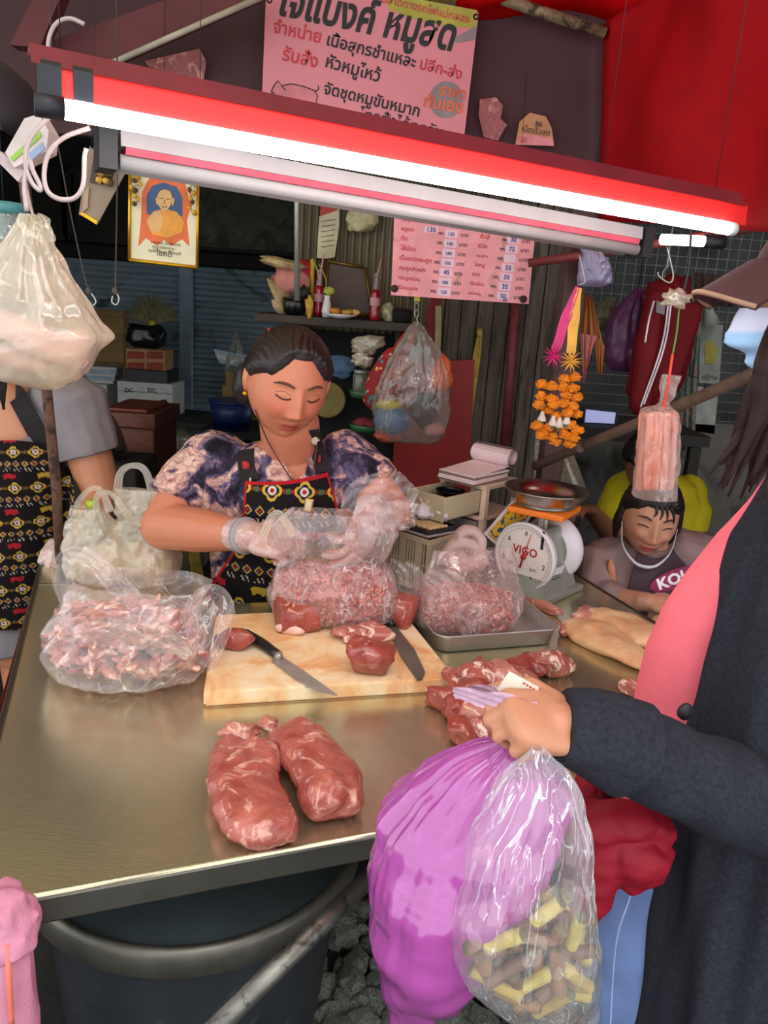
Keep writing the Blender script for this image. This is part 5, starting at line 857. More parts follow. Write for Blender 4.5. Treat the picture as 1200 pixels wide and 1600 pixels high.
for t_ in (.28, .6): p = A(836, 728, 2.17)*(1-t_)+A(1165, 590, 1.55)*t_; mk('node_ring', *lathe([(.0142, -.004), (.0155, 0), (.0142, .004)], p, 14, np.stack([unit(np.cross([0, 0, 1], A(1165, 590, 1.55)-A(836, 728, 2.17))), np.cross(unit(A(1165, 590, 1.55)-A(836, 728, 2.17)), unit(np.cross([0, 0, 1], A(1165, 590, 1.55)-A(836, 728, 2.17)))), unit(A(1165, 590, 1.55)-A(836, 728, 2.17))], 1)), mat('grey_bamboo', '#5f4b40'), pw)
m_mar = mat('marigold_orange', '#f08a12', .75, 0, .25, 60, .6, 120); m_jas = mat('jasmine_white', '#e0d3c8', .7); m_rose = mat('magenta_ribbon', '#d01f6e', .4); m_yel = mat('golden_ribbon', '#f0b03a', .4)
yg = 1.95
def garland(balls, ribs, ros, tass, rm, label):
    t = thing('marigold_garland', A(*ribs[0], yg), label, 'garland', 'marigold garlands on the timber post')
    for k, p in enumerate(balls):
        c = A(*p, yg+random.uniform(-.02, .012)); g_ = MB(); rq = random.Random(k)
        for q_ in range(46): d_ = unit([rq.gauss(0, 1), rq.gauss(0, 1), rq.gauss(0, .8)]); g_.add(lump(c+d_*np.array([.0135, .0135, .011])*rq.uniform(.75, 1.05), (.0048, .0042, .0036), rotz(rq.uniform(0, 3)), 1, .5, 2, q_))
        g_.add(lump(c, (.0125, .0125, .010), None, 2, .1)); g_.build('marigold', m_mar, t, False)
    ribbon('ribbon', [A(*p, yg-.01) for p in ribs], [.006, .013, .011], rm, t, up=(0, 1, 0), amp=.001)
    g = MB(); 
    for k in range(14): a = k*2.4; p = A(*ros, yg-.02); g.add(tube([p, p+.028*np.array([math.cos(a), -.4, math.sin(a)])], [.008, .001], 5, flat=.35))
    g.build('rosette', rm, t)
    for p in tass: q_ = A(*p, yg-.012); mk('tassel', *lathe([(.004, .012), (.006, .004), (.011, -.008), (.012, -.012)], q_, 10), m_jas, t); mk('tassel_bud', *lump(q_+[0, 0, -.016], (.007, .007, .007), None, 1, .3), mat('olive_bud', '#7d7436', .7), t)
garland([(847, 600), (862, 604), (846, 618), (862, 622), (843, 633), (857, 640), (866, 632), (870, 650), (838, 665), (850, 673), (862, 681), (846, 680), (856, 668), (868, 690)], [(903, 448), (885, 495), (868, 548)], (864, 556), [(847, 650), (864, 657)], m_rose, 'marigold garland with a magenta ribbon, left one on the post')
garland([(882, 592), (898, 590), (880, 604), (896, 606), (886, 617), (901, 620), (880, 630), (895, 634), (886, 645), (901, 646), (878, 668), (892, 664), (903, 672), (884, 680), (896, 684), (890, 692)], [(905, 450), (897, 500), (892, 552)], (891, 564), [(886, 655), (874, 660)], m_yel, 'marigold garland with a golden ribbon, right one on the post')
def drape(name, px, y, n_, m, label, cat, amp=.012, fold=5, th=.004, parent=None):    # px: TL TR BR BL
    c = [A(*p, y) for p in px]; o = quad_sheet(name, c, 24, 36, m, parent, disp=lambda u, v: amp*math.sin(u*fold*6.28+v)*(.3+v)+amp*.5*math.sin(u*fold*15+3*v), thick=th, org=c[0])
    return tag(o, label, cat) if label else o
fg = thing('orange_flag', A(908, 455, 2.3), 'orange brown cloth pennants hanging right of the garlands', 'cloth'); drape('pennant', [(912, 460), (925, 462), (944, 545), (902, 520)], 2.3, 0, cloth('orange_brown_cloth', '#b0703c', .1, .8), None, None, .008, 3, parent=fg); drape('pennant', [(906, 520), (932, 525), (920, 560), (912, 600)], 2.28, 0, cloth('salmon_cloth', '#cf7f78', .1, .8), None, None, .006, 2, parent=fg); drape('pennant', [(928, 520), (944, 540), (940, 585), (934, 585)], 2.29, 0, cloth('orange_brown_cloth', '#b0703c'), None, None, .005, 2, parent=fg)
def hbag(levels, y, m, label, seed, folds=.3, am=.006): t = thing('hanging_bag', A(levels[-1][0], levels[-1][2], y), label, 'plastic bag'); bag('bag_film', [lv(a, b, c, y, d) for a, b, c, d in levels], m, t, seed, am, 20, folds=folds, foldfrom=.3); return t
t = hbag([(903, 940, 448, .015), (902, 955, 440, .03), (903, 955, 415, .035), (907, 945, 395, .03), (908, 930, 375, .02), (908, 918, 366, .008)], 2.15, film('lilac_film', '#d8ccea', '#b4a8cf', .5, .8, .4, .2), 'small lilac plastic bag hung over the red pipe', 4)
t = hbag([(955, 990, 580, .03), (945, 1002, 565, .06), (944, 1006, 530, .065), (958, 1006, 490, .05), (980, 1004, 465, .03), (994, 1002, 448, .01)], 2.6, mat('dark_purple_plastic', '#5b2f58', .4, 0, .12, 8, .2, 30), 'dark purple plastic bag hanging left of the red jacket', 6); mk('string', *tube([A(998, 450, 2.6), A(998, 450, 2.6)+[0, 0, 1.3]], .0015, 5), m_tape, t)
t = hbag([(925, 960, 520, .03), (922, 962, 500, .04), (932, 962, 480, .03), (950, 962, 464, .01)], 2.75, mat('olive_plastic', '#57543c', .4), 'small olive bag hanging behind the orange pennants', 8); mk('string', *tube([A(956, 466, 2.75), A(956, 466, 2.75)+[0, 0, 1.33]], .0015, 5), m_tape, t)
m_jack = cloth('maroon_track_cloth', '#6d1119', 0, .7); jk = thing('red_jacket', A(1040, 440, 2.5), 'dark red track jacket with white stripes hanging on a hanger', 'jacket')
mk('body', *lump(A(1036, 545, 2.5), (.085, .05, .20), roty(.1), 4, .35, 1.8, 5, .85), m_jack, jk); mk('sleeve', *tube([A(1030, 455, 2.46), A(1012, 540, 2.45), A(1000, 640, 2.45)], [.035, .04, .034], 14, 16), m_jack, jk); mk('hood', *lump(A(1035, 455, 2.48), (.05, .04, .035), None, 3, .3, 2, 7), m_jack, jk)
for k, a in enumerate(([(1046, 462), (1034, 540), (1001, 636)], [(1050, 464), (1038, 542), (1006, 632)], [(1022, 470), (1014, 500), (1008, 535)])): mk('white_stripe', *tube([A(*p, 2.405-.005*k) for p in a], .0028, 6, 16), mat('white_label', '#e6dfe6'), jk)
mk('hanger', *tube([A(1035, 445, 2.5), A(1036, 425, 2.5), A(1046, 410, 2.5), A(1048, 376, 2.5), A(1048, 376, 2.5)+[0, 0, .9]], .002, 6, 14), m_zn, jk); plate('badge', [(1026, 470), (1040, 474), (1038, 492), (1025, 488)], 2.41, .003, mat('grey_badge', '#7d7478', .6), jk)
ss_ = 1.5; sp_ = thing('sausage_pack', A(1048, 445, ss_), 'clear pack of long pink sausages hanging from a green and orange string', 'sausages')
m_saus = mat('sausage_pink', '#d98a70', .4, 0, .1, 40, .1, 80)
for k, (px, dy) in enumerate(((1003, .012), (1015, -.01), (1027, -.014), (1039, -.012), (1050, .01), (1020, .02), (1034, .02), (1046, .026))): mb = MB(); chain(mb, [A(px-4+.0*k, 760, ss_+dy), A(px, 700, ss_+dy*1.0-.004), A(px+2, 650, ss_+dy)], [.0085, .0095, .009], 12); mb.build('sausage', m_saus, sp_)
bag('bag_film', [lv(992, 1054, 777, ss_, .032), lv(990, 1056, 772, ss_, .034), lv(994, 1060, 720, ss_, .034), lv(1000, 1061, 665, ss_, .032), lv(1004, 1058, 642, ss_, .026), lv(1030, 1046, 630, ss_, .006), lv(1032, 1058, 605, ss_, .010), lv(1033, 1062, 586, ss_, .012)], film('pack_film', '#fff4f0', '#f4e4e0', .06, .6, .35, .1, (10, 10, 3), 5), sp_, 3, .003, 30, power=.7)
mk('orange_string', *tube([A(1037, 640, ss_-.01), A(1044, 600, ss_-.012), A(1051, 553, ss_)], .0028, 6, 12), mat('orange_string', '#e8442c', .5), sp_); mk('green_string', *tube([A(1051, 555, ss_), A(1058, 515, ss_), A(1062, 470, ss_)], .0018, 6, 12), mat('green_string', '#5a8a3a', .5), sp_); mk('hook_wire', *tube([A(1062, 470, ss_), A(1072, 440, ss_), A(1078, 400, ss_), A(1080, 330, ss_)], .0025, 6, 16), m_tape, sp_)
tag(mk('film_wad', *lump(A(1057, 467, ss_-.012), (.024, .016, .014), None, 3, .9, 2.6, 5), m_filmw, org=A(1057, 467, ss_)), 'wad of shiny clear film tied above the sausages', 'plastic')
n = NT('floral_cotton'); co = n.coord('Object'); n.set(Base_Color=n.ramp(n.noise(co, 34, 3, 1.2), [(.38, '#5f6f68'), (.52, '#6d7d74'), (.58, '#b98a78'), (.66, '#a04a3e')]), Roughness=.9)
drape('floral_cloth', [(1066, 486), (1092, 488), (1086, 700), (1062, 704)], 3.5, 0, n.m, 'grey green floral cloth hanging on the wire mesh', 'cloth', .012, 2)
drape('floral_scarf', [(1080, 455), (1100, 458), (1086, 590), (1074, 588)], 3.45, 0, n.m, 'narrow floral scarf hanging over the floral cloth', 'cloth', .01, 2)
ps_ = thing('poster', A(1110, 540, 3.3), 'pale calendar poster with a yellow plant print on the mesh', 'poster'); plate('sheet', [(1094, 505), (1130, 508), (1124, 600), (1092, 598)], 3.58, .003, mat('grey_paper', '#8f948c', .8), ps_); plate('plant_print', [(1100, 540), (1112, 530), (1122, 548), (1116, 570), (1102, 568)], 3.577, .001, mat('yellow_plant_print', '#9c9440', .8), ps_); ptext('ปฏิทิน', (1097, 592), (1120, 594), 3.576, m_ink, ps_)
ps2 = thing('paper_sheet', A(1100, 640, 3.3), 'blank pale sheet hanging below the plant poster', 'paper'); plate('sheet', [(1090, 604), (1123, 606), (1116, 678), (1086, 674)], 3.58, .003, mat('pale_grey_paper', '#a4a7a2', .8), ps2); mk('clip', *box(A(1106, 605, 3.57), (.03, .01, .02)), m_tape, ps2, False)
pc = thing('paper_cone', A(1108, 505, 3.1), 'grey rolled paper cone above the plant poster', 'paper'); mk('cone', *lathe([(.004, .1), (.02, .04), (.05, -.02)], A(1108, 500, 3.54), 20, roty(-.2)), mat('grey_paper', '#8f948c'), pc)
dbk = thing('dark_curtain', A(1150, 480, 3.2), 'brown cloth folded over the wire mesh at the far right', 'cloth'); drape('cloth', [(1085, 425), (1160, 435), (1150, 480), (1090, 475)], 3.57, 0, cloth('brown_blanket', '#4d3a36', 0, .9), None, None, .015, 4, parent=dbk)
fs = thing('film_sheet', A(850, 680, 2.4), 'hanging clear plastic sheet behind the timber post', 'plastic'); quad_sheet('sheet', [A(838, 665, 2.38), A(880, 672, 2.38), A(914, 765, 2.36), A(836, 770, 2.36)], 26, 30, m_filmw, fs, disp=lambda u, v: .02*math.sin(u*9+3*v)+.01*math.sin(u*23), thick=0); mk('tie', *tube([A(842, 668, 2.38), A(846, 560, 2.38)], .0015, 5), m_tape, fs)
# dim table with a lit screen behind the sausage pack
dt = thing('rear_table', (.95, 3.1, 0), 'dark table behind the bamboo pole with a lit screen', 'table'); zq = A(930, 668, 3.0)[2]; mk('top', *box((.82, 3.2, zq-.02), (.8, .5, .04)), m_dark, dt, False)
for x in (.46, 1.18):
    for y in (2.99, 3.4): mk('leg', *box((x, y, (zq-.04)/2), (.04, .04, zq-.04)), m_dark, dt, False)
sc_ = thing('screen', A(938, 660, 3.1), 'small bluish lit screen on the dark rear table', 'screen'); plate('display', [(916, 640), (962, 645), (960, 662), (914, 660)], 3.1, .01, emit('screen_glow', '#5a78d8', .5), sc_); plate('casing', [(912, 636), (966, 641), (964, 668), (910, 667)], 3.112, .015, m_blk, sc_)
# ================================================================ bin under the counter, pink cloth at the corner
bn_ = thing('drum_bin', (-.225, 1.0, 0), 'dark metal drum bin with a steel rim under the counter front', 'bin'); zr = .66; bc_ = np.array([-.2834, 1.160, 0]); rr_ = .279
bc0 = np.array([bc_[0], bc_[1], 0]); m_drum = mat('dark_drum_plastic', '#22262b', .55, 0, .25, 10, .2, 40, dirt=('#3c4148', 22, .62)); m_inside = mat('bin_lid_plastic', '#414b4e', .35, 0, .2, 8, dirt=('#4a4a2c', 9, .68))
mk('drum', *lathe([(rr_*.68, .002), (rr_*.76, .2), (rr_*.93, zr-.05), (rr_*.97, zr-.02)], bc0, 56), m_drum, bn_); mk('rim', *lathe([(rr_*.96, zr-.048), (rr_*1.01, zr-.045), (rr_*1.02, zr-.006), (rr_*1.0, zr+.004), (rr_*.965, zr+.001), (rr_*.955, zr-.012)], bc0, 56, cap=False), mat('grimy_steel_rim', '#6a675e', .45, .7, .25, 14), bn_); mk('lid', *lathe([(.001, zr-.008), (rr_*.7, zr-.01), (rr_*.96, zr-.012)], bc0, 56, cap=False), m_inside, bn_)
m_pcl = cloth('pink_towel', '#c9849a', .1, .95, .1, .4, 250); pc = thing('pink_towel', FL+[0, -.03, 0], 'knotted pink towel hanging at the left front corner of the counter', 'towel'); yt = .69
mbk = MB(); mbk.add(lump(A(12, 1432, yt), (.032, .03, .042), roty(-.4), 3, .25, 2, 3)); mbk.add(lump(A(20, 1465, yt-.01), (.026, .026, .024), None, 3, .2, 2, 5)); mbk.add(tube([A(30, 1440, yt), A(60, 1425, yt)], [.012, .004], 10)); V, F = remesh(mbk.arr(), .003, 3); mk('knot', V+np.stack([nz(V, 55, j)*.004 for j in range(3)], 1), F, m_pcl, pc)
V, F = loft([(A(10, 1470, yt), .028, .02), (A(9, 1520, yt), .032, .024), (A(10, 1580, yt), .034, .026), (A(12, 1680, yt), .038, .028)], 60, True); V = V+np.stack([nz(V*[1, 1, .25], 60, j)*.007 for j in range(3)], 1); mk('hanging_end', V, F, m_pcl, pc); mk('orange_hem', *tube([A(12, 1475, yt-.03), A(14, 1530, yt-.035), A(18, 1600, yt-.035)], .0035, 6, 12), mat('salmon_hem', '#d9705e', .8), pc)
# ================================================================ the two bags in the customer's hand
yp, yc2 = .70, .64
m_purp = film('violet_film', '#d06cc4', '#cc62bd', .78, .12, .15, .2, (3, 3, 1.5), 4, .6)
pb_ = thing('violet_bag', A(800, 1150, yp), 'big violet plastic carrier bag hanging from the customer hand', 'plastic bag')
bag('bag_film', [lv(614, 640, 1605, yp, .006), lv(604, 690, 1570, yp, .03), lv(592, 735, 1520, yp, .055), lv(580, 790, 1450, yp, .075), lv(575, 835, 1370, yp, .085), lv(598, 870, 1290, yp, .075), lv(640, 885, 1235, yp, .055), lv(705, 875, 1190, yp, .035), lv(775, 850, 1160, yp, .014), lv(800, 838, 1140, yp, .006)], m_purp, pb_, 5, .007, 14, folds=.26, foldfrom=.25, n=90, seg=240)
mk('white_contents', *lump(A(690, 1420, yp+.01), (.055, .04, .075), None, 3, .2, 2, 3), mat('pale_bag_contents', '#d9c6b4'), pb_)
cbg = thing('clear_bag', A(825, 1165, yc2), 'clear plastic bag of cut stalks hanging before the violet bag', 'plastic bag')
bag('bag_film', [lv(850, 905, 1590, yc2, .008), lv(775, 935, 1570, yc2, .032), lv(718, 940, 1520, yc2, .05), lv(698, 940, 1460, yc2, .056), lv(706, 930, 1400, yc2, .054), lv(738, 918, 1300, yc2, .042), lv(782, 905, 1232, yc2, .024), lv(815, 872, 1192, yc2, .012), lv(828, 848, 1168, yc2, .006)], film('clear_bright_film', '#fffdfb', '#f4f7fb', .0, 1.0, .22, .06, (16, 16, 1.0), 2.2, .6), cbg, 9, .004, 20, folds=.35, foldfrom=.3, n=70, seg=220)
for k, (c, e) in enumerate((('#b59a45', '#5f6030'), ('#94693c', '#6f5a30'), ('#6b4a38', '#5f5436'), ('#bfae55', '#6c6838'), ('#835e44', '#665a34'))): mat('stalk_bark_%s' % 'abcde'[k], c, .55, 0, .18, 60, .15, 150); mat('stalk_core_%s' % 'abcde'[k], e, .7, 0, .4, 400)
protos = []
for k in range(5):
    t = thing('cut_stalk', (0, 0, 0), '', ''); r, L = (.0068, .0074, .0064, .007, .0078)[k], (.027, .023, .025, .030, .021)[k]
    mk('stem', *tube([(0, 0, -L), (.0008, 0, -L*.3), (0, .0006, L*.4), (0, 0, L)], [r, r*.97, r*1.02, r], 16), _m['stalk_bark_%s' % 'abcde'[k]], t, False)
    for s_ in (-1, 1): mk('cut_end', *lathe([(.0001, 0), (r*.96, 0), (r*.98, -.0008)], (0, 0, s_*(L+.0006)), 12, np.diag([1, 1, s_]), cap=False), _m['stalk_core_%s' % 'abcde'[k]], t)
    protos.append(t)
rg = np.random.default_rng(11); cS = A(822, 1484, yc2); used = 0; placed = []; px_m = 1215/((cS-CAM)@FW); lab = 'short cut tan and yellow stalk in the clear bag'
for i in range(2500):
    if used >= 125: break
    u = rg.uniform(-1, 1); v = rg.uniform(-1, 1); q_ = rg.uniform(-1, 1)
    if u*u+v*v*.9 > .95 or u < -.72+.25*max(0, -v) or u > .74 or (v < -.1 and u < -.45-.9*v-.35+.0) : continue
    zlim = 1-.25*abs(u-.1)
    p = cS+np.array([u*100/px_m, q_*.034*(1-.5*v*v), v*86/px_m*zlim]); k = used % 5
    if any(np.linalg.norm(p-w_) < .0165 for w_ in placed): continue
    placed.append(p)
    o = protos[k] if used < 5 else copy_tree(protos[k]); o.location = tuple(p); a = rg.uniform(0, 3.14); el = rg.uniform(-.9, .9)
    d = np.array([math.cos(a)*math.cos(el), .5*math.sin(el), math.sin(a)*math.cos(el)]); o.rotation_euler = Vector(d.tolist()).to_track_quat('Z', 'Y').to_euler()
    tag(o, lab, 'stalk', 'cut stalks in the clear bag'); used += 1
# ================================================================ people
def inpoly(P, poly):
    x, y = P[:, 0], P[:, 1]; r = np.zeros(len(P), bool); n = len(poly)
    for i in range(n):
        (x0, y0), (x1, y1) = poly[i], poly[(i+1) % n]; c = ((y0 > y) != (y1 > y)); r ^= c & (x < (x1-x0)*(y-y0)/((y1-y0) or 1e-9)+x0)
    return r
class Head:                                    # local frame: x to the side, -y forward, z up
    def __init__(s, c, R, k=1.0, full=1.0, smile=0, mouth=1.0, jaw=.30):
        s.jaw = jaw
        s.c, s.R, s.k = np.asarray(c, float), R, k; s.a, s.b, s.h = .0745*full, .094, .113; s.full = full
        s.B = [(0, .010, .009, .020, .008), (0, -.014, .011, .018, .013), (0, -.031, .0135, .011, .018), (.0145, -.035, .008, .0075, .009), (-.0145, -.035, .008, .0075, .009), (.033, .012, .018, .013, -.008), (-.033, .012, .018, .013, -.008), (.033, .009, .015, .0085, .0075), (-.033, .009, .015, .0085, .0075),
               (.031, .034, .022, .008, .003), (-.031, .034, .022, .008, .003), (.043, -.028, .024, .022, .008*full), (-.043, -.028, .024, .022, .008*full), (0, -.060, .021*mouth, .0065, .007), (0, -.0725, .016*mouth, .006, .0085), (0, -.0662, .023*mouth, .0022, -.005), (0, -.083, .018, .006, -.003), (0, -.098, .022, .014, .010), (0, .07, .05, .03, .002)]
        if smile: s.B += [(.03, -.045, .006, .014, -.004), (-.03, -.045, .006, .014, -.004), (.04, -.02, .016, .014, .005), (-.04, -.02, .016, .014, .005)]
    def aw(s, z): return s.a*(1-s.jaw*np.clip(-z/s.h-.1, 0, 1)**1.7)
    def disp(s, x, z): return sum(A_*np.exp(-((x-x0)/sx)**2-((z-z0)/sz)**2) for x0, z0, sx, sz, A_ in s.B)
    def front(s, x, z): return -s.b*np.sqrt(np.clip(1-(x/s.aw(z))**2-(z/s.h)**2, 0, 1))-s.disp(x, z)
    def world(s, L): return s.c+s.k*(np.asarray(L)@s.R.T)
    def local(s, W): return ((np.asarray(W)-s.c)@s.R)/s.k
    def grid(s, nl=90, nm=110, infl=None):
        V = []
        lat = np.linspace(-math.pi/2+.01, math.pi/2-.01, nl); lon = np.linspace(0, 2*math.pi, nm, endpoint=False); LA, LO = np.meshgrid(lat, lon, indexing='ij')
        z = s.h*np.sin(LA); x = s.aw(z)*np.cos(LA)*np.sin(LO); y = -s.b*np.cos(LA)*np.cos(LO)
        fr = np.clip(np.cos(LO)*3, 0, 1)*(np.cos(LO) > 0); y = y-np.where(fr > 0, fr*s.disp(x, z), 0); y = np.where(y > 0, y*1.06, y)
        L = np.stack([x.ravel(), y.ravel(), z.ravel()], 1)
        return L, gfaces(nl, nm, cv=True)+[list(range(nm))[::-1], list(range((nl-1)*nm, nl*nm))]
    def mesh(s): L, F = s.grid(); return s.world(L), F
    def ears(s, mb):
        for q_ in (-1, 1): V, F = lump((0, 0, 0), (.010, .021, .031), roty(.12*q_)@rotz(.35*q_), 2, .15, 2, 2); mb.add((s.world(V+[q_*.076*s.full, .012, -.002]), F))
    def strip(s, name, pts, r, m, p, lift=.001, n=14, flat=.5): mk(name, *tube([s.world([x, s.front(np.array(x), np.array(z))-lift, z]) for x, z in spline([(a, b, 0) for a, b in pts], n)[:, :2]], r, 8, flat=1), m, p)
    def hair(s, name, m, p, hl=lambda x: .066-.35*np.maximum(0, np.abs(x)-.03)*0, side=.062, thick=.011, back=-.09, seed=1, ear=.0):
        L, F = s.grid(100, 140); x, y, z = L.T; lim = np.where(np.abs(x) < side, hl(x), np.interp(y, [-.05, -.02, .03, .06], [hl(side), .02, -.02+ear, back])); lim = np.where(y > .05, back, np.where(y > -.06, np.minimum(lim, np.interp(y, [-.06, .005, .035, .05], [hl(side), .03, .0, back])), lim))
        h = z-lim; inf = np.clip(h/.02, 0, 1)**.6*thick; d = L/np.linalg.norm(L, axis=1)[:, None]; st = np.sin(np.arctan2(x, z+.02)*60+nz(L, 30, seed)*5)*.0012*np.clip(h/.03, 0, 1)
        W = s.world(L+d*(inf+st-.0015*(h < 0))[:, None]); keep = h > -.004; F = [f for f in F if all(keep[i] for i in f)]; return mk(name, W, F, m, p)
def hand(mb, W, f, n, thumb=1, curl=(.5,)*4, s=1.0, tcurl=.4):
    f = unit(f); n = unit(np.asarray(n, float)-f*(np.asarray(n)@f)); t = np.cross(n, f)*thumb; W = np.asarray(W, float); R = np.stack([f, t, n], 1)
    mb.add(lump(W+f*.048*s, (.05*s, .041*s, .0165*s), R, 3, .06, 2, 1, .72)); chain(mb, [W-f*.02*s, W+f*.03*s], [.024*s, .026*s], 12)
    for k in range(4):
        p = W+f*(.084, .088, .084, .074)[k]*s+t*(.031, .0105, -.0105, -.0305)[k]*s; L = (.070, .078, .072, .056)[k]*s; a = .12; P = [p-f*.02*s, p]
        for seg_, c_ in zip((.42, .32, .26), (.75, 1.05, .7)): a += c_*curl[k]; p = p+(math.cos(a)*f+math.sin(a)*n)*L*seg_; P.append(p)
        chain(mb, P, [.0086*s, .0087*s, .0082*s, .0077*s, .0066*s], 10)
    p = W+f*.022*s+t*.028*s; P = [p, p+unit(f*.7+t*.75+n*.25)*.036*s]; P.append(P[-1]+unit(f*.95+t*(.3-tcurl)+n*(.2+tcurl*.6))*.030*s); P.append(P[-1]+unit(f+t*(.1-tcurl)+n*(.2+tcurl))*.024*s); chain(mb, P, [.015*s, .012*s, .0105*s, .0085*s], 10); return mb
def skin_colors(V, hd, tone, lip, blush=None, brow=None):
    c = np.tile(np.array(lin(tone)[:3]), (len(V), 1))
    if hd is not None:
        L = hd.local(V); x, y, z = L.T; f = (y < -.03) & (np.abs(z) < .13)
        w = np.exp(-(x/.021)**4-((z+.0665)/.0105)**4)*f; c = c*(1-w[:, None])+np.array(lin(lip)[:3])*w[:, None]
        if blush: w = (np.exp(-((np.abs(x)-.042)/.022)**2-((z+.022)/.022)**2)*.5+.35*np.exp(-(x/.014)**2-((z+.03)/.012)**2))*f; c = c*(1-w[:, None])+np.array(lin(blush)[:3])*w[:, None]
    return c
m_skin = colmat('warm_skin', .45, .12, 260, .18, .05, .06, 30, .4); m_hair = mat('black_brown_hair', '#1f1516', .42, 0, .3, 12, .35, 130, stretch=(1, 1, .25)); m_brow = mat('dark_brow', '#3a2420', .8)
def person(name, loc, label): return thing(name, loc, label, 'person')
def body(p, mb, hd, tone, lip, blush=None, vox=.0045, it=5, headvox=.0028):
    V, F = remesh(mb.arr(), vox, it)
    if hd is not None:
        q_ = MB(); q_.add((V, F)); q_.add(hd.mesh()); hd.ears(q_); V, F = remesh(q_.arr(), headvox, 1, .3)
    return mk('body', V, F, m_skin, p, col=skin_colors(V, hd, tone, lip, blush)), V, F
def wrinkle(V, amp, sc, seed, st=(1, 1, 1)): return V+np.stack([nz(V*np.array(st), sc, seed+j)*amp for j in range(3)], 1)
def print_on(bvh, px, py, off):                # where a line of sight meets the cloth, lifted a little off it
    d = unit(ray(px, py)); h = bvh.ray_cast(Vector(CAM.tolist()), Vector(d.tolist())); return None if h[0] is None else np.array(h[0][:])-d*off
def apron_pattern(U, W, sc_=1.45):
    c = np.tile(np.array(lin('#171012')[:3]), (len(U), 1)); Y, R_, Wt, G, B = (np.array(lin(q_)[:3]) for q_ in ('#c9a83a', '#a81f2a', '#d8cdbb', '#3f6a3a', '#2b2f66'))
    U, W = U/sc_, W/sc_; v = W % .105; k = np.floor(W/.105)
    m = v < .042; cu = (U % .052)-.026; cv = v-.021; rr = np.sqrt(cu**2+cv**2); an = np.arctan2(cv, cu); pet = .0165*(.72+.28*np.abs(np.cos(2*an))); c[m & (rr < pet)] = Y; c[m & (rr < pet*.72)] = B*.4; c[m & (rr < .007)] = Wt; c[m & (rr < .0035)] = R_
    zz = np.abs(((U+.026) % .052)-.026); c[m & (np.abs(zz*.75-np.abs(cv)-.0035) < .0016) & (rr > .018)] = R_; c[m & (zz < .004) & (np.abs(cv) < .004)] = G
    m = (v > .045) & (v < .064); du = np.abs((U % .021)-.0105); dv = np.abs(v-.0545); dd = du/.0085+dv/.009; c[m & (dd < 1)] = Y; c[m & (dd < .68)] = B*.5; c[m & (dd < .36)] = R_; c[m & (dd > 1.15) & (dv < .008)] = B*.35
    m = (v > .067) & (v < .077); q_ = (np.floor(U/.0026)+np.floor(v/.0026)*3) % 7; c[m & ((q_ == 0) | (q_ == 3)) & ((U % .026) < .017)] = Wt*.8
    m = (v > .080) & (v < .102); cu = (U % .08)-.04; cv = v-.091; bd = ((cu/.014)**2+((cv+.001)/.0065)**2 < 1) | ((np.abs(cu-.014) < .005) & (np.abs(cv) < .006)) | ((np.abs(np.abs(cu)-.008) < .003) & (cv > 0) & (cv < .009)); c[m & bd] = np.where((np.floor(U/.08) % 2 == 0)[m & bd][:, None], R_, Y*.8)
    return c
m_apron = colmat('printed_apron', .85, .2, 500, 0, 0, .12, 60, .2)
n = NT('floral_blouse'); co = n.coord('Object'); dn = n.n('ShaderNodeTexNoise'); dn.inputs['Scale'].default_value = 16; dn.inputs['Detail'].default_value = 4; n.l(co, dn.inputs['Vector']); va = n.n('ShaderNodeVectorMath', operation='MULTIPLY_ADD'); n.l(dn.outputs['Color'], va.inputs[0]); va.inputs[1].default_value = (.05,)*3; n.l(co, va.inputs[2])
v2 = n.n('ShaderNodeTexVoronoi'); v2.inputs['Scale'].default_value = 38; v2.feature = 'DISTANCE_TO_EDGE'; n.l(va.outputs[0], v2.inputs['Vector'])
fl_ = n.ramp(n.noise(va.outputs[0], 11, 4, 1.3), [(.34, '#17131f'), (.42, '#3a3048'), (.48, '#6f6080'), (.52, '#c08f88'), (.58, '#e6c3b4'), (.68, '#c98f86'), (.76, '#4a3c54')]); ed = n.ramp(v2.outputs['Distance'], [(0.0, .5), (.12, 1.0)]); n.set(Base_Color=n.mix(.8, fl_, ed, 'MULTIPLY'), Roughness=.8, Specular_IOR_Level=.25); n.bump(n.noise(co, 300, 2), .15, .002); m_floral = n.m
# ---------------------------------------------------------------- the seller
TONE = '#cd8062'; se = person('person', (A(455, 900, 1.95)[0], 1.95, 0), 'woman in a floral blouse and patterned apron bagging mince with gloved hands'); se_o = se
hd = Head(A(449, 599, 1.80), rotz(.42)@rotx(.30)@roty(.09), 1.07, 1.13, mouth=.82, jaw=.13)
SL, SR = A(325, 724, 1.93), A(550, 726, 1.93); EL, WL = A(258, 822, 1.80), A(392, 838, 1.62); ER, WR = A(608, 800, 1.84), A(577, 802, 1.66)
mb = MB(); tors = [(A(446, 985, 1.95), .185, .14), (A(448, 900, 1.94), .185, .14), (A(450, 830, 1.92), .18, .135), (A(452, 775, 1.91), .18, .13), (A(452, 735, 1.915), .175, .105), (A(455, 708, 1.92), .13, .08), (A(458, 690, 1.91), .075, .065)]
mb.add(loft(tors, 36)); hipz = tors[0][0][2]; hx_ = tors[0][0][0]
chain(mb, [A(457, 715, 1.91), A(452, 660, 1.85), A(448, 640, 1.83)], [.074, .072, .064])
for sx in (-.09, .09): chain(mb, [(hx_+sx, 1.95, hipz), (hx_+sx, 1.96, .45), (hx_+sx, 1.97, .09)], [.10, .075, .05]); chain(mb, [(hx_+sx, 1.97, .04), (hx_+sx, 1.86, .035)], [.04, .032])
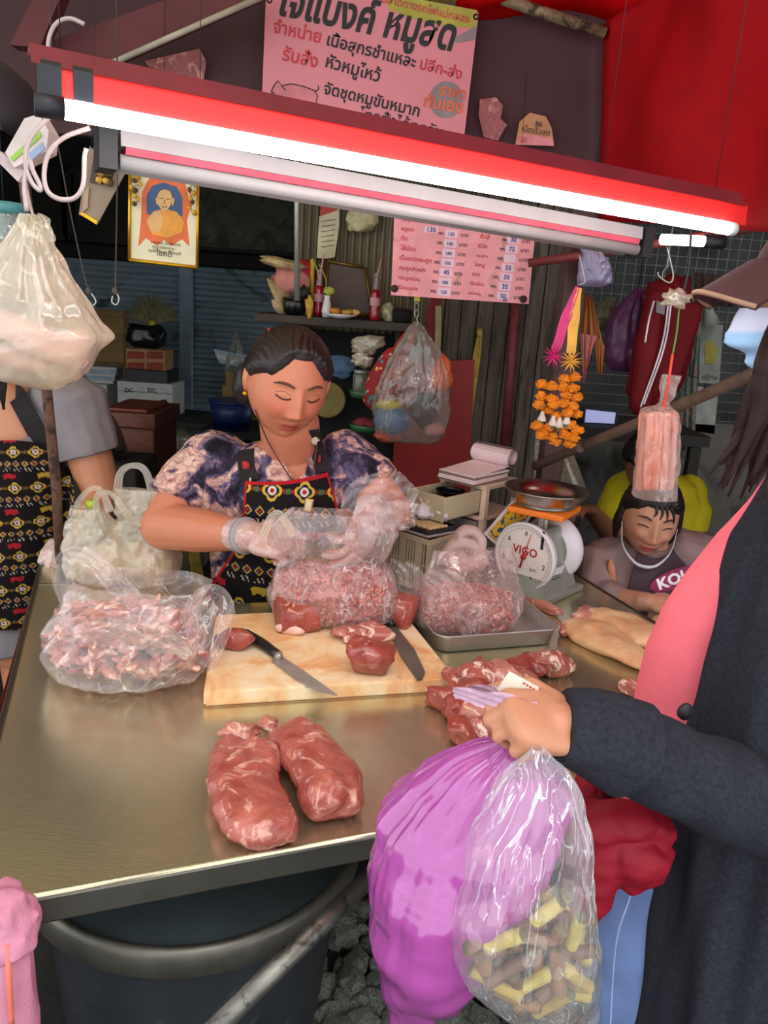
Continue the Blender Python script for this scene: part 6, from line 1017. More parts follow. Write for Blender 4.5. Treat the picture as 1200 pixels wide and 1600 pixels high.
chain(mb, [SL, (SL+EL)/2, EL], [.07, .066, .058]); chain(mb, [EL, EL*.55+WL*.45, WL], [.058, .052, .031]); chain(mb, [SR, ER], [.068, .056]); chain(mb, [ER, WR], [.052, .031])
hand(mb, WL, unit(A(455, 850, 1.585)-WL), (.15, .6, -.75), -1, (1.1, 1.15, 1.2, 1.2), .98, .6); hand(mb, WR, unit(A(556, 852, 1.60)-WR), (-.75, .45, -.1), -1, (.45, .5, .6, .8), .98, .4)
bo_, V, F = body(se, mb, hd, TONE, '#a8433f', '#c65a4a')
for q_, s_ in ((1, 1), (-1, 1)):
    hd.strip('eyelash', [(q_*.018, .004), (q_*.026, .0005), (q_*.036, .0005), (q_*.048, .005)], .0017, m_brow, bo_, .0005); hd.strip('eyelid_crease', [(q_*.019, .0115), (q_*.033, .0155), (q_*.048, .011)], .0008, mat('crease_tone', '#a8644e', .7), bo_, .0002)
    hd.strip('eyebrow', [(q_*.014, .027), (q_*.028, .0325), (q_*.042, .032), (q_*.054, .026)], [.0022, .0032, .003, .001], mat('soft_brow', '#5a382e', .9), bo_, .0002)
hd.strip('mouth_line', [(-.019, -.066), (-.008, -.0672), (0, -.0662), (.008, -.0672), (.019, -.066)], .0009, mat('lip_line', '#7a2c2c', .7), bo_, -.0004)
mk('nostril', *lump(hd.world([.008, hd.front(np.array(.008), np.array(-.0405))+.0015, -.0405]), (.0035, .002, .002), None, 1), m_brow, bo_); mk('nostril', *lump(hd.world([-.008, hd.front(np.array(-.008), np.array(-.0405))+.0015, -.0405]), (.0035, .002, .002), None, 1), m_brow, bo_)
hr = hd.hair('hair', m_hair, se, hl=lambda x: .080-1.1*np.maximum(0, np.abs(x)-.02), side=.058, thick=.014, back=-.10); mk('hair_bun', *lump(hd.world([-.05, .075, -.04]), (.05, .05, .06), hd.R, 3, .15, 2.5, 3), m_hair, se); mk('hair_tie', *lump(hd.world([-.045, .05, .095]), (.008, .006, .006), None, 1), m_redp, hr)
mk('earring', *lump(hd.world([-.084, .010, -.037]), (.0062,)*3, None, 2, 0), m_gold, se)
mb = MB(); mb.add(loft([(c, a+.014, b+.016) for c, a, b in tors[:5]]+[(tors[5][0], .145, .09), (tors[6][0]-[0, 0, .01], .098, .078)], 36)); bt_V, bt_F = remesh(mb.arr(), .008, 2); bvh_t = BVHTree.FromPolygons(bt_V.tolist(), bt_F)
sl_end = SL*.30+EL*.70; chain(mb, [SL+[.02, 0, 0], SL*.6+EL*.4, sl_end], [.088, .090, .088]); sr_end = SR*.42+ER*.58; chain(mb, [SR-[.02, 0, 0], SR*.6+ER*.4, sr_end], [.085, .086, .08])
V2, F2 = remesh(mb.arr(), .006, 4)
for E_, S_, K in ((sl_end, SL, .0), (sr_end, SR, .0)):
    ax = unit(E_-S_); t_ = (V2-E_)@ax; near = np.linalg.norm(np.cross(V2-E_, ax), axis=1) < .12; V2 = np.where((near & (t_ > K))[:, None], V2-ax*(t_-K)[:, None]*.97, V2)
V2 = wrinkle(V2, .008, 14, 3, (1, 1, .5)); V2 = wrinkle(V2, .003, 45, 8); P2 = proj(V2)
neck = [(396, 600), (402, 668), (418, 690), (440, 722), (462, 758), (478, 740), (488, 706), (495, 680), (500, 600)]; cut = inpoly(P2, neck) & (V2[:, 1] < 1.98)
cut |= (V2[:, 2] > A(455, 682, 1.92)[2]) & (np.abs(V2[:, 0]-A(455, 690, 1.92)[0]) < .085)
bl = mk('blouse', V2, [f for f in F2 if not all(cut[i] for i in f)], m_floral, se)
kv = ~cut; F2k = [f for f in F2 if not all(cut[i] for i in f)]; bvh_b = BVHTree.FromPolygons(V2.tolist()+V.tolist(), F2k+[[i+len(V2) for i in f] for f in F])
def cloth_patch(name, top, bot, lft, rgt, n, m_, bvh, m, p, off=.007, border=None, psc=1.45, smooth_it=2):
    H = np.full((n, m_, 3), np.nan); PX = np.zeros((n, m_, 2))
    for i in range(n):
        for j in range(m_):
            u, v = j/(m_-1), i/(n-1); py = top(u)*(1-v)+bot(u)*v; l_, r_ = np.interp(py, *lft), np.interp(py, *rgt); px = l_+(r_-l_)*u; PX[i, j] = px, py; h = print_on(bvh, px, py, off)
            if h is not None: H[i, j] = h
    D_ = np.einsum('ijk,k->ij', H-CAM, FW); med = np.nanmedian(D_); D_ = np.where(np.isnan(D_) | (np.abs(D_-med) > .16), med, D_)
    for _ in range(smooth_it*4): Q_ = np.pad(D_, 1, mode='edge'); D_ = np.minimum(D_, (Q_[:-2, 1:-1]+Q_[2:, 1:-1]+Q_[1:-1, :-2]+Q_[1:-1, 2:])/4) if _ % 2 else (Q_[:-2, 1:-1]+Q_[2:, 1:-1]+Q_[1:-1, :-2]+Q_[1:-1, 2:])/4
    Vv = np.array([[CAM+ray(*PX[i, j])*(D_[i, j]/FPX) for j in range(m_)] for i in range(n)]).reshape(-1, 3)
    col = apron_pattern(Vv[:, 0], Vv[:, 2].max()-Vv[:, 2]-.012, psc)
    if border is not None:
        U, W_ = np.meshgrid(np.arange(m_)/(m_-1), np.arange(n)/(n-1)); k = border(U.ravel(), W_.ravel()); col[k] = np.array(lin('#b01a22')[:3])
    q_ = len(Vv); F = gfaces(n, m_); nn = -FW*.0025; Vb = np.vstack([Vv+nn, Vv-nn]); rim = [i for i in range(m_)]+[i*m_+m_-1 for i in range(1, n)]+[(n-1)*m_+j for j in range(m_-2, -1, -1)]+[i*m_ for i in range(n-2, 0, -1)]
    F = F+[[a+q_ for a in f[::-1]] for f in F]+[[rim[i]+q_, rim[(i+1) % len(rim)]+q_, rim[(i+1) % len(rim)], rim[i]] for i in range(len(rim))]
    return mk(name, Vb, F, m, p, col=np.vstack([col, col]))
ap = cloth_patch('apron', lambda u: 752+5*math.sin(u*math.pi)*1.2-14*u, lambda u: 946+22*min(1, u*2.2), ([740, 800, 832, 860, 890, 925, 980], [384, 380, 379, 366, 345, 324, 332]), ([738, 800, 850, 980], [512, 530, 548, 565]), 210, 200, bvh_t, m_apron, se, .022, lambda u, v: (u < .022) | (u > .978) | (v < .025) | ((np.abs(v-.40) < .012) & (u > .45)))
for k, (pts, w_) in enumerate((([(392, 655), (386, 690), (384, 722), (392, 752)], .021), ([(487, 672), (496, 702), (504, 738)], .017))):
    P = [print_on(bvh_b, px, py, .010) for px, py in spline([(a, b, 0) for a, b in pts], 12)[:, :2]]; P = [p for p in P if p is not None]; ribbon('apron_strap', P, w_, mat('black_strap', '#191216', .85), se, up=(0, 1, 0), amp=0)
    for j in (3, 8): mk('strap_flower', *lump(P[min(j, len(P)-1)]-FW*.006, (.010, .003, .011), rotz(j), 2, .7, 4, j+k), mat('strap_red_flower', '#b32a30', .8) if (j+k) % 2 else mat('strap_pale_flower', '#cfc4a8', .8), se)
P = [print_on(bvh_b, px, py, .012) for px, py in ((398, 640), (402, 662), (420, 692), (446, 735), (468, 765), (479, 782))]; mk('necklace', *tube([p for p in P if p is not None], .0018, 6, 30), mat('brown_cord', '#5b3a26', .6), se)
P = [print_on(bvh_b, px, py, .012) for px, py in ((496, 690), (490, 730), (483, 765), (480, 782))]; mk('necklace', *tube([p for p in P if p is not None], .0018, 6, 20), mat('brown_cord', '#5b3a26'), se)
pp = print_on(bvh_t, 482, 790, .04); mk('pendant', *box(pp, (.02, .008, .033), roty(.15)@rotz(.2), .002), mat('gold_pendant', '#e0b070', .3, .8), se, False); mk('pendant_face', *box(pp-FW*.005, (.013, .003, .024), roty(.15)@rotz(.2)), m_cream, se, False)
mb = MB(); hand(mb, WL, unit(A(455, 850, 1.585)-WL), (.15, .6, -.75), -1, (1.1, 1.15, 1.2, 1.2), 1.07, .6); chain(mb, [WL+unit(EL-WL)*.045, WL], [.039, .035]); m_glove = film('glove_film', '#fdeeea', '#f4e2de', .45, .75, .4, .25, sc=30); mk('glove', *remesh(mb.arr(), .0035, 1), m_glove, se)
mk('glove_cuff', *tube([WL+unit(EL-WL)*.012, WL+unit(EL-WL)*.026], [.041, .041], 20), mat('grey_cuff', '#a9a3a8', .5), se)
mb = MB(); hand(mb, WR, unit(A(556, 852, 1.60)-WR), (-.75, .45, -.1), -1, (.45, .5, .6, .8), 1.07, .4); chain(mb, [WR+unit(ER-WR)*.05, WR], [.042, .035]); mk('glove', *remesh(mb.arr(), .0035, 1), m_glove, se)
# ---------------------------------------------------------------- the helper at the left edge
le = person('person', (A(-5, 800, 2.2)[0], 2.2, 0), 'woman in grey shirt and dark patterned apron at the left edge, face out of view'); yl = 2.2
hl_ = Head(A(-75, 500, 2.12), rotz(.3)@rotx(.2), 1.05, 1.05); tl = [(A(-12, 1000, yl), .19, .14), (A(-8, 880, yl), .19, .14), (A(-2, 760, yl), .19, .135), (A(2, 690, yl), .19, .125), (A(0, 640, yl), .19, .10), (A(-15, 605, yl), .14, .08), (A(-40, 580, yl-.02), .075, .065)]
mb = MB(); mb.add(loft(tl, 36)); chain(mb, [A(-40, 590, yl-.02), A(-65, 540, 2.15)], [.065, .06]); S1, E1_, W1 = A(112, 628, yl), A(160, 775, 2.18), A(128, 845, 1.98); S2, E2_ = A(-120, 650, yl), A(-160, 800, 2.15)
chain(mb, [S1, S1*.5+E1_*.5, E1_], [.072, .066, .056]); chain(mb, [E1_, W1], [.054, .032]); chain(mb, [S2, E2_, A(-110, 900, 2.05)], [.07, .056, .035]); hand(mb, W1, A(95, 868, 1.90)-W1, (-.2, .3, -.9), 1, (.9,)*4); hx_ = tl[0][0][0]; hz = tl[0][0][2]
for sx in (-.09, .09): chain(mb, [(hx_+sx, 2.2, hz), (hx_+sx, 2.21, .45), (hx_+sx, 2.22, .09)], [.10, .075, .05]); chain(mb, [(hx_+sx, 2.22, .04), (hx_+sx, 2.1, .035)], [.04, .032])
bo_, V, F = body(le, mb, hl_, '#c98a68', '#a8524c', None, .006, 5, .0045); hl_.hair('hair', m_hair, le, thick=.016); ribbon('hair_lock', [A(-20, 520, 2.0), A(0, 580, 2.02), A(6, 640, 2.04)], [.02, .016, .004], m_hair, le, up=(0, 1, 0))
mb = MB(); mb.add(loft([(c, a+.014, b+.016) for c, a, b in tl[:5]]+[(tl[5][0], .15, .09)], 36)); tv_, tf_ = remesh(mb.arr(), .009, 2); bv = BVHTree.FromPolygons(tv_.tolist(), tf_); se1 = S1*.45+E1_*.55; chain(mb, [S1-[.03, 0, -.005], S1, se1], [.09, .098, .09]); chain(mb, [S2, S2*.4+E2_*.6], [.098, .09]); V2, F2 = remesh(mb.arr(), .007, 4)
ax = unit(se1-S1); t_ = (V2-se1)@ax; V2 = np.where(((t_ > 0) & (np.linalg.norm(np.cross(V2-se1, ax), axis=1) < .11))[:, None], V2-ax*t_[:, None]*.97, V2); V2 = wrinkle(V2, .007, 16, 5); P2 = proj(V2); cut = inpoly(P2, [(-60, 560), (20, 585), (45, 640), (58, 676), (20, 700), (-60, 716)]) & (V2[:, 1] < yl)
mk('shirt', V2, [f for f in F2 if not all(cut[i] for i in f)], cloth('grey_jersey', '#8b8488', 0, .9), le)
cloth_patch('apron', lambda u: 700-80*max(0, u-.35)*0-12*math.sin(u*3), lambda u: 985, ([700, 985], [-60, -70]), ([690, 740, 800, 860, 985], [84, 112, 118, 95, 70]), 170, 130, bv, m_apron, le, .02, None, .95)
for pts, w_ in (([(14, 592), (32, 628), (52, 665), (74, 705)], .028), ([(84, 650), (92, 690), (100, 730)], .02)):
    P = [print_on(bv, px, py, .014) for px, py in spline([(a, b, 0) for a, b in pts], 14)[:, :2]]; P = [p for p in P if p is not None]
    if len(P) > 2: ribbon('apron_strap', P, w_, mat('black_strap', '#191216'), le, up=(0, 1, 0), amp=0)
mb = MB(); hand(mb, W1, A(95, 868, 1.90)-W1, (-.2, .3, -.9), 1, (.9,)*4, 1.07); mk('glove', *remesh(mb.arr(), .004, 1), m_glove, le)
# ---------------------------------------------------------------- seated woman at the right
ysw = 2.12; sw = person('person', (A(1010, 1000, ysw+.1)[0], ysw+.1, 0), 'smiling seated woman in mauve blouse and brown apron, mask under her chin'); hs = Head(A(1016, 806, ysw-.02), rotz(-.12)@rotx(.22)@roty(.05), .97, 1.02, smile=1, mouth=1.15)
ts_ = [(A(1005, 1075, ysw+.08), .17, .13), (A(1008, 1000, ysw+.08), .16, .125), (A(1010, 940, ysw+.06), .155, .12), (A(1010, 895, ysw+.05), .15, .105), (A(1012, 868, ysw+.05), .12, .085), (A(1013, 850, ysw+.04), .07, .06)]
mb = MB(); mb.add(loft(ts_, 36)); chain(mb, [A(1013, 860, ysw+.04), A(1016, 825, ysw+.01)], [.056, .05]); S1, E1_, W1 = A(940, 872, ysw+.04), A(930, 935, ysw-.02), A(1012, 940, ysw-.14); S2, E2_, W2 = A(1080, 862, ysw+.04), A(1120, 930, ysw), A(1080, 950, ysw-.12)
chain(mb, [S1, E1_], [.055, .046]); chain(mb, [E1_, W1], [.042, .026]); chain(mb, [S2, E2_], [.055, .046]); chain(mb, [E2_, W2], [.042, .026]); hand(mb, W1, A(1062, 948, ysw-.17)-W1, (0, .3, -.9), -1, (.35,)*4, .92); hand(mb, W2, A(1045, 955, ysw-.16)-W2, (0, .3, -.9), 1, (.5,)*4, .92)
hp = ts_[0][0]
for sx, sgn in ((-.08, -1), (.08, 1)): chain(mb, [hp+[sx, 0, -.01], hp+[sx*1.5, -.26, -.03]], [.085, .062]); chain(mb, [hp+[sx*1.5, -.26, -.03], (hp[0]+sx*1.5, hp[1]-.2, .09)], [.06, .04]); chain(mb, [(hp[0]+sx*1.5, hp[1]-.2, .05), (hp[0]+sx*1.5, hp[1]-.31, .035)], [.038, .03])
bo_, V, F = body(sw, mb, hs, '#c08a70', '#b0484e', '#bb7564', .005, 5, .003)
for q_ in (1, -1):
    hs.strip('eyelash', [(q_*.019, .006), (q_*.033, .0095), (q_*.047, .005)], .0018, m_brow, bo_, .0004); hs.strip('eyebrow', [(q_*.016, .029), (q_*.032, .034), (q_*.05, .028)], [.0022, .0028, .001], m_brow, bo_, .0002)
hs.strip('mouth_line', [(-.024, -.063), (0, -.067), (.024, -.063)], .0014, mat('lip_line', '#7a2c2c'), bo_, -.0002)
hs.hair('hair', m_hair, sw, hl=lambda x: .062-.8*np.maximum(0, np.abs(x)-.03), side=.055, thick=.014)
for a in ([(.0, .075), (.008, .055), (.004, .036)], [(.012, .075), (.022, .055), (.024, .034)], [(-.012, .072), (-.008, .054), (-.014, .04)], [(.03, .066), (.042, .045), (.048, .02)]): hs.strip('hair_fringe', a, [.005, .004, .001], m_hair, sw, .003)
for s_ in (-1, 1): mk('hair_lock', *tube([hs.world([s_*.072, .0, .04]), hs.world([s_*.082, .01, -.03]), hs.world([s_*.078, .02, -.09])], [.014, .016, .006], 8, 14), m_hair, sw)
mk('chin_mask', *tube([hs.world(q_) for q_ in ((-.078, -.02, -.02), (-.068, -.055, -.075), (-.035, -.085, -.108), (0, -.094, -.116), (.035, -.085, -.108), (.068, -.055, -.075), (.078, -.02, -.02))], [.002, .003, .006, .008, .006, .003, .002], 10, 30, flat=.6), mat('white_mask', '#c9c9cf', .8), sw)
m_mauve = cloth('mauve_blouse', '#8a7270', 0, .6, .12, .1, 200); mb = MB(); mb.add(loft([(c, a+.012, b+.014) for c, a, b in ts_[:4]]+[(ts_[4][0], .13, .092), (ts_[5][0], .078, .066)], 36)); tv_, tf_ = remesh(mb.arr(), .008, 2); bv = BVHTree.FromPolygons(tv_.tolist(), tf_)
chain(mb, [S1+[.03, 0, 0], S1, E1_*.95+S1*.05, E1_*.7+W1*.3], [.07, .076, .07, .058]); chain(mb, [S2-[.03, 0, 0], S2, E2_, E2_*.7+W2*.3], [.07, .076, .068, .056]); V2, F2 = remesh(mb.arr(), .0055, 4); V2 = wrinkle(V2, .009, 18, 6, (1, 1, .5)); P2 = proj(V2); cut = inpoly(P2, [(1000, 820), (1000, 850), (1014, 872), (1030, 850), (1032, 820)]); mk('blouse', V2, [f for f in F2 if not all(cut[i] for i in f)], m_mauve, sw)
p = print_on(BVHTree.FromPolygons(V2.tolist(), F2), 956, 895, .0); 
if p is not None: mk('sleeve_slit_skin', *lump(p, (.012, .008, .042), roty(-.25), 3, .05), mat('arm_skin', '#b5775a', .5), sw)
def brown(*a): return None
o = cloth_patch('apron', lambda u: 862+14*math.sin(u*math.pi)-8*u, lambda u: 1050, ([850, 880, 930, 1050], [1000, 992, 978, 965]), ([850, 880, 930, 1050], [1050, 1070, 1090, 1095]), 50, 50, bv, cloth('brown_apron', '#493a40', 0, .8), sw, .016)
lp_ = A(1030, 918, ysw-.085); ux = unit(A(1080, 900, ysw-.085)-lp_); uy = np.array([-ux[2], 0, ux[0]]); mk('apron_patch', *slab([(.075*math.cos(a)*(1 if abs(math.cos(a)) > .3 else 1)+.05, .028*math.sin(a)+.008) for a in np.linspace(0, 6.28, 24, endpoint=False)], lp_, ux, uy, .002), mat('magenta_patch', '#8f1c4e', .6), sw, False); text('KOI', lp_+ux*-.002+np.array([0, -.003, 0])-uy*.005, .075, ux, uy, mat('white_label', '#e6dfe6'), sw, bold=.04)
so_ = thing('stool', (hp[0], hp[1]+.02, 0), 'orange plastic stool under the seated woman', 'stool'); zt2 = hp[2]-.115; mk('seat', *lathe([(.15, zt2-.03), (.165, zt2-.01), (.15, zt2)], (hp[0], hp[1]+.02, 0), 28), mat('orange_stool_plastic', '#b8482a', .5), so_)
for a in (.8, 2.3, 3.9, 5.5): mk('leg', *tube([(hp[0]+.13*math.cos(a), hp[1]+.02+.13*math.sin(a), zt2-.02), (hp[0]+.17*math.cos(a), hp[1]+.02+.17*math.sin(a), .002)], .018, 8), mat('orange_stool_plastic', '#b8482a'), so_)
# ---------------------------------------------------------------- person in yellow behind her
yy_ = 2.78; yp_ = person('person', (A(1030, 900, yy_)[0], yy_, 0), 'person in a yellow shirt sitting bent over behind the seated woman'); hy = Head(A(1012, 722, yy_-.12), rotz(-.3)@rotx(.9), 1.0, 1.0)
ty = [(A(1030, 905, yy_), .16, .13), (A(1028, 840, yy_), .16, .125), (A(1025, 785, yy_-.01), .16, .12), (A(1022, 752, yy_-.02), .14, .10), (A(1020, 738, yy_-.04), .08, .07)]; mb = MB(); mb.add(loft(ty, 32)); chain(mb, [A(1020, 745, yy_-.04), A(1014, 725, yy_-.1)], [.055, .052]); S1, E1_, W1 = A(972, 770, yy_-.01), A(955, 835, yy_-.1), A(925, 800, yy_-.28); S2, E2_ = A(1074, 770, yy_), A(1084, 840, yy_-.08)
chain(mb, [S1, E1_], [.055, .045]); chain(mb, [E1_, W1], [.042, .027]); chain(mb, [S2, E2_, A(1050, 870, yy_-.2)], [.055, .045, .028]); hand(mb, W1, (-.6, -.5, .2), (.2, 0, -1), 1, (.6,)*4, .9); hp2 = ty[0][0]
for sx in (-.08, .08): chain(mb, [hp2+[sx, 0, 0], hp2+[sx*1.4, -.3, .02]], [.085, .06]); chain(mb, [hp2+[sx*1.4, -.3, .02], (hp2[0]+sx*1.4, hp2[1]-.26, .06)], [.058, .04])
body(yp_, mb, hy, '#8a5a44', '#7a4440', None, .006, 5, .0045); hy.hair('hair', m_hair, yp_, thick=.018); mb = MB(); mb.add(loft([(c, a+.012, b+.014) for c, a, b in ty], 32)); chain(mb, [S1, S1*.4+E1_*.6], [.07, .066]); chain(mb, [S2, S2*.35+E2_*.65], [.07, .066]); V2, F2 = remesh(mb.arr(), .007, 4); mk('shirt', wrinkle(V2, .008, 16, 4), F2, cloth('yellow_jersey', '#b5a81c', 0, .85), yp_)
so2 = thing('wooden_box', (hp2[0], hp2[1]+.02, 0), 'dark box the person in yellow sits on', 'box'); mk('box', *box((hp2[0], hp2[1]+.03, (hp2[2]-.1)/2), (.34, .3, hp2[2]-.1), None, .01), m_dark, so2, False)
# ---------------------------------------------------------------- the customer in front
cu_ = person('person', (A(1200, 1000, .86)[0], .86, 0), 'customer in dark cardigan, pink top, cap and blue mask paying at the counter'); hc = Head(A(1322, 482, .86), rotz(-1.62)@rotx(.10), .93, 1.0); yb2 = .90
CW = np.array(A(1210, 1000, yb2)); mb = MB(); P = lambda px, py, y=yb2: A(px, py, y)
def span(l, r, py, y, d): a, b = A(l, py, y), A(r, py, y); return ((a+b)/2, (b[0]-a[0])/2, d)
tc_ = [span(1060, 1330, 1560, yb2, .09), span(1045, 1330, 1380, yb2, .09), span(1060, 1330, 1240, yb2, .085), span(1075, 1330, 1100, yb2, .085), span(1110, 1330, 980, yb2, .085), span(1165, 1340, 880, yb2, .085), span(1205, 1340, 800, yb2, .075), span(1245, 1340, 740, yb2, .05)]
mb.add(loft(tc_, 36)); chain(mb, [A(1300, 740, .90), A(1315, 600, .88)], [.05, .048]); SH_, EL_, WR_ = A(1300, 830, .80), A(1290, 1270, .78), A(908, 1136, .695)
chain(mb, [SH_, EL_], [.055, .045]); chain(mb, [EL_, WR_], [.042, .028]); fdir = unit(A(800, 1120, .672)-WR_); hand(mb, WR_+fdir*.004, fdir, (.15, .5, -.85), 1, (1.15, 1.3, 1.4, 1.45), .86, .3); S2 = A(1300, 800, 1.02); chain(mb, [S2, S2+[.02, .04, -.28], S2+[-.05, -.02, -.5]], [.055, .045, .03]); zc0 = tc_[0][0]
for dy in (-.08, .09): chain(mb, [zc0+[0, dy, .05], (zc0[0], zc0[1]+dy, .48), (zc0[0]+.02, zc0[1]+dy, .09)], [.095, .065, .045]); chain(mb, [(zc0[0]+.02, zc0[1]+dy, .04), (zc0[0]-.1, zc0[1]+dy, .035)], [.04, .032])
bo_, V, F = body(cu_, mb, hc, '#bd8263', '#9a4a44', None, .0035, 3, .003)
rw = WR_+fdir*.066+np.array([0, 0, .012]); mk('gold_ring', *tube([rw+np.array([.004*math.cos(a), -.011+.009*math.sin(a)*.3, -.042+.010*math.sin(a)]) for a in np.linspace(0, 6.28, 14)], .0018, 6), m_gold, cu_)
m_pinktop = cloth('coral_top', '#f0707c', 0, .8, .08, .25, 350); m_card_ = cloth('charcoal_knit', '#2a2b33', 0, .95, .25, .5, 500, 200)
def levels(tab, ry, y, n=50, right=1360):
    py = np.linspace(tab[0][1], tab[-1][1], n); lx = np.interp(py, [t[1] for t in tab], [t[0] for t in tab]); rv = np.interp(py, *ry); return [span(l, right, p, y, d) for l, p, d in zip(lx, py, rv)]
def shallow_back(V, y, k=.3): V = V.copy(); d = V[:, 1]-y; V[:, 1] = y+np.where(d > 0, d*k, d); return V
tab = [(1195, 752), (1168, 790), (1116, 840), (1068, 900), (1030, 955), (1004, 1015), (992, 1070), (986, 1110), (972, 1160), (953, 1215), (955, 1250), (985, 1285)]; V2, F2 = loft(levels(tab, ([740, 800, 900, 1290], [.04, .085, .10, .10]), yb2+.03), 60); V2 = shallow_back(V2, yb2+.03); mk('top', wrinkle(V2, .006, 12, 3, (1, 1, .5)), F2, m_pinktop, cu_)
tab = [(1215, 716), (1206, 745), (1180, 792), (1146, 850), (1118, 920), (1096, 1000), (1076, 1090), (1048, 1190), (1032, 1265), (1012, 1370), (994, 1470), (975, 1600), (965, 1700)]; V2, F2 = loft(levels(tab, ([716, 760, 850, 1000, 1700], [.05, .11, .15, .165, .18]), yb2-.02, 90, 1420), 130, power=.62); V2 = shallow_back(V2, yb2-.02)
cen = V2.mean(0); ang = np.arctan2(V2[:, 1]-yb2, V2[:, 0]-cen[0]-.05); V2 = V2+np.stack([np.cos(ang), np.sin(ang), 0*ang], 1)*(.007*np.sin(ang*17+nz(V2*[1, 1, .4], 9, 2)*3)+.004*np.sin(ang*31+1.5))[:, None]*np.clip((1.5-V2[:, 2])*3, 0, 1)[:, None]; mk('cardigan', wrinkle(V2, .004, 20, 5, (1, 1, .4)), F2, m_card_, cu_)
mb = MB(); ch_ = [A(873, 1130, .692), A(930, 1148, .70), A(1010, 1182, .715), A(1100, 1222, .735), A(1200, 1262, .76), A(1310, 1290, .79)]; mb.add(tube(ch_, [.0375, .041, .045, .050, .056, .062], 40, 60)); mb.add(tube([ch_[0], ch_[1], A(988, 1172, .708)], [.0382, .0445, .0515], 40, 30)); chain(mb, [A(1310, 1290, .79), A(1330, 1050, .80), A(1320, 830, .82)], [.066, .072, .075], 24); V2, F2 = remesh(mb.arr(), .0045, 3); d_ = unit(ch_[-1]-ch_[0]); tt2 = (V2-ch_[0])@d_; V2 = V2+np.stack([0*tt2, -1+0*tt2, .3+0*tt2], 1)*(.004*np.sin(tt2*95+(V2[:, 2]*60)+2*nz(V2, 12, 3)))[:, None]*np.clip((tt2-.05)*8, 0, 1)[:, None]; mk('cardigan_sleeve', wrinkle(V2, .005, 22, 8), F2, m_card_, cu_)
mk('button', *lathe([(.001, -.002), (.0095, -.002), (.0095, .002), (.001, .0025)], A(1071, 1112, yb2-.14), 18, rotx(math.pi/2)@roty(.3)), m_blk, cu_)
m_jean = mat('blue_denim', '#6b82b4', .85, 0, .15, 10, .3, 500, dirt=('#8ba0c8', 5, .6)); tab = [(968, 1350), (945, 1420), (928, 1480), (921, 1560), (918, 1700)]; V2, F2 = loft(levels(tab, ([1350, 1700], [.09, .10]), yb2-.005, 30, 1300), 50); mk('jeans', wrinkle(V2, .006, 16, 4), F2, m_jean, cu_); jt = A(975, 1640, yb2-.185); mk('jean_seam', *tube([A(985, 1400, yb2-.075), A(962, 1480, yb2-.08), A(952, 1640, yb2-.085)], .0011, 6, 16), mat('worn_seam', '#93a6cf', .9), cu_)
m_redsh = cloth('crimson_nylon', '#8c1526', 0, .55, .1, .15, 120); tj = A(965, 1320, .80); mb = MB()
mb.add(lump(A(985, 1330, .80), (.046, .05, .038), roty(.2), 3, .2, 2, 3)); mb.add(tube([A(915, 1310, .77), A(930, 1290, .765), A(985, 1285, .765), A(1040, 1298, .78)], [.026, .03, .022, .018], 14, 24)); mb.add(tube([A(935, 1280, .77), A(925, 1340, .77), A(915, 1400, .77), A(905, 1430, .775)], [.03, .038, .032, .012], 14, 24)); mb.add(tube([A(960, 1330, .765), A(1000, 1340, .765), A(1035, 1330, .78)], [.03, .032, .02], 14, 20)); mb.add(tube([A(915, 1290, .79), A(912, 1235, .80), A(930, 1200, .82), A(952, 1240, .83)], [.016, .014, .013, .014], 12, 24))
V2, F2 = remesh(mb.arr(), .004, 3); mk('tied_red_jacket', wrinkle(wrinkle(V2, .005, 22, 3), .003, 60, 8), F2, m_redsh, cu_, label='crimson jacket knotted around the waist')
# mask, cap and hair
V2 = []; nm_, nl_ = 30, 26
for i in range(nl_):
    z = .004-.118*i/(nl_-1)
    for j in range(nm_):
        t_ = -1+2*j/(nm_-1); x = t_*hc.aw(np.array(z))*.97; yv = hc.front(np.array(x*.97), np.array(max(z, -.10)*.97))-.007-.012*math.exp(-(x/.03)**2)*math.exp(-((z+.04)/.05)**2)-(.0025*math.sin(i*1.6) if 6 < i < 20 else 0); V2.append([x*1.05, yv, z])
V2 = hc.world(np.array(V2)); col = np.tile(np.array(lin('#a9cdf0')[:3]), (len(V2), 1)); col[:nm_*6] = np.array(lin('#dcdaf0')[:3]); mk('face_mask', V2, gfaces(nl_, nm_), colmat('mask_fabric', .8, .15, 300, 0, 0, .05, 40, .2), cu_, col=col)
for z in (-.005, -.09): mk('ear_loop', *tube([hc.world(q_) for q_ in ((-.068, -.03, z), (-.079, -.005, z*.5), (-.082, .018, .0))], .0018, 6, 14), mat('white_elastic', '#e0dce6', .7), cu_)
mk('eyebrow', *tube([hc.world([x, hc.front(np.array(x), np.array(.034))-.001, .034]) for x in (-.016, -.03, -.048)], .003, 6), m_brow, cu_); mk('eyelash', *tube([hc.world([x, hc.front(np.array(x), np.array(z))-.001, z]) for x, z in ((-.02, .008), (-.034, .011), (-.05, .006))], .002, 6), m_brow, cu_)
m_cap = cloth('brown_cap_cloth', '#4a2e2e', 0, .8); L, F = hc.grid(60, 80); keep = (L[:, 2] > .045); d = L/np.linalg.norm(L, axis=1)[:, None]; W = hc.world(L+d*.016); mk('cap', W, [f for f in F if all(keep[i] for i in f)], m_cap, cu_)
V2 = []
for i in range(14):
    for j in range(25): u = -1+2*j/24; r = .075+.062*i/13; V2.append([u*.082*(1-.12*(i/13)**2), -.05-(r-.02)*math.sqrt(max(0, 1-(u*.75)**2)), .058-.034*(i/13)-.018*u*u])
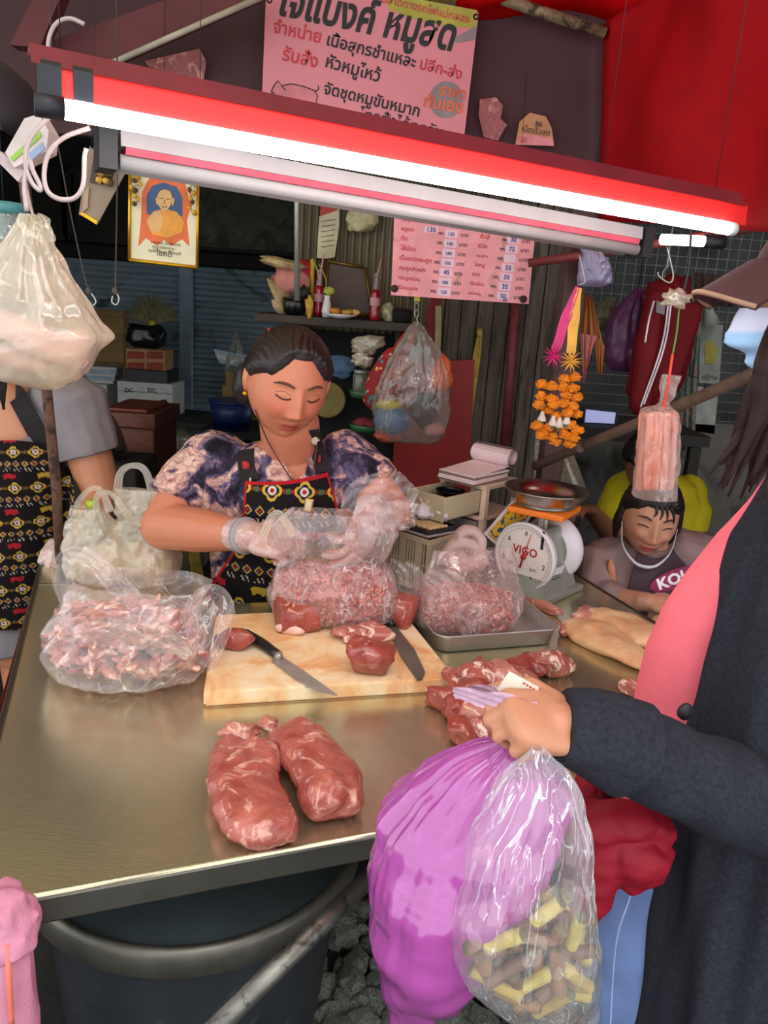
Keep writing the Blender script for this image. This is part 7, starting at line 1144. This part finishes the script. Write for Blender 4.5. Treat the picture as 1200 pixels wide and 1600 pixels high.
V2 = np.array(V2); q_ = len(V2); W = hc.world(np.vstack([V2, V2-[0, 0, .004]])); F = gfaces(14, 25); mk('cap_brim', W, F+[[a+q_ for a in f[::-1]] for f in F]+[[13*25+j, 13*25+j+1, 13*25+j+1+q_, 13*25+j+q_] for j in range(24)], m_cap, cu_); mk('brim_edge', *tube([W[13*25+j] for j in range(25)], .0028, 6), mat('tan_piping', '#a8806a', .7), cu_)
m_rh = mat('reddish_hair', '#2a1614', .65, 0, .35, 12, .3, 130, stretch=(1, 1, .25), spec=.2); hc.hair('hair', m_rh, cu_, hl=lambda x: .052-.5*np.maximum(0, np.abs(x)-.03), side=.055, thick=.012, back=-.1); mb = MB(); rg4 = random.Random(5)
for k in range(46):
    t_ = k/45; x0 = -.085+rg4.uniform(-.004, .006); s0 = hc.world([x0, -.022+.06*t_, .05]); mid = A(1196+70*t_+rg4.uniform(-8, 8), 560, .79+.03*rg4.random()); end = A(1118+120*t_+rg4.uniform(-14, 14), 742+rg4.uniform(-30, 30)+20*t_, .77+.05*rg4.random()); m2 = A(1172+90*t_+rg4.uniform(-10, 10), 650, .775+.04*rg4.random()); mb.add(tube([s0, mid, m2, end], [.007, .010, .008, .0012], 6, 18, flat=.45))
mb.build('long_hair', m_rh, cu_)
# banknotes held between thumb and fingers
m_note = mat('cream_banknote', '#d9cdbd', .8, 0, .1, 30); m_note2 = mat('violet_banknote', '#c79fb2', .8, 0, .2, 40)
bn1 = thing('banknote', A(805, 1075, .70), 'pale banknote with an orange spot held upright by the customer', 'banknote'); plate('paper', [(776, 1078), (796, 1049), (842, 1074), (836, 1098), (812, 1098)], .70, .0008, m_note, bn1); plate('orange_spot', [(808, 1090), (822, 1084), (826, 1094), (812, 1098)], .6993, .0006, mat('orange_ink', '#e8663a'), bn1)
for k in range(4): plate('red_print', [(818+k*5, 1066+k*3), (821+k*5, 1067.5+k*3), (820+k*5, 1070+k*3), (817+k*5, 1068.5+k*3)], .6993, .0006, m_redink, bn1)
ribbon_o = thing('banknote', A(770, 1092, .68), 'folded violet banknote held flat by the customer', 'banknote'); ribbon('paper', [A(708, 1082, .72), A(745, 1090, .70), A(790, 1098, .685), A(838, 1106, .68)], [.007, .009, .010, .006], m_note2, ribbon_o, up=(0, 1, 0), amp=.0015); ribbon('paper_fold', [A(735, 1076, .722), A(770, 1082, .705), A(815, 1100, .69)], [.004, .008, .005], m_note2, ribbon_o, up=(0, 1, 0), amp=.001)
flush_texts()
